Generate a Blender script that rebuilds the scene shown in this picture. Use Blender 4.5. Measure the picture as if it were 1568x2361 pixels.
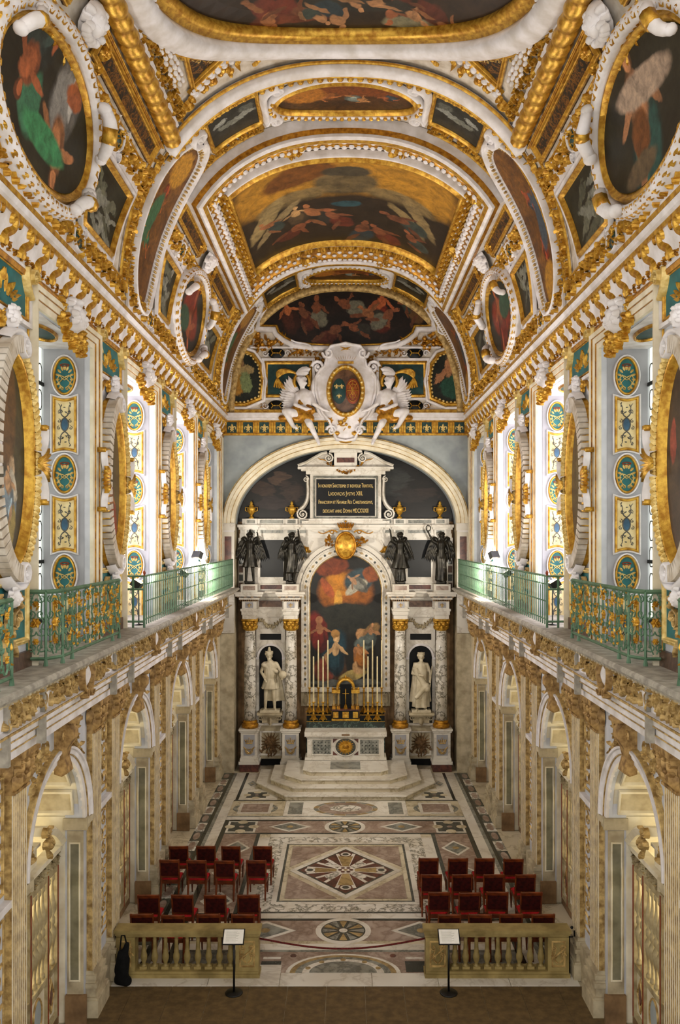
import bpy, math, random, bisect
from mathutils import Vector, Matrix
R = math.radians
PI = math.pi
sc = bpy.context.scene
col = sc.collection
for o in list(bpy.data.objects):
    bpy.data.objects.remove(o)

# ------------------------------------------------------------------ camera, sky, light, exposure
CAMZ = 8.4
cam_d = bpy.data.cameras.new('camera')
cam = bpy.data.objects.new('camera', cam_d)
col.objects.link(cam)
cam.location = (0, 0, CAMZ)
cam.rotation_euler = (R(90), 0, 0)
cam_d.sensor_fit = 'HORIZONTAL'
cam_d.sensor_width = 36
cam_d.lens = 36 * 1950 / 1568
cam_d.shift_x = -(797 - 784) / 1568
cam_d.shift_y = (1240 - 1180.5) / 1568
cam_d.clip_end = 200
sc.camera = cam

world = bpy.data.worlds.new('World')
sc.world = world
world.use_nodes = True
bg = world.node_tree.nodes['Background']
bg.inputs[0].default_value = (1.0, 0.96, 0.9, 1)
bg.inputs[1].default_value = 1.35
sc.cycles.max_bounces = 4
sc.cycles.diffuse_bounces = 2
sc.cycles.use_adaptive_sampling = True
sc.cycles.adaptive_threshold = 0.05
sc.cycles.glossy_bounces = 2
sc.cycles.transmission_bounces = 0
sc.cycles.transparent_max_bounces = 2
sc.view_settings.view_transform = 'Standard'
sc.view_settings.look = 'None'
sc.view_settings.gamma = 1
sc.view_settings.use_curve_mapping = False
sc.view_settings.exposure = EXPOSURE = 0.54
WINDOW_LIGHT = 1.5          # daylight standing in the panes
CHAPEL_LIGHT = 3.6
FLOOD = 110
ALTAR_FILL = 190  # power of the pair added to light the altar


def lamp(name, loc, size, power, color=(1, .9, .75), rot=(0, 0, 0), sy=None):
    d = bpy.data.lights.new(name, 'AREA')
    d.energy = power
    d.color = color
    d.size = size
    if sy:
        d.shape = 'RECTANGLE'
        d.size_y = sy
    o = bpy.data.objects.new(name, d)
    col.objects.link(o)
    o.location = loc
    o.rotation_euler = rot
    return o


def aim(o, target):
    o.rotation_euler = (Vector(target) - o.location).to_track_quat('-Z', 'Y').to_euler()


# ------------------------------------------------------------------ main dimensions (metres)
W = 4.43        # upper wall face
WG = 5.25       # glass plane
ZG = 6.62       # gallery floor
WE = 3.80       # gallery edge
WR = 3.99       # gallery railing
WL = 4.56       # lower wall face
WP = 4.45       # lower pilaster face
YB = 30.3       # face of the end wall
YR = 31.4       # back of the altar recess in the end wall
ZS = 12.68      # vault springing
VA, VB_, VN = 4.29, 4.85, 2.3
BAY = 4.83
WIN = [13.35 + BAY * k for k in range(-1, 4)]
PIER = [10.935 + BAY * k for k in range(0, 4)]
HW = 1.3        # half width of windows and arches
ZA = 3.55       # springing of the arches
ZW = 11.68      # top of the window openings
ZT = 12.1       # underside of the great cornice
YN = 5.2        # the near end of the modelled hall

# ------------------------------------------------------------------ materials
def hexc(h):
    h = h.lstrip('#')
    c = [int(h[i:i + 2], 16) / 255 for i in (0, 2, 4)]
    return tuple(x / 12.92 if x <= .04045 else ((x + .055) / 1.055) ** 2.4 for x in c) + (1,)


MATS = {}


class NT:
    """small helper round a material's node tree"""
    def __init__(s, name, rough=.6, metal=0, spec=.4):
        s.m = bpy.data.materials.new(name)
        s.m.use_nodes = True
        s.t = s.m.node_tree
        s.b = s.t.nodes['Principled BSDF']
        s.b.inputs['Roughness'].default_value = rough
        s.b.inputs['Metallic'].default_value = metal
        s.b.inputs['Specular IOR Level'].default_value = spec
        MATS[name] = s.m

    def n(s, typ, **kw):
        nd = s.t.nodes.new(typ)
        for k, v in kw.items():
            setattr(nd, k, v)
        return nd

    def l(s, a, b):
        s.t.links.new(a, b)

    def coord(s, kind='Object', scale=(1, 1, 1), loc=(0, 0, 0), rot=(0, 0, 0)):
        tc = s.n('ShaderNodeTexCoord')
        mp = s.n('ShaderNodeMapping')
        mp.inputs['Scale'].default_value = scale
        mp.inputs['Location'].default_value = loc
        mp.inputs['Rotation'].default_value = rot
        s.l(tc.outputs[kind], mp.inputs[0])
        return mp.outputs[0]

    def noise(s, vec, scale=5, detail=4, rough=.55, dist=0):
        nd = s.n('ShaderNodeTexNoise')
        nd.inputs['Scale'].default_value = scale
        nd.inputs['Detail'].default_value = detail
        nd.inputs['Roughness'].default_value = rough
        nd.inputs['Distortion'].default_value = dist
        if vec is not None:
            s.l(vec, nd.inputs['Vector'])
        return nd

    def ramp(s, fac, stops):
        nd = s.n('ShaderNodeValToRGB')
        e = nd.color_ramp.elements
        while len(e) < len(stops):
            e.new(.5)
        for el, (p, c) in zip(e, stops):
            el.position = p
            el.color = hexc(c) if isinstance(c, str) else c
        s.l(fac, nd.inputs[0])
        return nd.outputs[0]

    def bump(s, fac, strength=.2, dist=.02):
        nd = s.n('ShaderNodeBump')
        nd.inputs['Strength'].default_value = strength
        nd.inputs['Distance'].default_value = dist
        s.l(fac, nd.inputs['Height'])
        s.l(nd.outputs[0], s.b.inputs['Normal'])


def mat_var(name, c1, c2, rough=.6, metal=0, scale=3, bump=0, spec=.4, coord='Object', detail=5, lo=.35, hi=.65, bscale=None):
    k = NT(name, rough, metal, spec)
    v = k.coord(coord)
    nz = k.noise(v, scale, min(detail, 3))
    k.l(k.ramp(nz.outputs[0], [(lo, c1), (hi, c2)]), k.b.inputs['Base Color'])
    if bump and name.startswith('gold'):
        nb = k.noise(v, bscale or scale * 6, 1)
        k.bump(nb.outputs[0], bump, .01)
    return k.m


def mat_marble(name, base, vein, vein2=None, scale=2.2, width=.07, rough=.3, dist=1.2, cloud=None):
    k = NT(name, rough, 0, .5)
    v = k.coord('Object')
    nz = k.noise(v, scale, 5, .62, dist * .35)
    sub = k.n('ShaderNodeMath', operation='SUBTRACT')
    k.l(nz.outputs[0], sub.inputs[0])
    sub.inputs[1].default_value = .5
    ab = k.n('ShaderNodeMath', operation='ABSOLUTE')
    k.l(sub.outputs[0], ab.inputs[0])
    c1 = k.ramp(ab.outputs[0], [(0, vein), (width, vein2 or base), (min(1, width * 2.4), base)])
    n2 = k.noise(v, scale * .6, 2)
    c2 = k.ramp(n2.outputs[0], [(.4, '#ffffff'), (.7, cloud or '#d8d2c8')])
    mx = k.n('ShaderNodeMix', data_type='RGBA', blend_type='MULTIPLY')
    mx.inputs[0].default_value = .8
    k.l(c1, mx.inputs[6])
    k.l(c2, mx.inputs[7])
    k.l(mx.outputs[2], k.b.inputs['Base Color'])
    return k.m


def mat_emit(name, color, strength):
    k = NT(name, .5)
    k.b.inputs['Base Color'].default_value = hexc(color)
    k.b.inputs['Emission Color'].default_value = hexc(color)
    k.b.inputs['Emission Strength'].default_value = strength
    return k.m


M = MATS
mat_var('gold', '#a8741c', '#e2b448', .38, .55, 9, .25, .5)
mat_var('gold_deep', '#8a5712', '#cf962c', .4, .5, 9, .25, .5)
mat_var('gold_pale', '#c9a552', '#f0d791', .45, .3, 9, .15, .5)
mat_var('gold_worn', '#8a6c3c', '#d8b878', .5, .25, 8, .3, .4)
mat_var('gilt_red', '#7a5a30', '#c4a066', .55, .2, 8, .3, .4)
mat_var('plaster', '#d6cfca', '#f2eef0', .7, 0, 3, .1, .3)
mat_var('plaster_old', '#b7a893', '#ded5c8', .75, 0, 4, .25, .3)
mat_var('cream', '#d9ccae', '#efe6cf', .6, 0, 3, .05, .3)
mat_var('wall_grey', '#8f979b', '#a9b1b2', .7, 0, 1.5, .04, .3)
mat_var('wall_blue', '#9d9da1', '#b2b1b6', .65, 0, 1.5, .04, .3)
mat_var('pale_blue', '#bdbfc5', '#d5d6dc', .65, 0, 2, .05, .3)
mat_var('teal', '#1c5a5c', '#2a7476', .55, 0, 4, .05, .4)
mat_var('teal_dark', '#12302f', '#1e4644', .5, 0, 5, .05, .4)
mat_var('stone_grey', '#8d877c', '#b4ada0', .8, 0, 6, .15, .3)
mat_var('stone_warm', '#a39478', '#cdbf9f', .75, 0, 3, .2, .3)
mat_var('stone_brown', '#6a5238', '#927350', .75, 0, 3, .2, .3)
mat_var('balustrade', '#7c6a3c', '#a8935c', .5, 0, 3, .12, .4)
mat_var('panel_olive', '#67634f', '#86816b', .6, 0, 3, .05, .3)
mat_var('panel_cream', '#d8bf86', '#ecd9a6', .6, 0, 6, .05, .3)
mat_var('ink_grey', '#4c4a46', '#6c6a66', .6, 0, 6, .05, .3)
mat_var('screen_wood', '#8f7d5a', '#c3b48d', .6, 0, 4, .2, .3)
mat_var('red_line', '#7a2e14', '#9c4726', .5, 0, 5, .1, .4)
mat_var('mahogany', '#4a1c08', '#7c3812', .32, 0, 7, .05, .5)
mat_var('velvet', '#2a0605', '#46100c', .85, 0, 14, .2, .2)
mat_var('velvet_seat', '#8c0f12', '#b81c24', .85, 0, 14, .2, .2)
mat_var('black_metal', '#0a0a0a', '#161616', .4, .3, 5, 0, .5)
mat_var('black_stone', '#040505', '#0c0e0f', .4, 0, 3, 0, .25)
mat_var('black_cloth', '#050505', '#121212', .9, 0, 8, .3, .2)
mat_var('bronze', '#1d1b18', '#3c382f', .38, .6, 6, .15, .5)
mat_var('statue_marble', '#c2b494', '#e2d6ba', .5, 0, 4, .1, .4)
mat_var('rail_green', '#48694f', '#648469', .5, 0, 5, .05, .4)
mat_var('floor_brown', '#54432a', '#6d5837', .7, 0, 6, .1, .3)
mat_var('paper', '#e8e4da', '#f6f3ec', .8, 0, 5, 0, .2)
mat_var('candle', '#d8c58e', '#efe3bd', .55, 0, 5, 0, .4)
mat_var('lead', '#1a1c1a', '#2c2f2c', .6, .2, 5, 0, .4)
mat_var('rope_red', '#4a1513', '#6b2420', .8, 0, 30, .2, .2)
mat_var('jewel_blue', '#20415a', '#34627f', .4, 0, 6, 0, .5)
mat_marble('marble_white', '#e6e0d4', '#cdc4b5', '#ddd6c9', 1.1, .02, .32)
mat_marble('marble_veined', '#e9e4da', '#6c6a60', '#b9b3a6', 3.4, .026, .25, .9, '#dcd3c2')
mat_marble('marble_grey', '#9a9a90', '#5d5f58', '#8a8a80', 2.2, .05, .3, 1.2)
mat_marble('marble_pink', '#b3a092', '#8c7566', '#a48f80', 2.4, .05, .35, 1.0, '#c8b8aa')
mat_marble('marble_red', '#6f3d2c', '#42211a', '#60352a', 2.6, .05, .35, 1.0)
mat_marble('marble_ochre', '#b59a66', '#8a7144', '#a88e5c', 2.4, .05, .35, 1.0)
mat_marble('marble_dark', '#3c3f38', '#6c6e62', '#3c3f38', 2.4, .02, .3, 1.0)
mat_marble('marble_black', '#23261f', '#4a4d46', '#1c1e1c', 2.0, .012, .25, 1.0)
mat_marble('marble_green', '#1c2a22', '#5a7062', '#22322a', 2.2, .02, .2, 1.4)
mat_marble('marble_cream', '#d8ccb0', '#ab9c7c', '#cabd9f', 1.3, .02, .35)
mat_marble('marble_brown', '#7a5a44', '#4a3325', '#6c4f3b', 1.8, .06, .4)
mat_emit('pane_glass', '#eef4ee', WINDOW_LIGHT)
mat_emit('pane_dim', '#d2d6cc', WINDOW_LIGHT * .62)
mat_emit('pane_small', '#d2d6cc', WINDOW_LIGHT * .62).cycles.emission_sampling = 'NONE'
mat_emit('pane_bright', '#f4f0fa', WINDOW_LIGHT * 1.9)
mat_emit('chapel_glass', '#fff1c8', CHAPEL_LIGHT)


def mat_painting(name, base, dark, patches, seed=0, warp=.035, rough=.45, grain=.6, A=1.0):
    """flat painted canvas: mottled ground with soft warped patches of colour; patches: (u,v,ru,rv,rot,colour)"""
    k = NT(name, rough, 0, .35)
    uv = k.n('ShaderNodeUVMap')
    mp = k.n('ShaderNodeMapping')
    mp.inputs['Location'].default_value = (seed * 3.7, seed * 1.9, seed)
    mp.inputs['Scale'].default_value = (A, 1, 1)
    k.l(uv.outputs[0], mp.inputs[0])
    nz = k.noise(mp.outputs[0], 3.2, 5, .6, .6)
    cur = k.ramp(nz.outputs[0], [(.3, dark), (.7, base)])
    wn = k.noise(mp.outputs[0], 9.0, 3, .6)
    sb = k.n('ShaderNodeVectorMath', operation='SUBTRACT')
    k.l(wn.outputs['Color'], sb.inputs[0])
    sb.inputs[1].default_value = (.5, .5, .5)
    ml = k.n('ShaderNodeVectorMath', operation='SCALE')
    k.l(sb.outputs[0], ml.inputs[0])
    ml.inputs['Scale'].default_value = warp * 2
    ad = k.n('ShaderNodeVectorMath', operation='ADD')
    k.l(uv.outputs[0], ad.inputs[0])
    k.l(ml.outputs[0], ad.inputs[1])
    flat = k.n('ShaderNodeVectorMath', operation='MULTIPLY')
    k.l(ad.outputs[0], flat.inputs[0])
    flat.inputs[1].default_value = (A, 1, 0)
    assert len(patches) <= 62, (name, len(patches))
    for (u, v, ru, rv, rot, c) in patches:
        m2 = k.n('ShaderNodeMapping', vector_type='TEXTURE')
        m2.inputs['Location'].default_value = (u * A, v, 0)
        m2.inputs['Rotation'].default_value = (0, 0, R(rot))
        m2.inputs['Scale'].default_value = (ru * A, rv, 1)
        k.l(flat.outputs[0], m2.inputs[0])
        ln = k.n('ShaderNodeVectorMath', operation='LENGTH')
        k.l(m2.outputs[0], ln.inputs[0])
        mr = k.n('ShaderNodeMapRange')
        mr.inputs[1].default_value = 1.05
        mr.inputs[2].default_value = .84
        k.l(ln.outputs['Value'], mr.inputs[0])
        mx = k.n('ShaderNodeMix', data_type='RGBA')
        k.l(mr.outputs[0], mx.inputs[0])
        k.l(cur, mx.inputs[6])
        mx.inputs[7].default_value = hexc(c)
        cur = mx.outputs[2]
    n3 = k.noise(mp.outputs[0], 15, 6, .75, .4)
    g = k.ramp(n3.outputs[0], [(.32, (1 - grain,) * 3 + (1,)), (.5, (.85, .84, .82, 1)), (.66, (1.25, 1.22, 1.15, 1))])
    mx = k.n('ShaderNodeMix', data_type='RGBA', blend_type='MULTIPLY')
    mx.inputs[0].default_value = 1
    k.l(cur, mx.inputs[6])
    k.l(g, mx.inputs[7])
    k.l(mx.outputs[2], k.b.inputs['Base Color'])
    return k.m


def figl(*a, **k):
    f_ = fig(*a, **k)
    return [f_[i] for i in (0, 1, 4, 5, 6, 8)]


def fig(u, v, s, lean=0, flesh='#b86a3c', cloth='#6a2a1c', up=1, asp=1):
    """patches for one painted draped figure about 1*s tall (v up)"""
    rn = random.Random(int(u * 977 + v * 331 + s * 100))
    a = R(lean)
    def q(x, y, rx, ry, rot, c):
        X = x * math.cos(a) - y * math.sin(a)
        Y = x * math.sin(a) + y * math.cos(a)
        return (u + X * s * asp, v + Y * s, rx * s * asp, ry * s, rot + lean, c)
    sh = lambda c, f: '#' + ''.join('%02x' % max(0, min(255, int(int(c[i:i + 2], 16) * f))) for i in (1, 3, 5))
    return [q(.02, -.22, .25, .34, rn.uniform(-20, 20), sh(cloth, .7)), q(-.04, -.16, .17, .26, rn.uniform(-20, 20), cloth), q(.1, -.3, .05, .2, rn.uniform(-30, 30), sh(cloth, 1.35)),
            q(.03, .1, .14, .21, rn.uniform(-15, 15), sh(flesh, .75)), q(.0, .12, .1, .17, rn.uniform(-15, 15), flesh),
            q(.2, .1, .045, .19, rn.uniform(40, 80), flesh), q(-.17, .06, .045, .17, rn.uniform(-60, -20), sh(flesh, .85)),
            q(.02, .37, .075, .1, 0, sh(flesh, .6)), q(.03, .35, .05, .075, 0, sh(flesh, 1.1)),
            q(.12, -.42, .05, .22, rn.uniform(-30, 30), flesh)]


FLESH = ['#a56a42', '#94583a', '#b5835a', '#8a5032', '#7c4a30']
CLOTH = ['#5a2a1c', '#3c4640', '#6a4a2a', '#2c3a40', '#6e3020', '#7a7664', '#33302a']


def crowd(n, u0, u1, v0, v1, s, seed, asp=1.0, dim=1.0):
    """patches for n small painted figures scattered over a field, five patches each"""
    rn = random.Random(seed)
    sh = lambda c, f: '#' + ''.join('%02x' % max(0, min(255, int(int(c[i:i + 2], 16) * f * dim))) for i in (1, 3, 5))
    out = []
    for i in range(n):
        u = u0 + (u1 - u0) * (i + rn.uniform(.2, .8)) / n
        v = rn.uniform(v0, v1)
        k = s * rn.uniform(.8, 1.25)
        L = rn.uniform(-75, 75)
        a = R(L)
        fl, cl = rn.choice(FLESH), rn.choice(CLOTH)
        for x, y, rx, ry, rot, c in ((.04, -.2, .2, .26, rn.uniform(-30, 30), sh(cl, 1)), (.0, .1, .11, .18, rn.uniform(-20, 20), sh(fl, 1)), (.17, .05, .045, .2, rn.uniform(30, 90), sh(fl, .9)), (-.1, -.32, .055, .22, rn.uniform(-40, 40), sh(fl, .85)), (.02, .34, .06, .08, 0, sh(fl, 1.1))):
            out.append((u + (x * math.cos(a) - y * math.sin(a)) * k * asp, v + (x * math.sin(a) + y * math.cos(a)) * k, rx * k * asp, ry * k, rot + L, c))
    return out
# ------------------------------------------------------------------ mesh building
class MB:
    """collects vertices in a (u, v, h) space; fm maps that space to world"""
    def __init__(s, fm=None):
        s.v = []
        s.f = []
        s.uv = {}
        s.fm = fm
        s.t = None

    def at(s, cu=0, cv=0, rot=0, sc=1, mir=1, h=0):
        c, q = math.cos(rot), math.sin(rot)
        s.t = lambda p: (cu + (c * p[0] * mir - q * p[1]) * sc, cv + (q * p[0] * mir + c * p[1]) * sc, h + p[2] * sc)
        return s

    def off(s):
        s.t = None
        return s

    def add(s, vs, fs, uvs=None):
        b = len(s.v)
        if s.t:
            vs = [s.t(p) for p in vs]
        s.v.extend(vs)
        s.f.extend([tuple(b + i for i in f) for f in fs])
        if uvs:
            for i, q in enumerate(uvs):
                s.uv[b + i] = q
        return s

    def mesh(s, name, mat, smooth=False):
        me = bpy.data.meshes.new(name)
        vs = s.v if s.fm is None else [s.fm(*p) for p in s.v]
        me.from_pydata(vs, [], s.f)
        if s.uv:
            l = me.uv_layers.new(name='UVMap')
            for lp in me.loops:
                l.data[lp.index].uv = s.uv.get(lp.vertex_index, (0, 0))
        me.materials.append(M[mat] if isinstance(mat, str) else mat)
        if smooth:
            me.polygons.foreach_set('use_smooth', [True] * len(me.polygons))
        me.validate()
        me.update()
        return me

    def build(s, name, mat, parent=None, smooth=False, kind=None, label=None, loc=None):
        o = bpy.data.objects.new(name, s.mesh(name, mat, smooth))
        col.objects.link(o)
        if parent:
            o.parent = parent
        if kind:
            o['kind'] = kind
        if label:
            o['label'] = label
        if loc:
            o.location = loc
        return o

    # -------- shapes
    def box(s, u0, u1, v0, v1, h0, h1, nu=1, nv=1):
        vs, fs = [], []
        for k, h in enumerate((h0, h1)):
            for j in range(nv + 1):
                for i in range(nu + 1):
                    vs.append((u0 + (u1 - u0) * i / nu, v0 + (v1 - v0) * j / nv, h))
        n = (nu + 1) * (nv + 1)
        ix = lambda i, j, k: k * n + j * (nu + 1) + i
        for j in range(nv):
            for i in range(nu):
                fs.append((ix(i, j, 1), ix(i + 1, j, 1), ix(i + 1, j + 1, 1), ix(i, j + 1, 1)))
                fs.append((ix(i, j + 1, 0), ix(i + 1, j + 1, 0), ix(i + 1, j, 0), ix(i, j, 0)))
        for i in range(nu):
            fs.append((ix(i, 0, 0), ix(i + 1, 0, 0), ix(i + 1, 0, 1), ix(i, 0, 1)))
            fs.append((ix(i + 1, nv, 0), ix(i, nv, 0), ix(i, nv, 1), ix(i + 1, nv, 1)))
        for j in range(nv):
            fs.append((ix(0, j + 1, 0), ix(0, j, 0), ix(0, j, 1), ix(0, j + 1, 1)))
            fs.append((ix(nu, j, 0), ix(nu, j + 1, 0), ix(nu, j + 1, 1), ix(nu, j, 1)))
        return s.add(vs, fs)

    def prism(s, poly, h0, h1, cap0=False, bev=0):
        n = len(poly)
        vs = [(x, y, h0) for x, y in poly]
        if bev:
            cx = sum(p[0] for p in poly) / n
            cy = sum(p[1] for p in poly) / n
            vs += [(x, y, h1 - bev) for x, y in poly]
            def inn(x, y):
                d = math.hypot(x - cx, y - cy) or 1
                return (x + (cx - x) / d * bev, y + (cy - y) / d * bev, h1)
            vs += [inn(x, y) for x, y in poly]
            rings = 3
        else:
            vs += [(x, y, h1) for x, y in poly]
            rings = 2
        fs = []
        for r in range(rings - 1):
            for i in range(n):
                j = (i + 1) % n
                fs.append((r * n + i, r * n + j, (r + 1) * n + j, (r + 1) * n + i))
        fs.append(tuple((rings - 1) * n + i for i in range(n)))
        if cap0:
            fs.append(tuple(reversed(range(n))))
        return s.add(vs, fs)

    def patch(s, p00, p10, p11, p01, nu=8, nv=8, h=0, thick=0):
        vs, fs, uvs = [], [], []
        for j in range(nv + 1):
            for i in range(nu + 1):
                a, b = i / nu, j / nv
                x = (p00[0] * (1 - a) + p10[0] * a) * (1 - b) + (p01[0] * (1 - a) + p11[0] * a) * b
                y = (p00[1] * (1 - a) + p10[1] * a) * (1 - b) + (p01[1] * (1 - a) + p11[1] * a) * b
                vs.append((x, y, h))
                uvs.append((a, b))
        w = nu + 1
        for j in range(nv):
            for i in range(nu):
                fs.append((j * w + i, j * w + i + 1, (j + 1) * w + i + 1, (j + 1) * w + i))
        s.add(vs, fs, uvs)
        return s

    def disc(s, cu, cv, ru, rv, h=0, nr=6, na=40, dome=0, fn=None, rim=0):
        """elliptical sheet with uv; fn(angle)->(x,y) unit outline replaces the circle"""
        vs, fs, uvs = [(cu, cv, h + dome)], [], [(.5, .5)]
        for r in range(1, nr + 1):
            for a in range(na):
                t = 2 * PI * a / na
                x, y = fn(t) if fn else (math.cos(t), math.sin(t))
                q = r / nr
                vs.append((cu + ru * x * q, cv + rv * y * q, h + dome * (1 - q * q)))
                uvs.append((.5 + .5 * x * q, .5 + .5 * y * q))
        for a in range(na):
            fs.append((0, 1 + a, 1 + (a + 1) % na))
        for r in range(nr - 1):
            for a in range(na):
                b = (a + 1) % na
                fs.append((1 + r * na + a, 1 + (r + 1) * na + a, 1 + (r + 1) * na + b, 1 + r * na + b))
        if rim:
            k = len(vs)
            for a in range(na):
                p = vs[1 + (nr - 1) * na + a]
                vs.append((p[0], p[1], p[2] - rim))
                uvs.append((0, 0))
            for a in range(na):
                b = (a + 1) % na
                fs.append((1 + (nr - 1) * na + a, k + a, k + b, 1 + (nr - 1) * na + b))
        return s.add(vs, fs, uvs)

    def sweep(s, path, prof, closed=False, cap=True):
        """profile [(offset to the left of the path, h)] swept along a (u,v) path"""
        n, m = len(path), len(prof)
        vs = []
        for i, (x, y) in enumerate(path):
            a = path[(i - 1) % n] if (closed or i) else None
            b = path[(i + 1) % n] if (closed or i < n - 1) else None
            def nrm(p, q):
                dx, dy = q[0] - p[0], q[1] - p[1]
                d = math.hypot(dx, dy) or 1e-9
                return (-dy / d, dx / d)
            if a and b:
                n1, n2 = nrm(a, (x, y)), nrm((x, y), b)
                bx, by = n1[0] + n2[0], n1[1] + n2[1]
                d2 = bx * bx + by * by
                if d2 < 1e-6:
                    nx, ny = n1
                else:
                    k = 2 / max(d2, .35)
                    nx, ny = bx * k, by * k
            else:
                nx, ny = nrm((x, y), b) if b else nrm(a, (x, y))
            for o, h in prof:
                vs.append((x + nx * o, y + ny * o, h))
        fs = []
        for i in range(n if closed else n - 1):
            j = (i + 1) % n
            for k in range(m - 1):
                fs.append((i * m + k, j * m + k, j * m + k + 1, i * m + k + 1))
        if not closed and cap:
            fs.append(tuple(range(m)))
            fs.append(tuple((n - 1) * m + k for k in reversed(range(m))))
        return s.add(vs, fs)

    def lathe(s, prof, n=16, cx=0, cy=0, ax='h', a0=0, a1=2 * PI, sq=None):
        """prof [(r, z)] turned round the h axis at (cx, cy)"""
        full = abs(a1 - a0 - 2 * PI) < 1e-6
        m = n if full else n + 1
        vs = []
        for r, z in prof:
            for i in range(m):
                t = a0 + (a1 - a0) * i / n
                vs.append((cx + r * math.cos(t), cy + r * math.sin(t), z))
        fs = []
        for k in range(len(prof) - 1):
            for i in range(n):
                j = (i + 1) % m
                fs.append((k * m + i, k * m + j, (k + 1) * m + j, (k + 1) * m + i))
        if full:
            if prof[0][0] > 1e-4:
                fs.append(tuple(reversed(range(m))))
            if prof[-1][0] > 1e-4:
                fs.append(tuple((len(prof) - 1) * m + i for i in range(m)))
        return s.add(vs, fs)

    def tube(s, pts, rad, n=6, cap=True, closed=False):
        """round tube along 3-D points; rad a number or a list"""
        N = len(pts)
        P_ = [Vector(p) for p in pts]
        rr = rad if isinstance(rad, (list, tuple)) else [rad] * N
        vs = []
        up = Vector((0, 0, 1))
        prev = None
        for i in range(N):
            if closed:
                d = P_[(i + 1) % N] - P_[i - 1]
            else:
                d = P_[min(i + 1, N - 1)] - P_[max(i - 1, 0)]
            if d.length < 1e-9:
                d = Vector((0, 0, 1))
            d.normalize()
            if prev is None:
                a = up if abs(d.dot(up)) < .9 else Vector((1, 0, 0))
                x = d.cross(a).normalized()
            else:
                x = (prev - d * prev.dot(d))
                x = x.normalized() if x.length > 1e-6 else d.orthogonal().normalized()
            prev = x
            y = d.cross(x)
            for k in range(n):
                t = 2 * PI * k / n
                q = P_[i] + (x * math.cos(t) + y * math.sin(t)) * rr[i]
                vs.append(tuple(q))
        fs = []
        for i in range(N if closed else N - 1):
            i2 = (i + 1) % N
            for k in range(n):
                k2 = (k + 1) % n
                fs.append((i * n + k, i * n + k2, i2 * n + k2, i2 * n + k))
        if cap and not closed:
            fs.append(tuple(reversed(range(n))))
            fs.append(tuple((N - 1) * n + k for k in range(n)))
        return s.add(vs, fs)

    def blob(s, u, v, h, a, b, c, na=7, nr=3, rot=0):
        """half ellipsoid bump standing on h"""
        ca, sa = math.cos(rot), math.sin(rot)
        vs, fs = [(u, v, h + c)], []
        for r in range(1, nr + 1):
            q = r / nr * PI / 2
            for i in range(na):
                t = 2 * PI * i / na
                x, y = a * math.cos(t) * math.sin(q), b * math.sin(t) * math.sin(q)
                vs.append((u + ca * x - sa * y, v + sa * x + ca * y, h + c * math.cos(q)))
        for i in range(na):
            fs.append((0, 1 + i, 1 + (i + 1) % na))
        for r in range(nr - 1):
            for i in range(na):
                j = (i + 1) % na
                fs.append((1 + r * na + i, 1 + (r + 1) * na + i, 1 + (r + 1) * na + j, 1 + r * na + j))
        return s.add(vs, fs)

    def ball(s, u, v, h, a, b=None, c=None, na=8, nr=6):
        b, c = b or a, c or a
        vs, fs = [(u, v, h + c)], []
        for r in range(1, nr):
            q = r / nr * PI
            for i in range(na):
                t = 2 * PI * i / na
                vs.append((u + a * math.cos(t) * math.sin(q), v + b * math.sin(t) * math.sin(q), h + c * math.cos(q)))
        vs.append((u, v, h - c))
        for i in range(na):
            fs.append((0, 1 + i, 1 + (i + 1) % na))
            fs.append((len(vs) - 1, 1 + (nr - 2) * na + (i + 1) % na, 1 + (nr - 2) * na + i))
        for r in range(nr - 2):
            for i in range(na):
                j = (i + 1) % na
                fs.append((1 + r * na + i, 1 + (r + 1) * na + i, 1 + (r + 1) * na + j, 1 + r * na + j))
        return s.add(vs, fs)

    def leaf(s, u, v, ang, L, w, h=0, hh=.03, curl=0.0):
        """ridged leaf lying on h, lifted along its midrib, curling by an angle"""
        vs, fs = [], []
        n = 4
        x, y, a = u, v, ang
        for i in range(n + 1):
            q = i / n
            ww = w * (.35 + 1.3 * q * (1 - q) * 2) * (1 if q < 1 else 0)
            nx, ny = -math.sin(a), math.cos(a)
            z = h + hh * (.35 + math.sin(q * PI * .75) * .9)
            vs += [(x + nx * ww / 2, y + ny * ww / 2, h), (x, y, z), (x - nx * ww / 2, y - ny * ww / 2, h)]
            x += math.cos(a) * L / n
            y += math.sin(a) * L / n
            a += curl / n
        for i in range(n):
            b = i * 3
            fs += [(b, b + 1, b + 4, b + 3), (b + 1, b + 2, b + 5, b + 4)]
        return s.add(vs, fs)

    def scroll(s, u, v, r, a0=0, turns=1.5, w=.03, hh=.04, h=0, d=1, n=9):
        """volute: a ridged band winding into the centre at (u,v) from radius r"""
        N = max(5, int(n * turns))
        vs, fs = [], []
        for i in range(N + 1):
            q = i / N
            t = a0 + d * 2 * PI * turns * q
            rr = r * (1 - .86 * q)
            ww = w * (1 - .5 * q)
            for k, (dr, z) in enumerate(((ww / 2, 0), (ww / 4, hh), (-ww / 4, hh), (-ww / 2, 0))):
                R_ = max(rr + dr, .002)
                vs.append((u + R_ * math.cos(t), v + R_ * math.sin(t), h + z * (1 - .2 * q)))
        for i in range(N):
            for k in range(3):
                fs.append((i * 4 + k, i * 4 + k + 1, (i + 1) * 4 + k + 1, (i + 1) * 4 + k))
        s.add(vs, fs)
        return s.blob(u, v, h, w * .6, w * .6, hh * 1.1, 6, 2)

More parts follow.
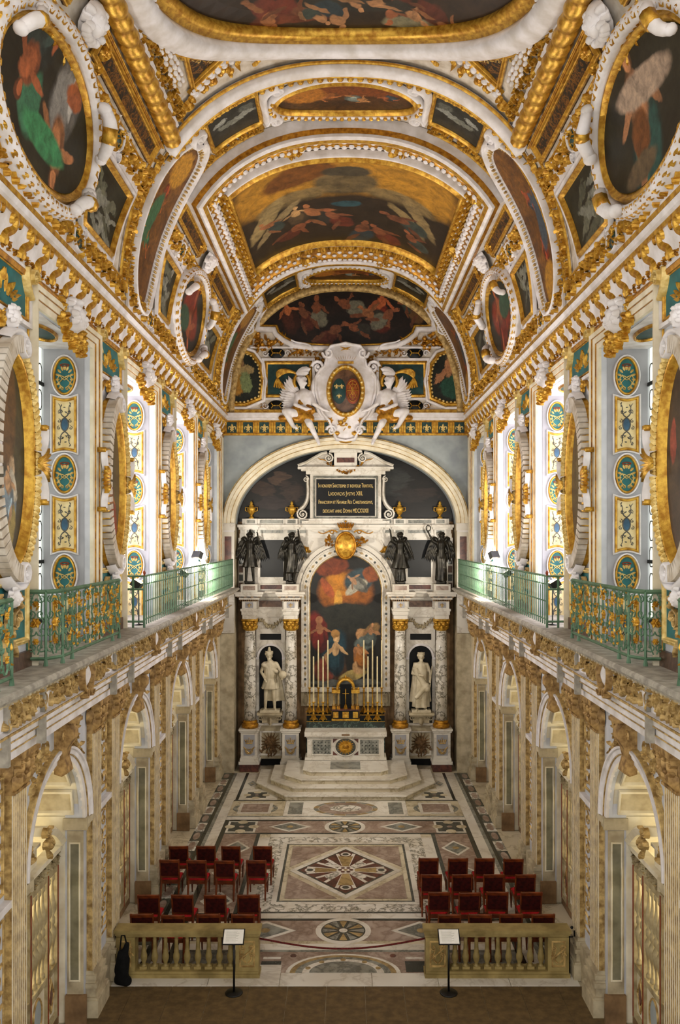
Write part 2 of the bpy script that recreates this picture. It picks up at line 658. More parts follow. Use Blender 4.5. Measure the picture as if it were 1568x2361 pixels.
    def bez(s, p0, p1, p2, p3, w0, w1, hh=.03, h=0, n=8):
        """ridged band along a cubic curve"""
        pts = []
        for i in range(n + 1):
            t = i / n
            k = (1 - t)
            pts.append(tuple(k ** 3 * a + 3 * k * k * t * b + 3 * k * t * t * c + t ** 3 * d for a, b, c, d in zip(p0, p1, p2, p3)))
        vs, fs = [], []
        for i in range(n + 1):
            a, b = pts[max(0, i - 1)], pts[min(n, i + 1)]
            dx, dy = b[0] - a[0], b[1] - a[1]
            d = math.hypot(dx, dy) or 1
            w = w0 + (w1 - w0) * i / n
            for o, z in ((w / 2, 0), (w / 5, hh), (-w / 5, hh), (-w / 2, 0)):
                vs.append((pts[i][0] - dy / d * o, pts[i][1] + dx / d * o, h + z))
        for i in range(n):
            for k in range(3):
                fs.append((i * 4 + k, i * 4 + k + 1, (i + 1) * 4 + k + 1, (i + 1) * 4 + k))
        return s.add(vs, fs)

    # -------- ornament recipes
    def rosette(s, u, v, r, h=0, n=6, hh=.04, a0=0):
        for i in range(n):
            s.leaf(u, v, a0 + 2 * PI * i / n, r, r * .75, h, hh)
        return s.blob(u, v, h, r * .28, r * .28, hh * 1.5, 6, 2)

    def cluster(s, u, v, ru, rv, n, rn, L=.12, hh=.06, h=0):
        """a heap of leaves and fruit"""
        for i in range(n):
            t = rn.uniform(0, 2 * PI)
            q = math.sqrt(rn.random())
            x, y = u + ru * q * math.cos(t), v + rv * q * math.sin(t)
            if rn.random() < .45:
                k = rn.uniform(.28, .5) * L
                s.blob(x, y, h, k, k, hh * rn.uniform(.7, 1.5), 6, 2)
            else:
                s.leaf(x, y, rn.uniform(0, 2 * PI), L * rn.uniform(.7, 1.3), L * rn.uniform(.45, .7), h, hh * rn.uniform(.6, 1.2), rn.uniform(-1, 1))
        return s

    def foliage(s, u0, u1, vc, w, rn, hh=.05, h=0, step=None):
        """running foliage along u between u0 and u1, centred on vc, w wide"""
        step = step or w * .75
        n = max(1, int(abs(u1 - u0) / step))
        dx = (u1 - u0) / n
        for i in range(n):
            x = u0 + dx * (i + .5)
            sd = 1 if i % 2 else -1
            s.scroll(x, vc + sd * w * .12, w * .3, -sd * PI / 2, 1.15, w * .13, hh, h, sd, 7)
            for k in range(4):
                a = rn.uniform(0, 2 * PI)
                s.leaf(x + math.cos(a) * w * .18, vc + math.sin(a) * w * .2, a + rn.uniform(-.5, .5), w * rn.uniform(.28, .45), w * rn.uniform(.16, .26), h, hh, rn.uniform(-1.2, 1.2))
            s.blob(x + rn.uniform(-.3, .3) * dx, vc - sd * w * .3, h, w * .1, w * .1, hh * 1.3, 6, 2)
        return s

    def beads(s, path, r, step, h=0, c=None, a=1.0):
        """row of half beads along a polyline"""
        d = 0
        nxt = step / 2
        for (x0, y0), (x1, y1) in zip(path, path[1:]):
            L = math.hypot(x1 - x0, y1 - y0)
            while L > 0 and nxt <= d + L:
                q = (nxt - d) / L
                s.blob(x0 + (x1 - x0) * q, y0 + (y1 - y0) * q, h, r * a, r, c or r, 6, 2, math.atan2(y1 - y0, x1 - x0))
                nxt += step
            d += L
        return s

    def head(s, u, v, h, r, rn=None, curls=14):
        """plaster face looking out along h: skull, brow, nose, cheeks, chin, hair curls"""
        rn = rn or random.Random(3)
        s.blob(u, v, h, r * .72, r * .95, r * .95, 10, 4)
        s.blob(u, v - r * .08, h + r * .82, r * .12, r * .26, r * .3, 6, 2)
        s.blob(u - r * .28, v - r * .2, h + r * .72, r * .2, r * .2, r * .12, 6, 2)
        s.blob(u + r * .28, v - r * .2, h + r * .72, r * .2, r * .2, r * .12, 6, 2)
        s.blob(u, v - r * .55, h + r * .6, r * .22, r * .18, r * .22, 6, 2)
        s.blob(u, v - r * .38, h + r * .78, r * .17, r * .06, r * .12, 6, 2)
        s.blob(u, v + r * .22, h + r * .72, r * .45, r * .12, r * .2, 7, 2)
        for i in range(curls):
            t = PI * (-.18 + 1.36 * i / (curls - 1))
            q = rn.uniform(.7, 1.0)
            s.blob(u + r * .86 * math.cos(t) * q, v + r * .15 + r * .95 * math.sin(t) * q, h + r * rn.uniform(.1, .5), r * .26, r * .26, r * .42, 6, 2)
        return s


def ellipse(cu, cv, ru, rv, n=40, a0=0, a1=2 * PI, ex=2):
    out = []
    closed = abs(a1 - a0 - 2 * PI) < 1e-6
    for i in range(n if closed else n + 1):
        t = a0 + (a1 - a0) * i / n
        c, q = math.cos(t), math.sin(t)
        out.append((cu + ru * math.copysign(abs(c) ** (2 / ex), c), cv + rv * math.copysign(abs(q) ** (2 / ex), q)))
    return out


def rect(u0, u1, v0, v1, n=1):
    """closed rectangle path, each side cut into n"""
    out = []
    for (a, b), (c, d) in (((u0, v0), (u1, v0)), ((u1, v0), (u1, v1)), ((u1, v1), (u0, v1)), ((u0, v1), (u0, v0))):
        for i in range(n):
            out.append((a + (c - a) * i / n, b + (d - b) * i / n))
    return out


def line(p, q, n=1):
    return [(p[0] + (q[0] - p[0]) * i / n, p[1] + (q[1] - p[1]) * i / n) for i in range(n + 1)]


# profiles: (offset, h); offset grows to the left of the path (inwards for a counter-clockwise outline)
def moulding(w, h, h0=0):
    return [(0, h0), (0, h0 + h * .55), (w * .25, h0 + h * .6), (w * .4, h0 + h), (w * .62, h0 + h), (w * .72, h0 + h * .55), (w * .9, h0 + h * .5), (w, h0)]


def half_round(w, h, h0=0, n=6):
    return [(w / 2 - w / 2 * math.cos(PI * i / n), h0 + h * math.sin(PI * i / n)) for i in range(n + 1)]


def flatp(w, h, h0=0):
    return [(0, h0), (0, h0 + h), (w, h0 + h), (w, h0)]


# ------------------------------------------------------------------ objects and tags
def tag(o, label, cat, group=None, kind=None):
    o['label'] = label
    o['category'] = cat
    if group:
        o['group'] = group
    if kind:
        o['kind'] = kind
    return o


def empty(name, loc=(0, 0, 0), rz=0, parent=None):
    o = bpy.data.objects.new(name, None)
    col.objects.link(o)
    o.location = loc
    o.rotation_euler = (0, 0, rz)
    if parent:
        o.parent = parent
    return o


def thing(name, label, cat, loc=(0, 0, 0), rz=0, group=None):
    return tag(empty(name, loc, rz), label, cat, group)


def copy_tree(o, parent=None, loc=None, scale=None, rz=None):
    c = o.copy()
    col.objects.link(c)
    c.parent = parent
    if loc is not None:
        c.location = loc
    if scale is not None:
        c.scale = scale
    if rz is not None:
        c.rotation_euler = (0, 0, rz)
    for ch in list(o.children):
        copy_tree(ch, c)
    return c


def structure(name, mb, mat, label, cat):
    o = mb.build(name, mat)
    return tag(o, label, cat, None, 'structure')


# ------------------------------------------------------------------ surfaces of the hall
def wl(u, v, h):
    """left wall: u along the hall, v up, h out of the wall face W"""
    return (-(W - h), u, v)


def ll(u, v, h):
    return (-(WL - h), u, v)


def back(u, v, h):
    return (u, YB - h, v)


_tab = []
_N = 1600
for _i in range(_N + 1):
    _t = PI / 2 * _i / _N
    _x = VA * math.sin(_t) ** (2 / VN)
    _z = ZS + VB_ * max(math.cos(_t), 0) ** (2 / VN)
    _tab.append((_x, _z))
_S = [0]
for (_a, _b), (_c, _d) in zip(_tab, _tab[1:]):
    _S.append(_S[-1] + math.hypot(_c - _a, _d - _b))
SMAX = _S[-1]


def vpos(s):
    a = min(abs(s), SMAX - 1e-4)
    i = max(0, min(bisect.bisect_right(_S, a) - 1, _N - 1))
    q = (a - _S[i]) / max(_S[i + 1] - _S[i], 1e-9)
    (x0, z0), (x1, z1) = _tab[i], _tab[i + 1]
    return x0 + (x1 - x0) * q, z0 + (z1 - z0) * q


def vault(s, y, h):
    x, z = vpos(s)
    e = .06
    x0, z0 = vpos(max(0, abs(s) - e))
    x1, z1 = vpos(min(SMAX, abs(s) + e))
    if abs(s) < e:
        x0, z0 = -x1, z1
        x0 = -vpos(e - abs(s))[0]
    dx, dz = x1 - x0, z1 - z0
    d = math.hypot(dx, dz) or 1
    nx, nz = dz / d, -dx / d          # inward: towards the axis and down
    X, Z = x + nx * h, z + nz * h
    return (math.copysign(X, s) if s else 0.0, y, Z)


def s_at(r):
    """arc length where the ray ratio X / height above the eye equals r"""
    lo, hi = 0, SMAX
    for _ in range(40):
        m = (lo + hi) / 2
        x, z = vpos(m)
        if x / (z - CAMZ) < r:
            lo = m
        else:
            hi = m
    return lo
# ------------------------------------------------------------------ shell: floor, walls, vault
def extrude(prof, y0, y1, n=1, closed=True):
    """profile [(x, z)] drawn along the hall from y0 to y1"""
    mb = MB()
    m = len(prof)
    vs = [(x, y0 + (y1 - y0) * j / n, z) for j in range(n + 1) for x, z in prof]
    fs = []
    for j in range(n):
        for i in range(m if closed else m - 1):
            k = (i + 1) % m
            fs.append((j * m + i, j * m + k, (j + 1) * m + k, (j + 1) * m + i))
    if closed:
        fs.append(tuple(range(m)))
        fs.append(tuple(n * m + i for i in reversed(range(m))))
    return mb.add(vs, fs)


floor = structure('floor', MB().box(-9, 9, -2, 33, -.3, -.012), 'marble_cream', 'pale marble floor inlaid with coloured marble patterns', 'floor')

wall = tag(empty('wall_left'), 'long side wall with green railings, window bays and arches left of the altar', 'wall', None, 'structure')

# upper wall: piers between the window recesses, lintels, outer skin
edges = []
e0 = YN
for c in WIN:
    edges.append((e0, c - HW))
    e0 = c + HW
edges.append((e0, YB))
for i, (a, b) in enumerate(edges):
    MB().box(-5.5, -W, a, b, ZG, ZT).build('pier', 'pale_blue', wall)
for c in WIN:
    MB().box(-5.5, -W, c - HW, c + HW, ZW, ZT).build('lintel', 'pale_blue', wall)
    MB().box(-5.5, -WG - .06, c - HW, c + HW, ZG, ZG + .35).build('window_sill', 'plaster', wall)
MB().box(-5.5, -W + .02, YN, YB, ZT, ZS + .1).build('upper_band', 'pale_blue', wall)

# gallery slab and its entablature
slab = extrude([(-5.5, ZG - .12), (-5.5, ZG), (-WE - .03, ZG), (-WE, ZG - .03), (-WE, ZG - .07), (-WE - .05, ZG - .09), (-WE - .07, ZG - .13), (-4.1, ZG - .15), (-4.1, ZG - .2), (-5.5, ZG - .2)], YN, YB, 1)
slab.build('gallery_ledge', 'stone_grey', wall)
ent = extrude([(-4.7, 6.42), (-4.16, 6.42), (-4.16, 6.03), (-4.08, 6.02), (-4.08, 5.98), (-4.13, 5.96), (-4.19, 5.96), (-4.19, 5.84), (-4.23, 5.83), (-4.23, 5.71), (-4.27, 5.7), (-4.27, 5.56), (-4.7, 5.56)], YN, YB, 1)
ent.build('entablature', 'plaster', wall)
for x, z, r in ((-4.075, 6.0, .016), (-4.185, 5.835, .009), (-4.225, 5.705, .009)):
    extrude([(x, z - r), (x + r, z - r), (x + r, z + r), (x, z + r)], YN, YB).build('gilt_fillet', 'gold_worn', wall)

# lower wall with round-headed openings
for i, (a, b) in enumerate(edges):
    MB().box(-4.86, -WL, a, b, 0, 5.56).build('lower_pier', 'pale_blue', wall)


def arch_head(c, r, x0, x1, ztop, n=24):
    mb = MB()
    vs, fs = [], []
    for i in range(n + 1):
        t = PI * i / n
        y, z = c + r * math.cos(t), ZA + r * math.sin(t)
        for x in (x1, x0):
            vs += [(x, y, z), (x, y, ztop)]
    for i in range(n):
        a, b = i * 4, (i + 1) * 4
        fs += [(a, a + 1, b + 1, b), (a + 2, b + 2, b + 3, a + 3), (a, b, b + 2, a + 2)]
    return mb.add(vs, fs)


for k, c in enumerate(WIN):
    arch_head(c, HW, -4.62, -WL, 5.56).build('spandrel_wall', 'pale_blue', wall)

# chapels behind the arches
for k, c in enumerate(WIN):
    mb = MB()
    mb.box(-6.95, -6.8, c - 1.9, c + 1.9, 0, 5.4)
    mb.box(-6.8, -4.86, c - 1.95, c - HW, 0, ZA + .02)
    mb.box(-6.8, -4.86, c + HW, c + 1.95, 0, ZA + .02)
    mb.box(-6.8, -4.86, c - 1.5, c + 1.5, 5.0, 5.4)
    mb.build('chapel_wall', 'cream', wall, kind='stuff')

# vault
mb = MB(vault)
NS, NY = 96, 1
vs, fs = [], []
for i in range(NS + 1):
    for j in range(2):
        vs.append((-SMAX + 2 * SMAX * i / NS, (YN, YB)[j], -.03))
for i in range(NS):
    fs.append((i * 2, i * 2 + 1, i * 2 + 3, i * 2 + 2))
mb.add(vs, fs)
ceiling = structure('ceiling', mb, 'plaster_old', 'gilded and painted barrel vault over the chapel', 'ceiling')

# end wall with the deep elliptical arch of the altar recess
ZAR, AR_I, AR_O, AR_RI, AR_RO = 8.91, 4.0, 4.42, 2.72, 2.98
backw = structure('wall_back', MB(back).box(-5.5, 5.5, 0, 18.4, -1.3, -1.15), 'stone_brown', 'end wall with altar arch and painted lunette', 'wall')
mb = MB(back)
pts = ellipse(0, ZAR, AR_I, AR_RI, 48, 0, PI)
vs = []
for x, z in pts:
    vs += [(x, z, 0), (x, 12.3, 0), (x, z, -1.15)]
fs = []
for i in range(len(pts) - 1):
    fs += [(i * 3, i * 3 + 1, i * 3 + 4, i * 3 + 3), (i * 3, i * 3 + 3, i * 3 + 5, i * 3 + 2)]
mb.add(vs, fs)
for sg in (-1, 1):
    mb.box(min(sg * AR_I, sg * 5.5), max(sg * AR_I, sg * 5.5), ZAR, 12.3, -1.15, 0)
mb.build('wall_field', 'wall_grey', backw)
for sg in (-1, 1):
    MB(back).box(min(sg * AR_I, sg * 5.5), max(sg * AR_I, sg * 5.5), 0, ZAR, -1.15, 0).build('recess_side', 'stone_warm', backw)
MB(back).box(-4.6, 4.6, 12.3, 18.0, -.4, 0).build('lunette_wall', 'plaster_old', backw)
# ------------------------------------------------------------------ the painted and gilded vault
rn = random.Random(11)


def along(path, step, closed=False):
    if closed:
        path = path + [path[0]]
    out, d, nxt = [], 0, step / 2
    for (x0, y0), (x1, y1) in zip(path, path[1:]):
        L = math.hypot(x1 - x0, y1 - y0)
        while L > 0 and nxt <= d + L:
            q = (nxt - d) / L
            out.append((x0 + (x1 - x0) * q, y0 + (y1 - y0) * q, math.atan2(y1 - y0, x1 - x0)))
            nxt += step
        d += L
    return out


def two(o, label=None, cat=None, group=None):
    """the mirrored fellow of a vault piece on the right-hand slope"""
    c = copy_tree(o, o.parent, (0, 0, 0), (-1, 1, 1))
    if label:
        tag(c, label, cat, group)
    return c


def on_vault(name, mb, mat, both=True, smooth=False, kind=None, label=None, parent=None):
    o = mb.build(name, mat, parent or ceiling, smooth, kind, label)
    if both and not parent:
        two(o)
    return o


SR = {r: s_at(r) for r in (.95, .9, .87, .837, .616, .61, .58, .572, .545, .54, .47, .462, .444, .42, .40, .37, .34, .483)}
S_OV = (SR[.837] + SR[.616]) / 2
YS1, YF2, YF2b, YS2 = 16.55, 18.35, 27.0, 30.25
BAY1, BAY2 = (YN, 16.1), (YF2 + .1, YF2b - .1)


def SN(p):
    return [(-a, b) for a, b in p]


# --- white plaster grounds and gilt fillets running along the hall (left slope: negative s)
for y0, y1 in (BAY1, BAY2, (YS1, YF2), (YF2b, YS2)):
    on_vault('band_ground', MB(vault).box(-SR[.95] - .1, -SR[.87], y0, y1, -.02, .03, 3, 1), 'plaster')
for y0, y1 in (BAY1, BAY2):
    on_vault('band_ground', MB(vault).box(-SR[.61], -SR[.545], y0, y1, -.02, .03, 2, 1), 'plaster')
    for s, w in ((SR[.95] + .06, .09), (SR[.87] - .04, .06), (SR[.61] + .04, .06), (SR[.545] - .02, .05), (SR[.47] - .02, .05)):
        on_vault('gilt_fillet', MB(vault).sweep([(-s, y0), (-s, y1)], half_round(w, w * .7, .02)), 'gold')
    on_vault('foliage_band', MB(vault).foliage(0, 0, 0, 1, rn) if False else None or MB(lambda u, v, h: vault(v, u, h)).foliage(y0, y1, -(SR[.95] + SR[.87]) / 2, SR[.95] - SR[.87], rn, .09, .02), 'gold', kind='stuff')
    on_vault('foliage_band', MB(lambda u, v, h: vault(v, u, h)).foliage(y0, y1, -(SR[.61] + SR[.545]) / 2, (SR[.61] - SR[.545]) * .95, rn, .09, .02), 'gold', kind='stuff')
for y0, y1 in ((YS1, YF2), (YF2b, YS2)):
    on_vault('foliage_band', MB(lambda u, v, h: vault(v, u, h)).foliage(y0, y1, -(SR[.95] + SR[.87]) / 2, SR[.95] - SR[.87], rn, .09, .02), 'gold', kind='stuff')


def cartouche(s, y, sc_=1.0, rot=0):
    """teal medallion in a white scrolled surround"""
    root = MB(vault).at(-s, y, rot, sc_).sweep(ellipse(0, 0, .22, .3, 18), half_round(.06, .09, .02), True).build('cartouche', 'plaster', ceiling, True)
    MB(vault).at(-s, y, rot, sc_).disc(0, 0, .18, .26, .03, 3, 16, .09).build('medallion', 'teal_dark', root, True)
    mb = MB(vault).at(-s, y, rot, sc_)
    for a in (-1, 1):
        for b in (-1, 1):
            mb.scroll(a * .2, b * .3, .1, 0 if a > 0 else PI, 1.2, .045, .08, .02, a * b)
    mb.build('scrollwork', 'plaster', root, kind='stuff')
    mb = MB(vault).at(-s, y, rot, sc_)
    mb.bez((-.1, .1, 0), (0, .18, 0), (.1, 0, 0), (-.05, -.14, 0), .03, .02, .03, .1)
    mb.bez((.1, .12, 0), (.02, .1, 0), (.02, -.1, 0), (.1, -.12, 0), .03, .02, .03, .1)
    mb.build('gilt_monogram', 'gold', root, kind='stuff')
    two(root)


for y in WIN[1:]:
    cartouche((SR[.95] + SR[.87]) / 2, y, .95)
for y in (9.0, 14.2, 19.7, 25.0):
    cartouche((SR[.61] + SR[.545]) / 2, y, .95)

# --- brown arabesque panels above the foliage band
k = NT('arabesque', .6, 0, .3)
_v = k.coord('Object', (1, 1, 1))
_n = k.noise(_v, 7, 5, .65, 1.5)
k.l(k.ramp(_n.outputs[0], [(.42, '#241f14'), (.5, '#4a2f12'), (.56, '#8a5a1e'), (.62, '#2b2415')]), k.b.inputs['Base Color'])
for y0, y1 in ((6.2, 11.2), (12.3, 15.9), (YF2 + .25, 21.2), (22.6, YF2b - .2)):
    a, b = SR[.545] - .12, SR[.47] + .06
    p = on_vault('arabesque_panel', MB(vault).box(-a, -b, y0, y1, -.02, .015, 3, 1), 'arabesque')
    f = MB(vault).sweep(rect(-a, -b, y0, y1, 2), moulding(.09, .09), True)
    on_vault('panel_frame', f, 'gold')

# --- white heads with curled hair between the panels
for y in (11.75, 21.9):
    o = MB(vault).at(-(SR[.545] + SR[.47]) / 2 + .05, y, PI / 2).head(0, 0, .05, .3, rn, 18).build('plaster_head', 'plaster', ceiling, True, 'stuff')
    two(o)

# --- twisted gold columns along the near bay
def rope(s, y0, y1, r, name='twisted_column'):
    vs, fs = [], []
    n, per = 10, .34
    N = int((y1 - y0) / .055)
    for i in range(N + 1):
        y = y0 + (y1 - y0) * i / N
        for k_ in range(n):
            t = 2 * PI * k_ / n
            tw = abs(math.sin(PI * (y / per + t / (2 * PI))))
            rr = r * (.72 + .28 * tw ** .6)
            vs.append((-s + rr * math.cos(t), y, .12 + rr * math.sin(t)))
    for i in range(N):
        for k_ in range(n):
            j = (k_ + 1) % n
            fs.append((i * n + k_, i * n + j, (i + 1) * n + j, (i + 1) * n + k_))
    mb = MB(vault)
    mb.add(vs, fs)
    return mb


on_vault('twisted_column', rope(SR[.444], YN, 16.0, .19), 'gold', smooth=True)
on_vault('gilt_fillet', MB(vault).sweep([(-SR[.462] - .06, YN), (-SR[.462] - .06, 16.0)], half_round(.07, .06)), 'gold_deep')
on_vault('white_fillet', MB(vault).box(-SR[.42] - .04, -SR[.42] + .1, YN, 16.0, 0, .06), 'plaster')
on_vault('foliage_band', MB(lambda u, v, h: vault(v, u, h)).foliage(YN + 4, 15.9, -SR[.40] + .06, .34, rn, .08, .02), 'gold', kind='stuff')


def scale_roll(path, w, h=.1, closed=False, step=.16, rows=3):
    base = MB(vault).sweep(path, [(-w / 2 + a, b) for a, b in half_round(w, h)], closed)
    top = MB(vault)
    for i, (x, y, a) in enumerate(along(path, step, closed)):
        for r_ in range(rows):
            o = (r_ - (rows - 1) / 2) * w / rows + (w / rows / 2 if (i % 2 and rows > 1) else 0) * .5
            hh = h * math.sqrt(max(.05, 1 - (2 * o / w) ** 2)) * .96
            top.blob(x - math.sin(a) * o, y + math.cos(a) * o, hh, step * .46, w / rows * .52, .06, 6, 2, a)
    return base, top


def scales(path, w, h=.1, closed=False, step=.16, rows=3, both=True, mat='gold'):
    b, t = scale_roll(path, w, h, closed, step, rows)
    o = b.build('scale_moulding', mat, ceiling, True)
    t.build('plaster_scales', 'plaster', o, True, 'stuff')
    if both:
        two(o)


# near bay: the frame of the great oval
sO = 3.15
scales([(-SR[.37] + .0, y) for y in (YN + 4, 9, 11, 13, 14.9)], .26, .12, step=.17)
YO, RO_S, RO_Y = 11.6, 3.0, 3.55


def opath(d=0, n=72, a0=0, a1=2 * PI):
    return ellipse(0, YO, RO_S + d, RO_Y + d, n, a0, a1, 2.2)


pm = mat_painting('ceiling_oval_painting', '#3a2a1c', '#15120f', [(.35, .93, .1, .03, 10, '#6a3420'), (.7, .95, .1, .025, -5, '#8a8468'), (.5, .9, .2, .03, 0, '#2c2a24')] + crowd(11, .2, .82, .88, .95, .13, 5, 1.15), 1, A=.85)
t = thing('ceiling_painting', 'dark oval ceiling painting with reclining figures in a wide white and gold ring', 'painting', (0, 0, 0))
mb = MB(vault).disc(0, YO, RO_S + .02, RO_Y + .02, .0, 10, 64, 0, lambda a: ellipse(0, 0, 1, 1, 1, a, a + 1, 2.2)[0])
mb.build('canvas', pm, t)
MB(vault).sweep(opath(), [(.0, 0), (0, .12), (-.14, .16), (-.18, .12), (-.26, .14), (-.3, .02)], True).build('gilt_frame', 'gold', t, True)
MB(vault).sweep(opath(.28), [(0, .02), (-.03, .22), (-.2, .26), (-.42, .16), (-.46, .02)], True).build('white_ring', 'plaster', t, True)
MB(vault).sweep(opath(.74), half_round(.06, .05)[::-1] and [(-a, b) for a, b in half_round(.07, .06)], True).build('outer_fillet', 'gold', t, True)
mb = MB(vault)
for x, y, a in along(opath(.86, 90, .1, PI - .1), .3):
    mb.at(x, y, a).scroll(0, 0, .07, 0, 1, .03, .03, .0, 1, 6).leaf(.08, 0, .3, .14, .06, 0, .03)
mb.off().build('scroll_band', 'gold_pale', ceiling, kind='stuff')

# corner triangles and the diagonal gilt bars beside the rib
tri = MB(vault)
tri.patch((-2.15, 15.05), (-3.0, 15.35), (-2.95, 14.25), (-2.9, 14.2), 5, 5, .02)
on_vault('corner_panel', tri, 'arabesque')
on_vault('corner_frame', MB(vault).sweep([(-2.05, 15.08), (-3.06, 15.45), (-2.98, 14.15)], moulding(.1, .09)), 'gold')
scales([(-3.1, 15.55), (-2.5, 15.3), (-1.9, 15.2), (-1.3, 15.35)], .24, .1, step=.15)
mb = MB(vault)
for s0, y0, n_ in ((-3.35, 15.75, 9), (-2.8, 15.6, 9), (-2.2, 15.6, 9), (-1.5, 15.6, 7), (-.75, 15.65, 6)):
    mb.cluster(s0, y0, .3, .16, n_, rn, .17, .07, .02)
on_vault('gilt_foliage', mb, 'gold', kind='stuff')
MB(vault).at(0, 15.72).rosette(0, 0, .22, .02, 8, .06).leaf(.2, 0, 0, .3, .12, .02, .05).leaf(-.2, 0, PI, .3, .12, .02, .05).build('gilt_flower', 'gold', ceiling, kind='stuff')

# --- white transverse rib with its gilt beads
LIM = SR[.444] + .15
arc = [(-LIM + 2 * LIM * i / 60, 16.15) for i in range(61)]
MB(vault).sweep(arc, [(0, 0), (0, .16), (.05, .2), (.16, .24), (.26, .2), (.3, .08), (.36, .06), (.38, 0)]).build('transverse_rib', 'plaster', ceiling, True)
for dy, w in ((-.06, .05), (.16, .03), (.37, .05)):
    MB(vault).sweep([(a, b + dy) for a, b in arc], half_round(w, .06, .04 if dy != .16 else .2)).build('gilt_fillet', 'gold', ceiling, True)
mb = MB(vault)
for x, y, a in along([(a, 16.62) for a, b in arc], .2):
    mb.ball(x, y, .1, .075, .06, .075, 7, 5)
mb.build('gilt_beads', 'gold', ceiling, True, 'stuff')

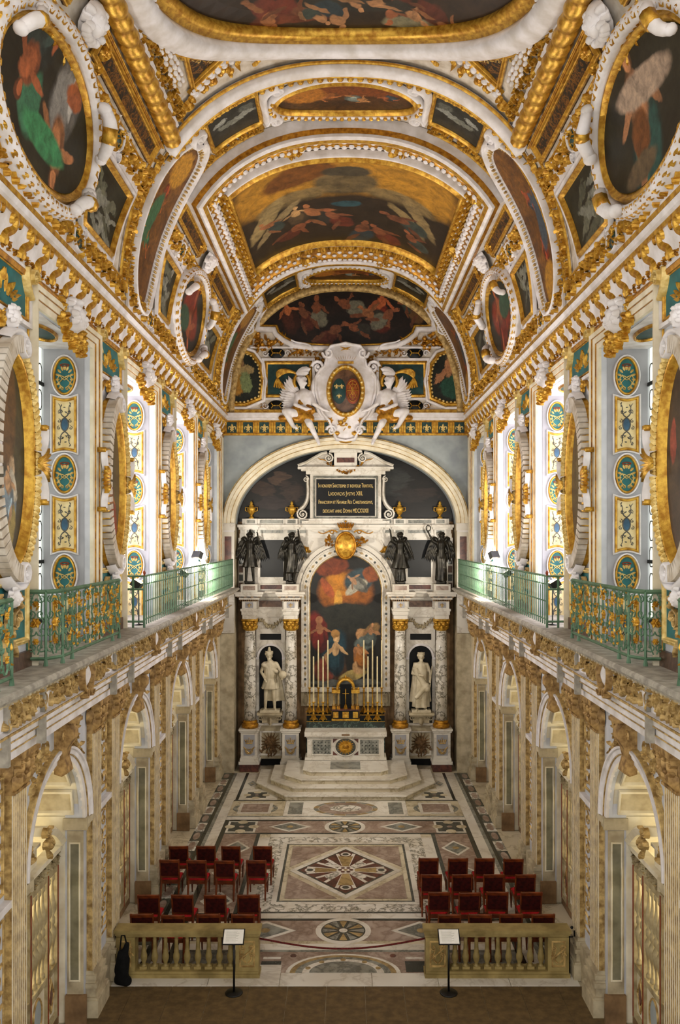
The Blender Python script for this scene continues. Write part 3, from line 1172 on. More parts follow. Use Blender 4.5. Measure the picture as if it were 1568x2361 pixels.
# --- strip between the bays: centre oval, two cloud panels, two long medallions
def strip(y0, y1, idx, sc_):
    yc, hy = (y0 + y1) / 2, (y1 - y0) / 2
    ru = 1.42 * sc_
    pcs = [(.5, .2, .5, .3, 0, '#7a3f18')] + fig(.35, .5, .5, 75, '#a8673a', '#8f5528', asp=.4) + fig(.6, .6, .5, -70, '#b07a4a', '#7e8a82', asp=.4) + fig(.8, .45, .4, 80, '#9c5630', '#3c4a52', asp=.4) + [(.2, .35, .16, .3, 10, '#b07028')]
    pm = mat_painting('strip_oval_painting_%d' % idx, '#5c3a1c', '#2a1a10', pcs, 2 + idx, A=2.5)
    words = ('before the great scaled frame', 'over the end wall lunette')[idx]
    t = thing('ceiling_painting', 'small oval ceiling painting at the crown ' + words, 'painting')
    MB(vault).disc(0, yc, ru, hy * .62, .02, 6, 40).build('canvas', pm, t)
    MB(vault).sweep(ellipse(0, yc, ru, hy * .62, 48), [(-a, b) for a, b in moulding(.13, .12)], True).build('gilt_frame', 'gold', t, True)
    b = MB(vault).sweep(ellipse(0, yc, ru + .13, hy * .62 + .13, 48), [(-a, b) for a, b in half_round(.14, .12)], True)
    b.build('white_ring', 'plaster', t, True)
    mb = MB(vault)
    for x, y, a in along(ellipse(0, yc, ru + .2, hy * .62 + .2, 60), .16, True):
        if y > yc - hy * .3 or idx:
            mb.blob(x, y, .1, .06, .05, .06, 6, 2, a)
    mb.build('gilt_beads', 'gold', t, kind='stuff')
    mb = MB(vault)
    for a in (-1, 1):
        mb.bez((a * (ru - .05), yc - hy * .85, 0), (a * (ru + .5), yc - hy * .9, 0), (a * (ru + .2), yc, 0), (a * (ru + .3), yc + hy * .5, 0), .2, .16, .14, .02, 12)
        mb.scroll(a * (ru + .12), yc + hy * .5, .2, 0 if a > 0 else PI, 1.5, .1, .16, .02, -a)
        mb.scroll(a * (ru - .05), yc - hy * .8, .14, 0 if a > 0 else PI, 1.2, .08, .14, .02, a)
    mb.build('volutes', 'plaster', t, True, 'stuff')
    # cloud panels
    a, b = ru + .45, SR[.37] - .28
    gm = MATS.get('cloud_canvas') or mat_painting('cloud_canvas', '#33342f', '#16170f', [(.3, .5, .3, .1, 15, '#8d8f86'), (.6, .55, .25, .08, -10, '#77796f'), (.75, .35, .16, .09, 20, '#9a9c94'), (.2, .3, .16, .1, 0, '#5b5d55')], 5, .12)
    for sg, wd in ((-1, 'left'), (1, 'right')):
        t = thing('ceiling_painting', 'grey cloud panel %s of the small crown oval %s' % (wd, words), 'painting')
        MB(vault).patch((sg * a, y0 + .22), (sg * b, y0 + .22), (sg * b, y1 - .45), (sg * a, y1 - .45), 8, 4, .01).build('canvas', gm, t)
        MB(vault).sweep(rect(sg * a, sg * b, y0 + .22, y1 - .45, 5), [(-sg * p, q) for p, q in moulding(.09, .08)], True).build('gilt_frame', 'gold', t, True)
    # long medallions
    mcs = (SR[.9] - .05, SR[.37] + .12)
    mc, mh = (mcs[0] + mcs[1]) / 2, (mcs[0] - mcs[1]) / 2
    for sg, wd in ((-1, 'left'), (1, 'right')):
        cols = (('#a8602c', '#3f6a48', '#8a3a1e') if sg < 0 else ('#a8502c', '#44505c', '#8a3218'))
        pm = mat_painting('long_medallion_%d_%s' % (idx, wd), '#8a5a22', '#4a2c12', fig(.35, .45, .5, 60, cols[0], cols[1], asp=.37) + fig(.65, .5, .5, 70, cols[0], cols[2], asp=.37) + [(.85, .5, .12, .3, 0, '#c08a2c'), (.5, .3, .2, .18, 20, cols[1])], 7 + idx + sg, A=2.7)
        t = thing('ceiling_painting', 'long curved medallion painting, %s slope of the vault, %s' % (wd, words), 'painting')
        mb = MB(vault).disc(sg * mc, yc, mh, hy * .84, .0, 6, 48, 0, lambda q: ellipse(0, 0, 1, 1, 1, q, q + 1, 2.6)[0])
        mb.build('canvas', pm, t)
        MB(vault).sweep(ellipse(sg * mc, yc, mh, hy * .84, 56, 0, 2 * PI, 2.6), [(-p, q) for p, q in ((0, -.02), (.02, .03), (.1, .09), (.13, .13), (.16, .14), (.19, .12), (.19, -.02))], True).build('medallion_frame', 'plaster', t, True)
        mb = MB(vault)
        for x, y, an in along(ellipse(sg * mc, yc, mh + .07, hy * .84 + .07, 90, 0, 2 * PI, 2.6), .09, True):
            mb.blob(x, y, .05, .085, .035, .05, 6, 2, an + PI / 2)
        mb.build('guilloche', 'gold_worn', t, kind='stuff')
        mb = MB(vault).at(sg * (mcs[1] - .1), y0 + .15, 0, 1, -sg)
        mb.scroll(0, .1, .24, PI / 2, 1.6, .12, .2, .02, 1)
        mb.bez((0, .34, 0), (.2, .5, 0), (.1, .9, 0), (-.15, 1.1, 0), .16, .1, .16, .02, 10)
        mb.off().build('volutes', 'plaster', t, True, 'stuff')
    # foliage along both edges of the strip
    for yy in (y0 + .1, y1 - .2):
        mb = MB(vault)
        lo = SR[.37] if yy < yc else ru + .4
        for a in (-1, 1):
            mb.foliage(a * (SR[.9] + .0 if yy < yc else SR[.40]), a * lo, yy, .26, rn, .07, .0)
        mb.build('gilt_foliage', 'gold', ceiling, kind='stuff')
        for a in (-1, 1):
            MB(vault).sweep([(a * (lo + (SR[.9] - lo) * i / 16), yy + .16) for i in range(17)], half_round(.06, .06)).build('gilt_fillet', 'gold', ceiling, True)


strip(YS1 + .05, YF2, 0, 1.0)
strip(28.1, YS2, 1, .92)

# --- the great scaled frame of the far bay with its painting
sF, sP = SR[.483] - .02, SR[.34]
yP0, yP1 = 20.15, 25.75
pcs = [(.5, .78, .6, .28, 0, '#b8842a'), (.3, .86, .18, .1, 20, '#7a4a1c'), (.5, .74, .15, .13, 0, '#6a5a3c'), (.5, .86, .11, .05, 0, '#4c4434'), (.25, .62, .18, .08, 15, '#8a744a'), (.75, .62, .18, .08, -15, '#8a744a'),
       (.5, .3, .6, .34, 0, '#2e2317'), (.12, .5, .05, .22, -30, '#a08a5c'), (.17, .42, .03, .24, -35, '#94805a'), (.85, .48, .04, .22, 30, '#8d7850'), (.8, .4, .03, .2, 35, '#8d7850')] + \
    figl(.27, .42, .26, 10, '#c49a66', '#5c4a34', asp=.85) + crowd(8, .1, .92, .1, .42, .3, 8, .9) + [(.5, .5, .07, .04, 0, '#2c5058')]
pm = mat_painting('great_ceiling_painting', '#3a2c1a', '#1a140d', pcs, 9, .025, A=1.1)
t = thing('ceiling_painting', 'great dark painting of a crowd before steps under a golden sky, in the scaled frame', 'painting')
MB(vault).patch((-sP, yP1), (sP, yP1), (sP, yP0), (-sP, yP0), 30, 6, .06).build('canvas', pm, t)
loop = []
NSG = 26
def ring(s0, ya, yb, n=NSG):
    p = [(-s0 + 2 * s0 * i / n, ya) for i in range(n)] + [(s0, ya + (yb - ya) * i / 6) for i in range(6)]
    return p + [(s0 - 2 * s0 * i / n, yb) for i in range(n)] + [(-s0, yb + (ya - yb) * i / 6) for i in range(6)]
MB(vault).sweep(ring(sP, yP0, yP1), [(-a, b) for a, b in moulding(.16, .22)], True).build('gilt_frame', 'gold', t, True)
mb = MB(vault).sweep(ring(sF, YF2, YF2b), [(0, -.02), (0, .42), (.04, .46), (.24, .46), (.28, .4), (.28, -.02)], True)
mb.build('outer_frame', 'plaster', t)
MB(vault).sweep(ring(sF, YF2, YF2b), [(.08, .46), (.08, .475), (.2, .475), (.2, .46)], True).build('gilt_band', 'gold', t)
MB(vault).sweep(ring(sF, YF2, YF2b), [(-.012, .24), (-.015, .24), (-.015, .36), (-.012, .36)], True).build('gilt_band', 'gold_deep', t)
p_in = ring(sF - .46, YF2 + .5, YF2b - .45)
b, tp = scale_roll(p_in, .42, .42, True, .17, 3)
o = b.build('scale_moulding', 'gold_deep', t, True)
tp.build('plaster_scales', 'plaster', o, True, 'stuff')
mb = MB(vault)
for x, y, a in along(ring(sF - .86, YF2 + 1.0, YF2b - .85), .42, True):
    if abs(x) > sP + .25 or y > yP1:
        mb.rosette(x, y, .15, .12, 6, .1)
mb.build('gilt_rosettes', 'gold', t, kind='stuff')
MB(vault).sweep(ring(sP + .2, yP0 - .2, yP1 + .18), [(-a, b) for a, b in half_round(.09, .18)], True).build('white_fillet', 'plaster', t, True)
mb = MB(vault)
for i, (x, y, a) in enumerate(along([(-sP + 2 * sP * i / 30, yP1 + .52) for i in range(31)], .34)):
    mb.blob(x, y, .1, .07, .1, .1, 7, 2)
    mb.bez((x - .14, y - .1, 0), (x - .12, y + .2, 0), (x + .12, y + .2, 0), (x + .14, y - .1, 0), .035, .035, .06, .08, 6)
mb.build('egg_band', 'gold', t, kind='stuff')
# gilt leaf sockets at the corners and a third of the way along the scaled roll
mb = MB(vault)
for x, y in [(a * (sF - .46), yy) for a in (-1, 1) for yy in (YF2 + .5, 22.7, YF2b - .45)] + [(a * 1.3, yy) for a in (-1, 1) for yy in (YF2 + .5, YF2b - .45)]:
    mb.cluster(x, y, .25, .25, 16, rn, .22, .12, .33)
mb.build('gilt_leaf_sockets', 'gold', t, kind='stuff')

# --- ovals on the slopes with white scrolls
OV = ((11.55, 'near the top corner'), (22.1, 'farther down the hall'))
GR = ((13.3, 15.75, 'near'), (YF2 + .25, 20.3, 'mid'), (23.95, 26.7, 'far'))
for sg, wd in ((-1, 'left'), (1, 'right')):
    for i, (y, ww) in enumerate(OV):
        hs, hy = .86, 1.62 - .1 * i
        if i == 0 and sg < 0:
            pcs = [(.45, .3, .3, .12, 0, '#3d7a5c')] + fig(.5, .62, .62, 90, '#b87a50', '#8f8c88', asp=1.9) + fig(.75, .25, .5, 110, '#b0623c', '#2c3a38', asp=1.9) + [(.3, .5, .14, .25, 0, '#3f8f5f'), (.85, .7, .1, .1, 0, '#a85a30')]
        elif i == 0:
            pcs = fig(.5, .5, .7, 90, '#b88058', '#23514c', asp=1.9) + [(.3, .45, .14, .3, 10, '#b8a08c'), (.6, .55, .2, .1, 0, '#7c4a24'), (.85, .6, .12, .2, 0, '#6a5a44')]
        else:
            pcs = [(.5, .5, .3, .35, 10, '#8a3018')] + fig(.5, .5, .6, 85, '#a85a34', '#7a2a18', asp=1.9) + [(.4, .3, .2, .2, 0, '#3a5a44')]
        pm = mat_painting('slope_oval_%s_%d' % (wd, i), '#2f2f24', '#141611', pcs, 13 + i + sg, A=.53)
        t = thing('ceiling_painting', 'oval painting in white scrolled gilt frame on the %s slope, %s' % (wd, ww), 'painting')
        MB(vault).disc(sg * S_OV, y, hs, hy, .1, 6, 48, 0, None, .1).build('canvas', pm, t)
        MB(vault).sweep(ellipse(sg * S_OV, y, hs, hy, 56), [(-a, b) for a, b in moulding(.17, .16)], True).build('gilt_frame', 'gold', t, True)
        MB(vault).sweep(ellipse(sg * S_OV, y, hs + .17, hy + .17, 56), [(-a, b) for a, b in ((0, 0), (0, .2), (.1, .24), (.2, .18), (.22, 0))], True).build('white_ring', 'plaster', t, True)
        mb = MB(vault)
        for x, yy, a in along(ellipse(sg * S_OV, y, hs + .27, hy + .27, 70), .19, True):
            mb.at(x, yy, a).scroll(0, 0, .075, 0, 1, .035, .04, .2, 1, 6).leaf(0, -.08, 0, .16, .07, .15, .06)
        mb.off().build('egg_ornament', 'gold', t, kind='stuff')
        # white banded volutes climbing over the rim
        mb, mg = MB(vault), MB(vault)
        for (aa, ln, r0) in ((1.0 if sg < 0 else PI - 1.0, .75, .19), (-1.0 if sg < 0 else PI + 1.0, .6, .16), (2.4 if sg < 0 else .74, .7, .19)):
            px, py = sg * S_OV + (hs + .12) * math.cos(aa), y + (hy + .12) * math.sin(aa)
            ta = aa + PI / 2
            pts = [(px + math.cos(ta) * (q - .5) * ln + math.cos(aa) * .1 * math.sin(q * 6), py + math.sin(ta) * (q - .5) * ln, .3 + .12 * math.sin(q * PI)) for q in [i_ / 8 for i_ in range(9)]]
            r0 *= .62
            mb.tube(pts, [r0 * (1 - .5 * abs(q / 8 - .4)) for q in range(9)], 8)
            mb.ball(pts[0][0], pts[0][1], pts[0][2], r0 * .95)
            mb.ball(pts[-1][0], pts[-1][1], pts[-1][2], r0 * .8)
            mg.tube(pts[3:6], r0 * 1.05, 8)
        mb.build('white_volutes', 'plaster', t, True, 'stuff')
        mg.build('gilt_bands', 'gold', t, True, 'stuff')
    for i, (y0, y1, ww) in enumerate(GR):
        pcs = [(rn.uniform(.15, .85), rn.uniform(.15, .75), rn.uniform(.04, .09), rn.uniform(.12, .3), rn.uniform(-40, 40), rn.choice(['#6d705f', '#83867a', '#575b4c', '#93958a'])) for _ in range(11)]
        pm = mat_painting('grisaille_%s_%d' % (wd, i), '#30352c', '#191d17', pcs, 20 + i * 2 + sg, .1, A=.65)
        pos = ('beside the corner oval', 'between the long medallion and the farther oval', 'beyond the farther oval')[i]
        t = thing('ceiling_painting', 'grey-green grisaille panel on the %s slope, %s' % (wd, pos), 'painting')
        a, b = sg * (SR[.87] - .12), sg * (SR[.61] + .12)
        # the end next to the long medallion is drawn out to a point half way up
        if i == 1:
            MB(vault).patch((a, y0 + .35), (b, y0), (b, y1), (a, y1 - .2), 6, 6, .015).build('canvas', pm, t)
            pth = [(a, y0 + .35), (a, y1 - .2), (b, y1), (b, y0)]
        else:
            MB(vault).patch((a, y0 + .25), (b, y0), (b, y1), (a, y1 - .5), 6, 6, .015).build('canvas', pm, t)
            pth = [(a, y0 + .25), (a, y1 - .5), (b, y1), (b, y0)]
        pp = []
        for q in range(4):
            pp += line(pth[q], pth[(q + 1) % 4], 6)[:-1]
        MB(vault).sweep(pp, [(sg * p, q) for p, q in moulding(.12, .1)], True).build('gilt_frame', 'gold', t, True)
        MB(vault).sweep(pp, [(sg * p, q) for p, q in ((-.02, 0), (-.02, .07), (-.09, .07), (-.1, 0))], True).build('white_fillet', 'plaster', t, True)

# ends of the bays: gilt cross bars and leaf work
for y in (12.55, 21.1, 23.1):
    mb = MB(vault).cluster(-(SR[.545] + SR[.47]) / 2, y + .1, .3, .1, 14, rn, .16, .07)
    on_vault('gilt_foliage', mb, 'gold', kind='stuff')

# foliage and gilt lines filling the slopes beside the strips
for y, w in ((16.25, .42), (27.45, .5), (27.95, .3)):
    for a_, b_ in ((SR[.87] - .02, SR[.462] + .1),):
        g_ = MB(vault).foliage(-a_, -b_, y, w, rn, .08, .0)
        on_vault('gilt_foliage', g_, 'gold', kind='stuff')
    for dy in (-w / 2 - .03, w / 2 - .01):
        on_vault('gilt_fillet', MB(vault).sweep([(-(SR[.462] + (SR[.9] - SR[.462]) * i / 14), y + dy) for i in range(15)], half_round(.05, .05)), 'gold', smooth=True)
# ------------------------------------------------------------------ upper walls (left built, right mirrored at the end)
def plane(O, U, N, V=(0, 0, 1)):
    O, U, N, V = Vector(O), Vector(U), Vector(N), Vector(V)
    return lambda u, v, h: tuple(O + U * u + V * v + N * h)


# great cornice: sloping frieze with scroll brackets, gilt and white top bands
WC, ZC = 4.20, 12.62
extrude([(-W, ZT - .1), (-W + .03, ZT - .1), (-W + .03, ZT - .02), (-W + .06, ZT), (-WC - .05, ZC - .06), (-WC - .05, ZC), (-W, ZC)], YN, YB).build('cornice_frieze', 'plaster', wall)
extrude([(-W, ZC), (-WC - .04, ZC), (-WC, ZC + .03), (-WC + .03, ZC + .1), (-WC - .02, ZC + .13), (-W, ZC + .13)], YN, YB).build('cornice_white_band', 'plaster', wall)
extrude([(-WC - .04, ZC + .13), (-WC + .01, ZC + .13), (-WC + .02, ZC + .2), (-WC - .04, ZC + .26), (-W, ZC + .26)], YN, YB).build('cornice_gilt_band', 'gold', wall)
extrude([(-W + .02, ZT - .12), (-W + .06, ZT - .12), (-W + .08, ZT - .06), (-W + .05, ZT), (-W + .02, ZT)], YN, YB).build('cornice_gilt_fillet', 'gold_deep', wall)
_U = Vector((W - .06 - WC - .05, 0, ZC - .06 - ZT))
LF = _U.length
_U.normalize()
_Nn = Vector((_U.z, 0, -_U.x))
cm = plane((-W + .06, 0, ZT), (0, 1, 0), _Nn, _U)
mb = MB(cm)
mb.at(0, .02, 0, LF)
mb.bez((-.34, .02, 0), (-.42, .5, 0), (.3, .35, 0), (.12, .82, 0), .3, .24, .1, .0, 10)
mb.bez((.12, .82, 0), (.02, 1.02, 0), (-.2, .95, 0), (-.16, .72, 0), .2, .1, .1, .0, 6)
mb.blob(-.12, .74, 0, .1, .1, .14, 6, 2)
mb.bez((.36, .98, 0), (.5, .92, 0), (.52, .8, 0), (.42, .7, 0), .12, .08, .08, 0, 5)
mb.blob(-.2, .16, .05, .1, .16, .08, 6, 2)
br = mb.off().mesh('scroll_bracket', 'gold')
mb = MB(cm).at(0, .02, 0, LF)
mb.prism([(.12, .1), (.5, .1), (.36, .62)], 0, .04)
tri_me = mb.off().mesh('bracket_gap', 'plaster')
NB = int((YB - 6.0) / .58)
for i in range(NB):
    o = bpy.data.objects.new('scroll_bracket', br)
    col.objects.link(o)
    o.parent = wall
    o.location = (0, YB - .3 - .58 * i, 0)
extrude([(-WC - .08, ZC - .07), (-WC - .02, ZC - .09), (-WC - .01, ZC - .03), (-WC - .06, ZC)], YN, YB).build('cornice_gilt_fillet', 'gold', wall)
MB(cm).foliage(9, YB, .06, .13, rn, .035, .0, .2).build('cornice_leaf_row', 'gold_deep', wall, kind='stuff')

# window surrounds on the wall face
def win_path(d):
    return [(-HW - d, ZG), (-HW - d, ZW + d), (HW + d, ZW + d), (HW + d, ZG)]


wf = [MB(wl).sweep(win_path(.0), [(0, 0), (0, .05), (.1, .06), (.1, .09), (.2, .1), (.2, .13), (.27, .14), (.27, 0)], cap=False).mesh('window_surround', 'cream'),
      MB(wl).sweep(win_path(.27), half_round(.03, .03), cap=False).mesh('gilt_fillet', 'gold'),
      MB(wl).sweep(win_path(.095), flatp(.018, .08), cap=False).mesh('gilt_fillet', 'gold_deep'),
      MB(wl).sweep(win_path(.195), flatp(.016, .12), cap=False).mesh('gilt_fillet', 'gold_deep')]
# keystone: white curly head over a gilt swag of fruit
kr = random.Random(5)
ks_head = MB(wl).head(0, 11.86, .08, .27, kr, 18).blob(0, 12.05, 0, .26, .16, .22, 8, 3).mesh('mask', 'plaster', True)
mb = MB(wl)
for i in range(15):
    q = i / 14
    a = PI * (1 + q)
    x, z = .42 * math.cos(a), 11.72 + .34 * math.sin(a)
    mb.cluster(x, z, .1, .1, 7, kr, .13, .09, .08 + .1 * math.sin(q * PI))
for sx in (-.42, .42):
    for q in range(5):
        mb.cluster(sx, 11.72 + q * .08, .1, .07, 5, kr, .12, .08, .06)
ks_gold = mb.mesh('fruit_swag', 'gold')


def inst(name, me, parent, y=0, kind=None, x=0):
    o = bpy.data.objects.new(name, me)
    col.objects.link(o)
    o.parent = parent
    o.location = (x, y, 0)
    if kind:
        o['kind'] = kind
    return o


# jamb lining and its painted panels (far jamb of every window, seen from the entrance)
JW = (W + WG) / 2 + .02


def jam(u, v, h):
    return (-(JW + u), HW - h, v)


def jam2(u, v, h):
    return (-(JW + u), -HW + h, v)


lining = MB(jam).box(-.33, .37, ZG, ZW, 0, .012).mesh('jamb_lining', 'wall_blue')
lining2 = MB(jam2).box(-.33, .37, ZG, ZW, 0, .012).mesh('jamb_lining', 'wall_blue')


def notch(hw, hh, c, n=8):
    """outline of an upright panel with hollowed ends"""
    p = [(-hw, -hh), *[(-hw + 2 * hw * i / n, -hh + c * math.sin(PI * i / n)) for i in range(1, n)], (hw, -hh), (hw, hh)]
    p += [(hw - 2 * hw * i / n, hh - c * math.sin(PI * i / n)) for i in range(1, n)] + [(-hw, hh)]
    return p


ov = {}
f = lambda: MB(jam)
ov['oval_frame'] = (f().sweep(ellipse(0, 0, .235, .365, 28), [(0, .01), (0, .05), (.02, .06), (.03, .03), (.03, .01)], True), 'plaster')
ov['gilt_rim'] = (f().sweep(ellipse(0, 0, .205, .335, 28), half_round(.045, .05, .01), True), 'gold')
ov['painted_ground'] = (f().disc(0, 0, .17, .3, .02, 2, 24), 'teal')
mb = f()
for a in (-1, 1):
    for q in range(7):
        t_ = -.9 + q * .42
        mb.leaf(a * .075 * math.cos(t_) * 1.2, -.05 + .15 * math.sin(t_), t_ if a > 0 else PI - t_, .085, .04, .022, .012)
    mb.bez((a * .02, -.21, 0), (a * .2, -.1, 0), (a * .12, .15, 0), (-a * .1, -.12, 0), .022, .016, .012, .025, 10)
    mb.scroll(a * .045, -.22, .035, PI / 2, 1.1, .014, .012, .022, a, 6)
mb.bez((-.08, .02, 0), (-.03, -.1, 0), (.03, -.1, 0), (.08, .02, 0), .016, .016, .012, .028, 6)
ov['gilt_cipher'] = (mb, 'gold_pale')
ov['crown'] = (f().sweep(ellipse(0, .185, .085, .03, 16), half_round(.018, .02, .025), True), 'red_line')
rc = {}
rc['panel_frame'] = (f().sweep(notch(.24, .53, .055), [(0, .01), (0, .05), (.015, .06), (.03, .03), (.03, .01)], True), 'plaster')
rc['gilt_rim'] = (f().sweep(notch(.21, .5, .055), half_round(.05, .045, .01), True), 'gold')
mb = f()
mb.prism(notch(.165, .455, .05), .01, .02)
rc['painted_ground'] = (mb, 'panel_cream')
mb = f()
for a in (-1, 1):
    for b in (-1, 1):
        mb.bez((0, b * .12, 0), (a * .14, b * .2, 0), (a * .02, b * .3, 0), (a * .11, b * .36, 0), .022, .01, .008, .022, 8)
        mb.scroll(a * .07, b * .22, .045, 0, 1.2, .016, .01, .022, a * b, 6)
        mb.scroll(a * .1, b * .06, .04, PI / 2, 1.1, .014, .01, .022, a * b, 6)
        for q in range(4):
            mb.leaf(a * rn.uniform(.02, .12), b * (.2 + .05 * q), rn.uniform(0, 6.2), .045, .022, .02, .008)
mb.sweep(ellipse(0, 0, .075, .12, 18), half_round(.02, .012, .022), True)
rc['arabesque'] = (mb, 'ink_grey')
mb = f().disc(0, 0, .06, .1, .024, 2, 16)
rc['blue_cipher'] = (mb, 'jewel_blue')


def mesh_set(d, nm):
    return [(k_, v_[0].mesh(k_, v_[1])) for k_, v_ in d.items()]


ovm, rcm = mesh_set(ov, 'oval'), mesh_set(rc, 'rect')
OVZ, RCZ = (11.2, 9.5, 7.77), (10.36, 8.63, 6.93)

# painted soffit of the window head
sof = lambda u, v, h: (-(JW + v), u, ZW - h)
so1 = MB(sof).box(-HW, HW, -.38, .37, -.02, .01).mesh('soffit', 'plaster')
so2 = MB(sof).sweep(ellipse(0, 0, .62, .25, 28), half_round(.05, .05, .01), True).mesh('gilt_rim', 'gold')
so3 = MB(sof).disc(0, 0, .58, .22, .02, 2, 24).mesh('painted_ground', 'teal_dark')

for c in WIN[1:]:
    for m_ in wf:
        inst(m_.name.split('.')[0], m_, wall, c)
    key = inst('keystone_mask', ks_head, wall, c, 'stuff')
    inst('fruit_swag', ks_gold, key, 0, 'stuff')
    inst('jamb_lining', lining, wall, c)
    inst('jamb_lining', lining2, wall, c)
    for zs, ms, nm in ((OVZ, ovm, 'oval_panel'), (RCZ, rcm, 'upright_panel')):
        for z in zs:
            root = empty(nm, (0, c, z), 0, wall)
            for k_, me in ms:
                inst(k_, me, root, 0, 'stuff' if k_ in ('gilt_cipher', 'arabesque') else None)
    s_ = inst('soffit', so1, wall, c)
    inst('gilt_rim', so2, s_)
    inst('painted_ground', so3, s_)

# pier dressing: white corner strips, teal panels with gilt branches, small heads and consoles
mb = MB(wl)
for a in (-1, 1):
    mb.box(a * .9 - .04, a * .9 + .04, ZG, ZT - .1, 0, .05)
corner_me = mb.mesh('corner_strip', 'plaster')
tp = [('teal_panel', MB(wl).box(-.72, .72, 11.42, 11.98, 0, .02).mesh('teal_panel', 'teal'), None),
      ('panel_frame', MB(wl).sweep(rect(-.78, .78, 11.36, 12.04), moulding(.08, .06), True).mesh('panel_frame', 'gold'), None),
      ('panel_frame', MB(wl).sweep(rect(-.84, .84, 11.3, 12.1), flatp(.06, .07), True).mesh('panel_frame', 'plaster'), None)]
mb = MB(wl)
for i in range(26):
    a = kr.uniform(.3, 2.84)
    r_ = kr.uniform(.08, .3)
    mb.leaf(r_ * 1.7 * math.cos(a), 11.5 + r_ * math.sin(a) * .8, a + kr.uniform(-.4, .4), .17, .06, .02, .03)
branch_me = mb.mesh('gilt_branches', 'gold')
small_head = MB(wl).head(0, 11.24, .08, .16, kr, 12).mesh('small_head', 'plaster', True)
mb = MB(wl)
for a in (-1, 1):
    mb.cluster(a * .14, 11.16, .1, .14, 9, kr, .13, .06, .03)
    mb.bez((a * .12, 11.3, 0), (a * .5, 11.2, 0), (a * .4, 11.0, 0), (a * .85, 10.95, 0), .1, .05, .05, 0, 8)
    mb.bez((a * .9, 10.2, 0), (a * .85, 10.6, 0), (a * .8, 10.9, 0), (a * .5, 11.1, 0), .05, .05, .04, 0, 8)
head_gold = mb.mesh('gilt_leaves', 'gold')
cons = MB(wl).scroll(0, 11.98, .13, 0, 1.5, .06, .14, .04, 1).bez((-.1, 12.1, 0), (-.2, 12.1, 0), (-.1, 11.8, 0), (.05, 11.7, 0), .12, .08, .1, .02, 6).mesh('gilt_console', 'gold_pale')
tb = [('lower_panel', MB(wl).box(-.7, .7, 7.0, 7.75, 0, .02).mesh('lower_panel', 'teal')),
      ('panel_frame', MB(wl).sweep(rect(-.78, .78, 6.95, 7.85), moulding(.1, .07), True).mesh('panel_frame', 'gold_pale'))]
dado = MB(wl).box(-1.0, 1.0, ZG, ZG + .22, 0, .06).mesh('dado', 'marble_brown')
for p in PIER:
    inst('corner_strip', corner_me, wall, p, 'stuff')
    for nm, me, kd in tp:
        inst(nm, me, wall, p)
    inst('gilt_branches', branch_me, wall, p, 'stuff')
    h_ = inst('small_head', small_head, wall, p, 'stuff')
    inst('gilt_leaves', head_gold, h_, 0, 'stuff')
    for a in (-.75, .75):
        inst('gilt_console', cons, wall, p + a, 'stuff')
    for nm, me in tb:
        inst(nm, me, wall, p)
    inst('dado', dado, wall, p)
# end strip next to the altar wall
MB(wl).box(29.2, 29.3, ZG, ZT - .1, 0, .05).build('corner_strip', 'plaster', wall)
MB(wl).box(30.0, 30.28, ZG, ZT - .1, 0, .06).build('corner_strip', 'cream', wall)

# ---- the oval paintings on the piers
ZO, OHU, OHV = 9.42, .56, 1.27
pt = {}
pt['gilt_frame'] = (MB(wl).sweep(ellipse(0, ZO, OHU, OHV, 48), [(-a, b) for a, b in ((0, .04), (.03, .09), (.06, .11), (.08, .16), (.14, .18), (.2, .14), (.22, 0))], True), 'gold', True)
# ribbed wreath on the side away from the entrance light: here the nearer half
mb, mg = MB(wl), MB(wl)
for i in range(34):
    t_ = PI / 2 + PI * (i + .5) / 34
    x, z = (OHU + .2) * math.cos(t_), (OHV + .2) * math.sin(t_)
    mb.at(x, ZO + z, math.atan2(z / (OHV + .2) ** 2, x / (OHU + .2) ** 2)).box(-.1, .12, -.045, .045, .1, .27)
mb.off()
pt['ribbed_wreath'] = (mb, 'plaster_old', False)
pt['wreath_core'] = (MB(wl).sweep(ellipse(0, ZO, OHU + .2, OHV + .2, 30, PI / 2, PI * 1.5), [(-a + .09, b) for a, b in half_round(.2, .24)]), 'gold', True)
mb = MB(wl)
for x, z, a in along(ellipse(0, ZO, OHU + .13, OHV + .13, 60, -PI / 2, PI / 2), .09):
    mb.leaf(x, z, a - .6, .15, .08, .175, .05)
    mb.leaf(x, z, a - 2.4, .13, .07, .175, .05)
pt['leaf_border'] = (mb, 'gold_pale', False)
mb = MB(wl)
for x, z, a in along(ellipse(0, ZO, OHU + .3, OHV + .3, 60, -PI / 2, PI / 2), .1):
    mb.blob(x, z, .08, .05, .035, .04, 6, 2, a)
pt['bead_border'] = (mb, 'gold_worn', False)
pt['white_rim'] = (MB(wl).sweep(ellipse(0, ZO, OHU + .22, OHV + .22, 40, -PI / 2, PI / 2), [(-a, b) for a, b in half_round(.1, .12)]), 'plaster', True)
mb, mg = MB(wl), MB(wl)
for a in (-1, 1):       # shells and curled straps half way up both sides
    for q in range(7):
        t_ = (q - 3) * .24
        mg.leaf(a * (OHU + .12), ZO, t_ if a > 0 else PI - t_, .36, .09, .2, .08)
    for b in (-1, 1):
        mb.bez((a * (OHU + .1), ZO + b * .12, 0), (a * (OHU + .3), ZO + b * .15, 0), (a * (OHU + .42), ZO + b * .3, 0), (a * (OHU + .4), ZO + b * .5, 0), .12, .08, .1, .16, 8)
        mg.box(a * (OHU + .34), a * (OHU + .46), ZO + b * .48, ZO + b * .56, .1, .24)
pt['shells'] = (mg, 'gold', True)
pt['curled_straps'] = (mb, 'plaster', True)
mb = MB(wl)
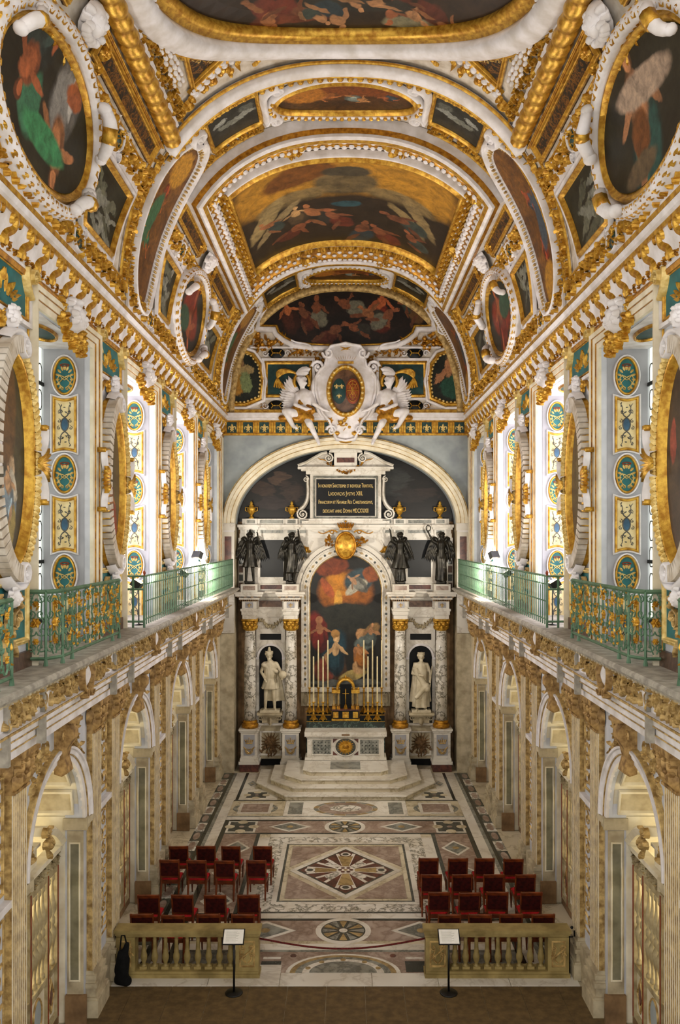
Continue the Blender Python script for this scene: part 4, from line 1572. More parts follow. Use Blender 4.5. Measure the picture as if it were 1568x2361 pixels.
for b in (-1, 1):
    mb.scroll(.22, ZO + b * (OHV + .24), .17, PI, 1.5, .09, .2, .06, b)
    mb.bez((-.3, ZO + b * (OHV + .22), 0), (-.1, ZO + b * (OHV + .4), 0), (.2, ZO + b * (OHV + .5), 0), (.36, ZO + b * (OHV + .3), 0), .12, .1, .16, .06, 8)
pt['volutes'] = (mb, 'plaster', True)
mb = MB(wl)
mb.head(0, 7.62, .1, .15, kr, 10)
pt['base_head'] = (mb, 'plaster', True)
mb = MB(wl)
for a in (-1, 1):
    mb.cluster(a * .38, 7.5, .22, .2, 12, kr, .16, .07, .03)
    mb.scroll(a * .3, 7.3, .16, 0, 1.4, .06, .06, .03, a)
mb.cluster(0, 7.25, .14, .2, 12, kr, .15, .08, .04)
mb.cluster(0, 6.95, .1, .12, 6, kr, .12, .06, .04)
for a in (-1, 1):
    mb.leaf(a * .1, 7.1, -PI / 2 + a * .4, .3, .12, .05, .07)
pt['base_foliage'] = (mb, 'gold_worn', False)
pmesh = [(k_, v_[0].mesh(k_, v_[1], v_[2])) for k_, v_ in pt.items()]
POS = ('cut by the picture edge', 'beside the large leaded window', 'between the second and third windows', 'nearest the altar')
PAL = {(-1, 0): ('#4f4a2c', '#2a2616', [(.55, .3, .2, .14, 10, '#7f92a0'), (.6, .45, .1, .08, 0, '#cdb08c'), (.6, .2, .12, .12, 0, '#9c8a4c'), (.45, .75, .3, .3, 0, '#6a4a24'), (.65, .38, .1, .1, 20, '#c9c0ac')] + fig(.5, .35, .3, 0, '#c49a70', '#7f92a0', asp=2.2)),
       (-1, 1): ('#57492a', '#2e2614', [(.6, .22, .25, .18, 5, '#8a2c16'), (.5, .4, .14, .1, 0, '#7c3a1c'), (.4, .3, .1, .12, 0, '#4a6a5c')] + fig(.5, .35, .3, 0, '#b0703c', '#8a2c16', asp=2.2)),
       (-1, 2): ('#4c3a20', '#2a1e10', [(.4, .35, .15, .1, 0, '#56767c')] + fig(.55, .3, .3, 0, '#a86a3c', '#5c3018', asp=2.2)),
       (-1, 3): ('#4a3218', '#281a0c', fig(.5, .35, .35, 0, '#985a30', '#5a2c18', asp=2.2)),
       (1, 0): ('#5a4634', '#33261b', [(.35, .4, .1, .25, 0, '#c4b294'), (.8, .6, .1, .12, 0, '#9c4434'), (.35, .65, .06, .06, 0, '#a8805c')]),
       (1, 1): ('#57492f', '#3a2f1e', [(.5, .6, .25, .3, 0, '#6a5c3c')]),
       (1, 2): ('#5c3420', '#331c10', fig(.5, .35, .4, 0, '#a86a3c', '#7a4424', asp=2.2) + [(.6, .25, .16, .1, 0, '#4c646c')]),
       (1, 3): ('#4a3218', '#281a0c', [(.5, .3, .25, .16, 0, '#8f2c18')])}
for sg, wd in ((-1, 'left'), (1, 'right')):
    for i, p in enumerate(PIER):
        t = thing('oval_painting', 'tall oval painting, gilt wreath frame, %s upper wall, %s' % (wd, POS[i]), 'painting', (0, p, 0))
        if sg > 0:
            t.scale = (-1, 1, 1)
        b_, d_, pc = PAL[(sg, i)]
        MB(wl).disc(0, ZO, OHU + .02, OHV + .02, .06, 5, 40).build('canvas', mat_painting('oval_canvas_%s_%d' % (wd, i), b_, d_, pc, 30 + i + sg, .05, A=.45), t)
        for k_, me in pmesh:
            inst(k_, me, t, 0, 'stuff' if k_ not in ('gilt_frame', 'wreath_core', 'white_rim') else None)

# ---- leaded windows
lat = MB(lambda u, v, h: (-(WG - h), u, v))
PW, PH = .17, .33
cames, panes_me = MB(lat.fm), None
U0, U1 = .55, HW          # only this strip of the glass can be seen past the near jamb
nz_ = int((ZW - ZG - .35) / (PH + .12))
oct_ = [(-PW / 2 + .04, -PH / 2), (PW / 2 - .04, -PH / 2), (PW / 2, -PH / 2 + .07), (PW / 2, PH / 2 - .07), (PW / 2 - .04, PH / 2), (-PW / 2 + .04, PH / 2), (-PW / 2, PH / 2 - .07), (-PW / 2, -PH / 2 + .07)]
pane_me = MB(lat.fm).prism([(x * .93, y * .95) for x, y in oct_], 0, .006).mesh('pane', 'pane_small')
small_me = MB(lat.fm).prism([(-PW / 2 + .015, -.04), (PW / 2 - .015, -.04), (PW / 2 - .015, .04), (-PW / 2 + .015, .04)], 0, .006).mesh('pane', 'pane_small')
came_me = MB(lat.fm).sweep(oct_, [(-.009, 0), (-.009, .012), (.009, .012), (.009, 0)], True).mesh('lead_came', 'lead')
for sg, wd in ((-1, 'left'), (1, 'right')):
    for k_, c in enumerate(WIN):
        n_ = k_ + 1 + (5 if sg > 0 else 0)
        w_ = tag(empty('window_%d' % n_, (0, c, 0)), 'leaded window in the %s gallery wall' % wd, 'window', None, 'structure')
        if sg > 0:
            w_.scale = (-1, 1, 1)
        if k_ == 1:
            MB(lat.fm).box(-HW, U0, ZG + .35, ZW, 0, .006).build('pane', 'pane_dim', w_)
            MB(lat.fm).box(U0, HW, ZG + .35, ZW, -.03, -.02).build('outer_pane', 'pane_dim', w_)
            for i in range(int((U1 - U0) / PW) + 1):
                x = U0 + PW * (i + .5)
                if x > HW:
                    break
                for j in range(nz_):
                    z = ZG + .55 + (PH + .12) * j
                    for me, nm, dz in ((pane_me, 'pane', 0), (came_me, 'lead_came', 0), (small_me, 'pane', PH / 2 + .06)):
                        o = inst(nm, me, w_, x)
                        o.location.z = z + dz
            for z in [ZG + .35 + 1.02 * j for j in range(6)]:
                MB(lat.fm).box(-HW, HW, z - .03, z + .03, 0, .03).build('saddle_bar', 'lead', w_)
        else:
            MB(lat.fm).box(-HW, HW, ZG + .35, ZW, 0, .006).build('pane', ('pane_glass', '', 'pane_bright', 'pane_bright', 'pane_dim')[k_], w_)

# ---- gilded balcony grilles and the plain green railing
def grille_panel(fm, u0, u1, v0, v1, root, dense, seed):
    r_ = random.Random(seed)
    g, y = MB(fm), MB(fm)
    w = u1 - u0
    cx = (u0 + u1) / 2
    n = max(1, round(w / .42))
    cw = w / n
    for i in range(n):
        x = u0 + cw * (i + .5)
        k_ = cw / .42
        for a in (-1, 1):
            for (dx, z, rr, a0) in ((.1, .14, .075, 0), (.12, .36, .08, PI), (.1, .6, .075, 0), (.11, .82, .07, PI)):
                g.scroll(x + a * dx * k_, v0 + z, rr, a0 if a > 0 else PI - a0, 1.25, .022, .02, 0, a * (1 if a0 else -1), 8)
            g.bez((x + a * .02, v0 + .04, 0), (x + a * .2 * k_, v0 + .25, 0), (x + a * .03, v0 + .35, 0), (x + a * .16 * k_, v0 + .5, 0), .02, .02, .02, 0, 8)
            g.bez((x + a * .16 * k_, v0 + .5, 0), (x + a * .02, v0 + .65, 0), (x + a * .2 * k_, v0 + .75, 0), (x + a * .03, v1 - v0 and v1 - .03, 0), .02, .02, .02, 0, 8)
        for z in (.22, .48, .74):
            y.rosette(x, v0 + z, .05 + .025 * (z == .48), .02, 6, .025)
        for q in range(dense):
            t_ = r_.uniform(0, 2 * PI)
            y.leaf(x + r_.uniform(-.17, .17) * k_, v0 + r_.uniform(.08, .88), t_, r_.uniform(.05, .09), .03, .02, .02, r_.uniform(-1, 1))
    g.build('scrollwork', 'rail_green', root, kind='stuff')
    y.build('gilt_leaves', 'gold', root, kind='stuff')


def bar(a, b, r_=.02, mat='rail_green', name='rail', parent=None):
    return MB().tube([a, b], r_, 4).build(name, mat, parent)


def balcony(sg, c, label):
    t = thing('balcony_grille', label, 'railing', (0, c, ZG))
    H = 1.03
    x0, x1, xw = -4.02, -4.16, -4.42
    y0, yc, y1 = -1.62, -1.34, 1.66
    pts = [(xw, y0, 0), (x1, y0, 0), (x0, yc, 0), (x0, y1 - .0, 0)]
    for z, nm, r_ in ((H, 'top_rail', .032), (.1, 'bottom_rail', .024)):
        for a, b in zip(pts, pts[1:]):
            bar((a[0], a[1], z), (b[0], b[1], z), r_, parent=t, name=nm)
    for (x, y) in [(p[0], p[1]) for p in pts] + [(x0, yc + .42), (x0, y1 - .42)]:
        bar((x, y, .0), (x, y, H), .02, parent=t, name='post')
    for (x, y) in [(x1, y0), (x0, yc), (x0, yc + .42), (x0, y1 - .42), (x0, y1)]:
        MB().lathe([(.035, 0), (.03, .04), (.02, .1)], 6, x, y).build('foot', 'rail_green', t)
    grille_panel(plane((x0, 0, 0), (0, 1, 0), (1, 0, 0)), yc + .42, y1 - .42, .12, H, t, 26, 1)
    grille_panel(plane((x0, 0, 0), (0, 1, 0), (1, 0, 0)), yc, yc + .42, .12, H, t, 10, 2)
    grille_panel(plane((x0, 0, 0), (0, 1, 0), (1, 0, 0)), y1 - .42, y1, .12, H, t, 10, 3)
    d = Vector((x0 - x1, yc - y0, 0))
    L = d.length
    d.normalize()
    grille_panel(plane((x1, y0, 0), d, (d.y, -d.x, 0)), 0, L, .12, H, t, 6, 4)
    grille_panel(plane((xw, y0, 0), (1, 0, 0), (0, -1, 0)), 0, x1 - xw, .12, H, t, 5, 5)
    if sg > 0:
        t.scale = (-1, 1, 1)
    return t


for sg, wd in ((-1, 'left'), (1, 'right')):
    balcony(sg, WIN[1], 'green wrought-iron balcony grille with gilt leaves under the large %s window' % wd)
    balcony(sg, WIN[0], 'green and gilt balcony grille cut off by the %s picture edge' % wd)
    t = thing('gallery_railing', 'plain green metal railing on the %s gallery, running to the altar' % wd, 'railing', (0, 0, ZG))
    ya, yb, H = 16.75, 29.9, 1.02
    x = -WR
    for z, r_ in ((H, .022), (.86, .014), (.52, .014), (.16, .014)):
        bar((x, ya, z), (x, yb, z), r_, parent=t, name='rail')
    bar_me = MB().tube([(x, 0, .05), (x, 0, H)], .0125, 4).mesh('bar', 'rail_green')
    n_ = int((yb - ya) / .19)
    for i in range(n_ + 1):
        inst('bar', bar_me, t, ya + (yb - ya) * i / n_)
    for z in (H, .76, .12):
        bar((x, ya, z), (x - .44, ya, z), .022, parent=t, name='end_rail')
    for dx in (0, -.22, -.43):
        bar((x + dx, ya, 0), (x + dx, ya, H), .024, parent=t, name='end_post')
    MB().lathe([(.012, H), (.02, H + .03), (.035, H + .06), (.02, H + .1), (0, H + .12)], 8, x, ya).build('finial', 'red_line', t)
    if sg > 0:
        t.scale = (-1, 1, 1)
# ------------------------------------------------------------------ lower walls: fluted pilasters, arches, screens
lr = random.Random(21)


def lpl(u, v, h):
    """lower wall, h measured from WL"""
    return (-(WL - h), u, v)


PH_ = WL - WP            # pilaster relief
PWD = .26                # half width of a pilaster
mb = MB(lpl)
nfl = 7
vs = []
prof = [(-PWD, 0), (-PWD, PH_)]
fw = 2 * PWD / (nfl + .5)
x = -PWD + fw * .3
for i in range(nfl):
    prof += [(x, PH_), (x + fw * .2, PH_ - .03), (x + fw * .5, PH_ - .03), (x + fw * .7, PH_)]
    x += fw
prof += [(PWD, PH_), (PWD, 0)]
v0, v1 = .78, 4.95
vs = [(a, v0, b) for a, b in prof] + [(a, v1, b) for a, b in prof]
n = len(prof)
mb.add(vs, [(i, i + 1, n + i + 1, n + i) for i in range(n - 1)])
shaft_me = mb.mesh('fluted_shaft', 'gold_worn')
mb = MB(lpl)
x = -PWD + fw * .3
for i in range(nfl + 1):
    mb.box(x - fw * .3, x, v0, v1, PH_ - .01, PH_ + .004)
    x += fw
flute_me = mb.mesh('white_fillets', 'cream')


def ring_box(mb, z, w, h):
    mb.box(-w, w, z[0], z[1], 0, h)


mb = MB(lpl)
for z, w, h in (((0, .3), .36, PH_ + .12), ((.3, .34), .34, PH_ + .1), ((.5, .58), .33, PH_ + .09), ((.58, .64), .29, PH_ + .05), ((.64, .72), .31, PH_ + .07), ((.72, .78), .28, PH_ + .03)):
    mb.box(-w, w, z[0], z[1], 0, h)
mb.box(-.3, .3, .34, .5, 0, PH_ + .06)
base_me = mb.mesh('pilaster_base', 'stone_warm')
mb = MB(lpl)
mb.box(-PWD, PWD, 4.95, 5.42, 0, PH_)
mb.box(-PWD - .09, PWD + .09, 5.45, 5.56, 0, PH_ + .16)
mb.sweep([(-PWD - .02, 4.96), (PWD + .02, 4.96)], [(0, PH_), (0, PH_ + .04), (.04, PH_ + .04), (.04, PH_)])
capcore_me = mb.mesh('capital_block', 'gilt_red')
mb = MB(lpl)
for row, (z, n_, L) in enumerate(((5.0, 4, .26), (5.14, 3, .28))):
    for i in range(n_):
        x = (i + .5 - n_ / 2) * (2 * PWD / n_) * 1.05
        mb.leaf(x, z, PI / 2, L, .16, PH_ + .02 * row, .1)
        mb.blob(x, z + L * .85, PH_ + .05, .06, .05, .1, 6, 2)
for a in (-1, 1):
    mb.scroll(a * (PWD - .02), 5.38, .11, 0 if a > 0 else PI, 1.5, .05, .14, PH_, a)
    mb.leaf(a * .3, 5.1, PI / 2, .3, .1, .02, .1)
mb.blob(0, 5.46, PH_ + .08, .07, .07, .1, 6, 2)
caporn_me = mb.mesh('acanthus', 'gilt_red')

panel = [('relief_panel', MB(lpl).box(-.3, .3, .95, 3.4, 0, .015).mesh('relief_panel', 'pale_blue')),
         ('string_course', MB(lpl).box(-.36, .36, 3.46, 3.56, 0, .1).mesh('string_course', 'plaster')),
         ('dado_block', MB(lpl).box(-.37, .37, 0, .7, 0, .1).mesh('dado_block', 'stone_warm'))]
mb = MB(lpl)
for z0_, z1_ in ((1.0, 3.35), (3.65, 5.4)):
    mb.sweep(rect(-.3, .3, z0_, z1_), moulding(.05, .035), True)
    z = z0_ + .25
    i = 0
    while z < z1_ - .15:
        sd = 1 if i % 2 else -1
        mb.scroll(sd * .09, z, .13, PI / 2, 1.4, .045, .04, .0, sd)
        mb.leaf(-sd * .05, z, PI / 2 + sd * .8, .22, .08, 0, .04, sd)
        mb.leaf(-sd * .08, z - .1, PI / 2 + sd * 1.8, .16, .06, 0, .04, -sd)
        mb.blob(sd * .15, z + .16, 0, .04, .04, .05, 6, 2)
        z += .27
        i += 1
panorn_me = mb.mesh('arabesque_relief', 'gold_worn')

# archivolt, keystone, spandrel reliefs, impost
arc_path = lambda r: [(-r, .0), (-r, ZA)] + ellipse(0, ZA, r, r, 30, PI, 0)[1:-1] + [(r, ZA), (r, .0)]
half_arc = lambda r: ellipse(0, ZA, r, r, 30, PI, 0)
arch_me = [MB(lpl).sweep(half_arc(HW), [(0, -.02), (0, .05), (.09, .06), (.1, .09), (.17, .1), (.18, .13), (.22, .13), (.23, 0)]).mesh('archivolt', 'plaster'),
           MB(lpl).sweep(half_arc(HW + .085), flatp(.014, .08)).mesh('gilt_fillet', 'gold_worn'),
           MB(lpl).sweep(half_arc(HW + .225), half_round(.03, .1)).mesh('gilt_fillet', 'gold_worn')]
mb = MB(lpl)
kp = [(0, 5.5), (.2, 5.5), (.3, 5.38), (.3, 5.25), (.2, 5.1), (.16, 4.95), (.2, 4.8), (.22, 4.72), (.12, 4.66), (0, 4.7)]
vs = [(-.13, z, h) for h, z in kp] + [(.13, z, h) for h, z in kp]
n = len(kp)
mb.add(vs, [(i, i + 1, n + i + 1, n + i) for i in range(n - 1)] + [tuple(range(n)), tuple(n + i for i in reversed(range(n)))])
mb.box(-.17, .17, 5.5, 5.56, 0, .36)
mb.scroll(-.14, 5.3, .1, 0, 1.2, .04, .02, .16, 1)
key_me = mb.mesh('console_keystone', 'gilt_red', False)
mb = MB(lpl)
for a in (-1, 1):
    for (x, z) in ((.55, 5.2), (.85, 5.0), (1.05, 4.7), (.98, 5.3)):
        mb.scroll(a * x, z, .14, 0 if a > 0 else PI, 1.4, .05, .045, 0, a)
        for q in range(5):
            mb.leaf(a * x + lr.uniform(-.12, .12), z + lr.uniform(-.15, .15), lr.uniform(0, 6.28), .2, .09, 0, .05, lr.uniform(-1, 1))
spand_me = mb.mesh('spandrel_relief', 'gold_worn')
mb = MB(lpl)
for a in (-1, 1):
    mb.box(*((-HW, -HW + .05) if a < 0 else (HW - .05, HW)), ZA - .2, ZA, -.32, .1)
    mb.box(min(a * HW, a * (HW + .26)), max(a * HW, a * (HW + .26)), ZA - .1, ZA, -.02, .12)
    mb.box(min(a * HW, a * (HW + .24)), max(a * HW, a * (HW + .24)), ZA - .2, ZA - .1, -.02, .07)
imp_me = mb.mesh('impost', 'stone_warm')
# jamb faces: framed grey-green panels
jl = lambda u, v, h: (-(WL - .02 + u), HW - h, v)
jb = [('jamb_panel', MB(jl).box(.0, .28, 0, ZA - .22, 0, .01).mesh('jamb_panel', 'stone_warm')),
      ('jamb_inset', MB(jl).box(.06, .24, .75, ZA - .45, .01, .02).mesh('jamb_inset', 'panel_olive')),
      ('jamb_moulding', MB(jl).sweep(rect(.05, .25, .72, ZA - .42), moulding(.03, .03, .01), True).mesh('jamb_moulding', 'cream')),
      ('jamb_plinth', MB(jl).box(-.06, .3, 0, .5, 0, .07).mesh('jamb_plinth', 'stone_brown'))]

# frieze under the gallery: foliage, cartouche over each arch, plain breaks over the pilasters
fz = lambda u, v, h: (-(4.16 - h), u, v)
mb = MB(fz)
for a in (-1, 1):
    mb.foliage(a * .3, a * 1.5, 6.22, .36, lr, .07, 0)
    for q in range(16):
        mb.leaf(a * lr.uniform(.3, 1.5), 6.22 + lr.uniform(-.05, .14), -PI / 2 + lr.uniform(-.7, .7), .2, .08, 0, .06)
fri_me = mb.mesh('frieze_foliage', 'gold_worn')
mb = MB(fz)
mb.foliage(-.75, .75, 6.22, .36, lr, .07, 0)
for q in range(18):
    mb.leaf(lr.uniform(-.75, .75), 6.22 + lr.uniform(-.05, .14), -PI / 2 + lr.uniform(-.7, .7), .2, .08, 0, .06)
fri2_me = mb.mesh('frieze_foliage', 'gold_worn')
cart_me = MB(fz).disc(0, 6.24, .17, .2, .05, 3, 20, .08).mesh('cartouche_shield', 'plaster', True)
mb = MB(fz)
for a in (-1, 1):
    mb.scroll(a * .17, 6.42, .1, 0 if a > 0 else PI, 1.3, .06, .1, .03, a)
    mb.scroll(a * .12, 5.98, .09, 0 if a > 0 else PI, 1.3, .06, .12, .03, -a)
    mb.bez((a * .22, 6.4, 0), (a * .3, 6.2, 0), (a * .22, 6.1, 0), (a * .1, 5.95, 0), .07, .07, .1, .03, 8)
cartf_me = mb.mesh('cartouche_frame', 'gilt_red')
brk_me = MB(fz).box(-.04, .04, 5.6, 6.4, -.05, .06).mesh('pilaster_break', 'stone_grey')

# coffered soffit inside each arch
RC = HW + .005
cf = lambda u, v, h: (-(4.6 + v), (RC - h) * math.cos(u), ZA + (RC - h) * math.sin(u))
mb = MB(cf)
vs, fs = [], []
for i in range(25):
    a = PI * i / 24
    vs += [(a, -.0, -.02), (a, 2.25, -.02)]
fs = [(i * 2, i * 2 + 2, i * 2 + 3, i * 2 + 1) for i in range(24)]
mb.add(vs, fs)
barrel_me = mb.mesh('arch_soffit', 'cream')
coff = MB(cf)
coff.sweep([(.05, .08), (.4, .08), (.4, .82), (.05, .82)], [(0, -.01), (0, .05), (.03, .06), (.05, .02), (.06, -.01)], True)
coff_me = coff.mesh('coffer', 'cream')
cpan = MB(cf).box(.07, .38, .13, .77, 0, .012, 3, 1).mesh('coffer_field', 'stone_warm')
chw = MB(lambda u, v, h: (-(6.78 - h), u, v)).prism([(-.8, 1.2), (.8, 1.2), (.8, 3.4)] + ellipse(0, 3.4, .8, .8, 12, 0, PI)[1:-1] + [(-.8, 3.4)], 0, .02).mesh('chapel_window_pane', 'chapel_glass')

for c in WIN[1:]:
    for m_ in arch_me:
        inst(m_.name.split('.')[0], m_, wall, c)
    inst('console_keystone', key_me, wall, c)
    inst('spandrel_relief', spand_me, wall, c, 'stuff')
    inst('impost', imp_me, wall, c, 'stuff')
    for nm, me in jb:
        inst(nm, me, wall, c)
    inst('frieze_foliage', fri_me, wall, c, 'stuff')
    ct = inst('cartouche', cart_me, wall, c)
    inst('cartouche_frame', cartf_me, ct, 0, 'stuff')
    inst('arch_soffit', barrel_me, wall, c)
    for i in range(7):
        for j in range(2):
            o = empty('coffer', (-.9 * j, c, 0), 0, wall)
            # coffers sit side by side round the arch: turn about its axis
            o.rotation_mode = 'XYZ'
            a = PI * i / 7
            o.matrix_local = Matrix.Translation((-.88 * j - .02, c, ZA)) @ Matrix.Rotation(a, 4, 'X') @ Matrix.Translation((0, 0, -ZA))
            inst('moulding', coff_me, o)
            inst('field', cpan, o)
    inst('chapel_window_pane', chw, wall, c)
for p in PIER + [PIER[-1] + BAY]:
    for dx in (-.62, .62):
        if p + dx > YB - .2:
            continue
        root = empty('pilaster', (0, p + dx, 0), 0, wall)
        for nm, me, kd in (('fluted_shaft', shaft_me, None), ('white_fillets', flute_me, 'stuff'), ('pilaster_base', base_me, 'stuff'), ('capital', capcore_me, None), ('acanthus', caporn_me, 'stuff')):
            inst(nm, me, root, 0, kd)
        inst('pilaster_break', brk_me, wall, p + dx)
    if p > YB - .5:
        continue
    for nm, me in panel:
        inst(nm, me, wall, p)
    inst('arabesque_relief', panorn_me, wall, p, 'stuff')
    inst('frieze_foliage', fri2_me, wall, p, 'stuff')
# dentils under the gallery edge
dm = MB().box(-.03, .03, -.035, .035, -.03, .03).mesh('dentil', 'stone_warm')
mb = MB()
y = 9.0
while y < YB:
    mb.box(-4.1, -3.98, y, y + .07, ZG - .21, ZG - .15)
    y += .15
mb.build('dentil_row', 'stone_warm', wall, kind='stuff')

# ---- carved wooden screens in the arches
sm = lambda u, v, h: (-(5.02 - h), u, v)
bal_prof = [(.022, 0), (.045, .02), (.045, .06), (.02, .1), (.022, .25), (.06, .48), (.068, .58), (.03, .68), (.05, .72), (.05, .8), (.03, .84), (.068, .94), (.06, 1.05), (.022, 1.28), (.02, 1.42), (.045, 1.46), (.045, 1.52), (.022, 1.55)]
screen_bal = MB().lathe(bal_prof, 8).mesh('baluster', 'screen_wood', True)


def make_screen(label):
    t = thing('chapel_screen', label, 'screen', (0, 0, 0))
    MB(sm).box(-HW, HW, 0, .14, -.06, .05).build('plinth', 'stone_brown', t)
    for x in (-HW + .04, -.78, 0, .78, HW - .04):
        MB(sm).box(x - .045, x + .045, .14, 2.75, -.05, .05).build('stile', 'screen_wood', t)
        MB(sm).box(x - .012, x + .012, .14, 2.75, .05, .062).build('red_fillet', 'red_line', t)
    for z0_, z1_ in ((.14, .24), (.98, 1.08), (2.66, 2.78)):
        MB(sm).box(-HW, HW, z0_, z1_, -.05, .045).build('rail', 'screen_wood', t)
    for x0_, x1_, nb in ((-HW + .08, -.82, 2), (-.74, -.045, 4), (.045, .74, 4), (.82, HW - .08, 2)):
        cx = (x0_ + x1_) / 2
        MB(sm).box(x0_, x1_, .24, .98, -.03, .0).build('door_panel', 'cream', t)
        w = x1_ - x0_
        if nb == 2:
            MB(sm).sweep([(cx, .3), (cx + w * .4, .61), (cx, .92), (cx - w * .4, .61)], moulding(.04, .03), True).build('lozenge', 'gold_worn', t)
            MB(sm).prism([(cx, .45), (cx + w * .18, .61), (cx, .77), (cx - w * .18, .61)], 0, .02).build('lozenge_field', 'marble_red', t)
        else:
            MB(sm).sweep(ellipse(cx, .61, w * .3, .3, 20), moulding(.04, .03), True).build('oval_moulding', 'gold_worn', t)
            MB(sm).disc(cx, .61, w * .26, .26, .01, 2, 18).build('oval_field', 'wall_grey', t)
        for i in range(nb):
            o = inst('baluster', screen_bal, t)
            o.location = (-5.02, x0_ + w * (i + .5) / nb, 1.1)
    mb = MB(sm).foliage(-HW, HW, 2.9, .2, lr, .05, .03)
    mb.build('carved_frieze', 'screen_wood', t, kind='stuff')
    MB(sm).box(-HW, HW, 2.78, 3.02, -.06, .03).build('frieze_board', 'gold_worn', t)
    MB(sm).box(-HW - .0, HW + .0, 3.02, 3.1, -.1, .12).build('screen_cornice', 'cream', t)
    # broken curved pediment with leaf crests and two urns
    for a in (-1, 1):
        pth = [(a * (1.2 - .75 * q), 3.1 + .42 * math.sin(q * PI / 2)) for q in [i / 8 for i in range(9)]]
        prof_ = [(0, -.3), (0, .16), (.1, .2), (.14, .16), (.14, -.3)]
        MB(sm).sweep(pth, prof_ if a < 0 else [(-p_, q_) for p_, q_ in prof_]).build('pediment_sweep', 'cream', t)
        mb = MB(sm)
        mb.cluster(a * .42, 3.45, .12, .2, 16, lr, .17, .08, .14)
        mb.scroll(a * .4, 3.58, .1, 0, 1.3, .05, .1, .1, a)
        mb.build('leaf_crest', 'gold_worn', t, kind='stuff')
        o = MB().lathe([(.06, 0), (.07, .03), (.03, .08), (.1, .16), (.12, .24), (.07, .3), (.09, .33), (.04, .36), (.06, .42), (.05, .5), (.0, .56)], 10, -5.15, a * .17).build('urn', 'gilt_red', t, True)
        o.location = (0, 0, 3.44)
    MB(sm).box(-.34, .34, 3.1, 3.4, -.3, .02).build('pedestal', 'cream', t)
    MB(sm).box(-.4, .4, 3.4, 3.45, -.34, .06).build('pedestal_top', 'cream', t)
    return t


POSA = ('in the arch nearest the camera', 'in the second arch from the camera', 'in the third arch from the camera', 'in the arch nearest the altar')
scr0 = None
for sg, wd in ((-1, 'left'), (1, 'right')):
    for i, c in enumerate(WIN[1:]):
        lab = 'carved baluster screen with urns %s, %s wall' % (POSA[i], wd)
        if scr0 is None:
            scr0 = make_screen(lab)
            t = scr0
        else:
            t = copy_tree(scr0)
            t['label'] = lab
        t.location = (0, c, 0)
        t.scale = (-1 if sg > 0 else 1, 1, 1)
# ------------------------------------------------------------------ figures: one continuous body grown from tapered limbs
def capsule(mb, p0, p1, r0, r1, n=10):
    a, b = Vector(p0), Vector(p1)
    d = b - a
    L = d.length
    d = d.normalized() if L > 1e-6 else Vector((0, 0, 1))
    pts, rad = [], []
    for q in (0, .3, .6, .85):
        pts.append(a - d * r0 * math.cos(q * PI / 2))
        rad.append(max(r0 * math.sin(q * PI / 2), .002))
    pts += [a, b]
    rad += [r0, r1]
    for q in (.85, .6, .3, 0):
        pts.append(b + d * r1 * math.cos(q * PI / 2))
        rad.append(max(r1 * math.sin(q * PI / 2), .002))
    mb.tube([tuple(p) for p in pts], rad, n)


def remesh(name, mb, mat, voxel=.02, parent=None, smooth=4):
    o = mb.build('tmp_body', mat)
    m = o.modifiers.new('r', 'REMESH')
    m.mode = 'VOXEL'
    m.voxel_size = voxel
    s_ = o.modifiers.new('s', 'SMOOTH')
    s_.factor = .5
    s_.iterations = smooth
    dg = bpy.context.evaluated_depsgraph_get()
    me = bpy.data.meshes.new_from_object(o.evaluated_get(dg))
    me.name = name
    bpy.data.objects.remove(o)
    me.polygons.foreach_set('use_smooth', [True] * len(me.polygons))
    r_ = bpy.data.objects.new(name, me)
    col.objects.link(r_)
    r_.parent = parent
    return r_


def robe(mb, z0, z1, r0, r1, cx=0, cy=0, rip=7, amp=.14, ph=0, tx=0, sy=.8, n=36):
    """rippled skirt from z0 (radius r0) down to z1 (radius r1), closed at both ends"""
    K = 7
    vs, fs = [], []
    for k_ in range(K + 1):
        q = k_ / K
        r_ = r0 + (r1 - r0) * q
        for i in range(n):
            t_ = 2 * PI * i / n
            rr = r_ * (1 + amp * q * math.sin(rip * t_ + ph + q * 1.5) + .04 * math.sin(13 * t_))
            vs.append((cx + tx * q + rr * math.cos(t_), cy + rr * sy * math.sin(t_), z0 + (z1 - z0) * q))
    for k_ in range(K):
        for i in range(n):
            j = (i + 1) % n
            fs.append((k_ * n + i, k_ * n + j, (k_ + 1) * n + j, (k_ + 1) * n + i))
    fs.append(tuple(range(n)))
    fs.append(tuple(K * n + i for i in reversed(range(n))))
    mb.add(vs, fs)


def hand(mb, p, d, s=1.0):
    """palm with four bent fingers and a thumb leaving the palm's side"""
    p, d = Vector(p), Vector(d).normalized()
    x = d.orthogonal().normalized()
    y = d.cross(x)
    capsule(mb, p, p + d * .07 * s, .03 * s, .034 * s, 6)
    for i, L in enumerate((.07, .08, .075, .06)):
        b = p + d * .08 * s + x * (i - 1.5) * .02 * s
        capsule(mb, b, b + d * L * .6 * s, .011 * s, .01 * s, 5)
        capsule(mb, b + d * L * .6 * s, b + d * L * s + y * .02 * s, .01 * s, .008 * s, 5)
    capsule(mb, p + d * .02 * s + x * .03 * s, p + d * .07 * s + x * .06 * s, .013 * s, .01 * s, 5)


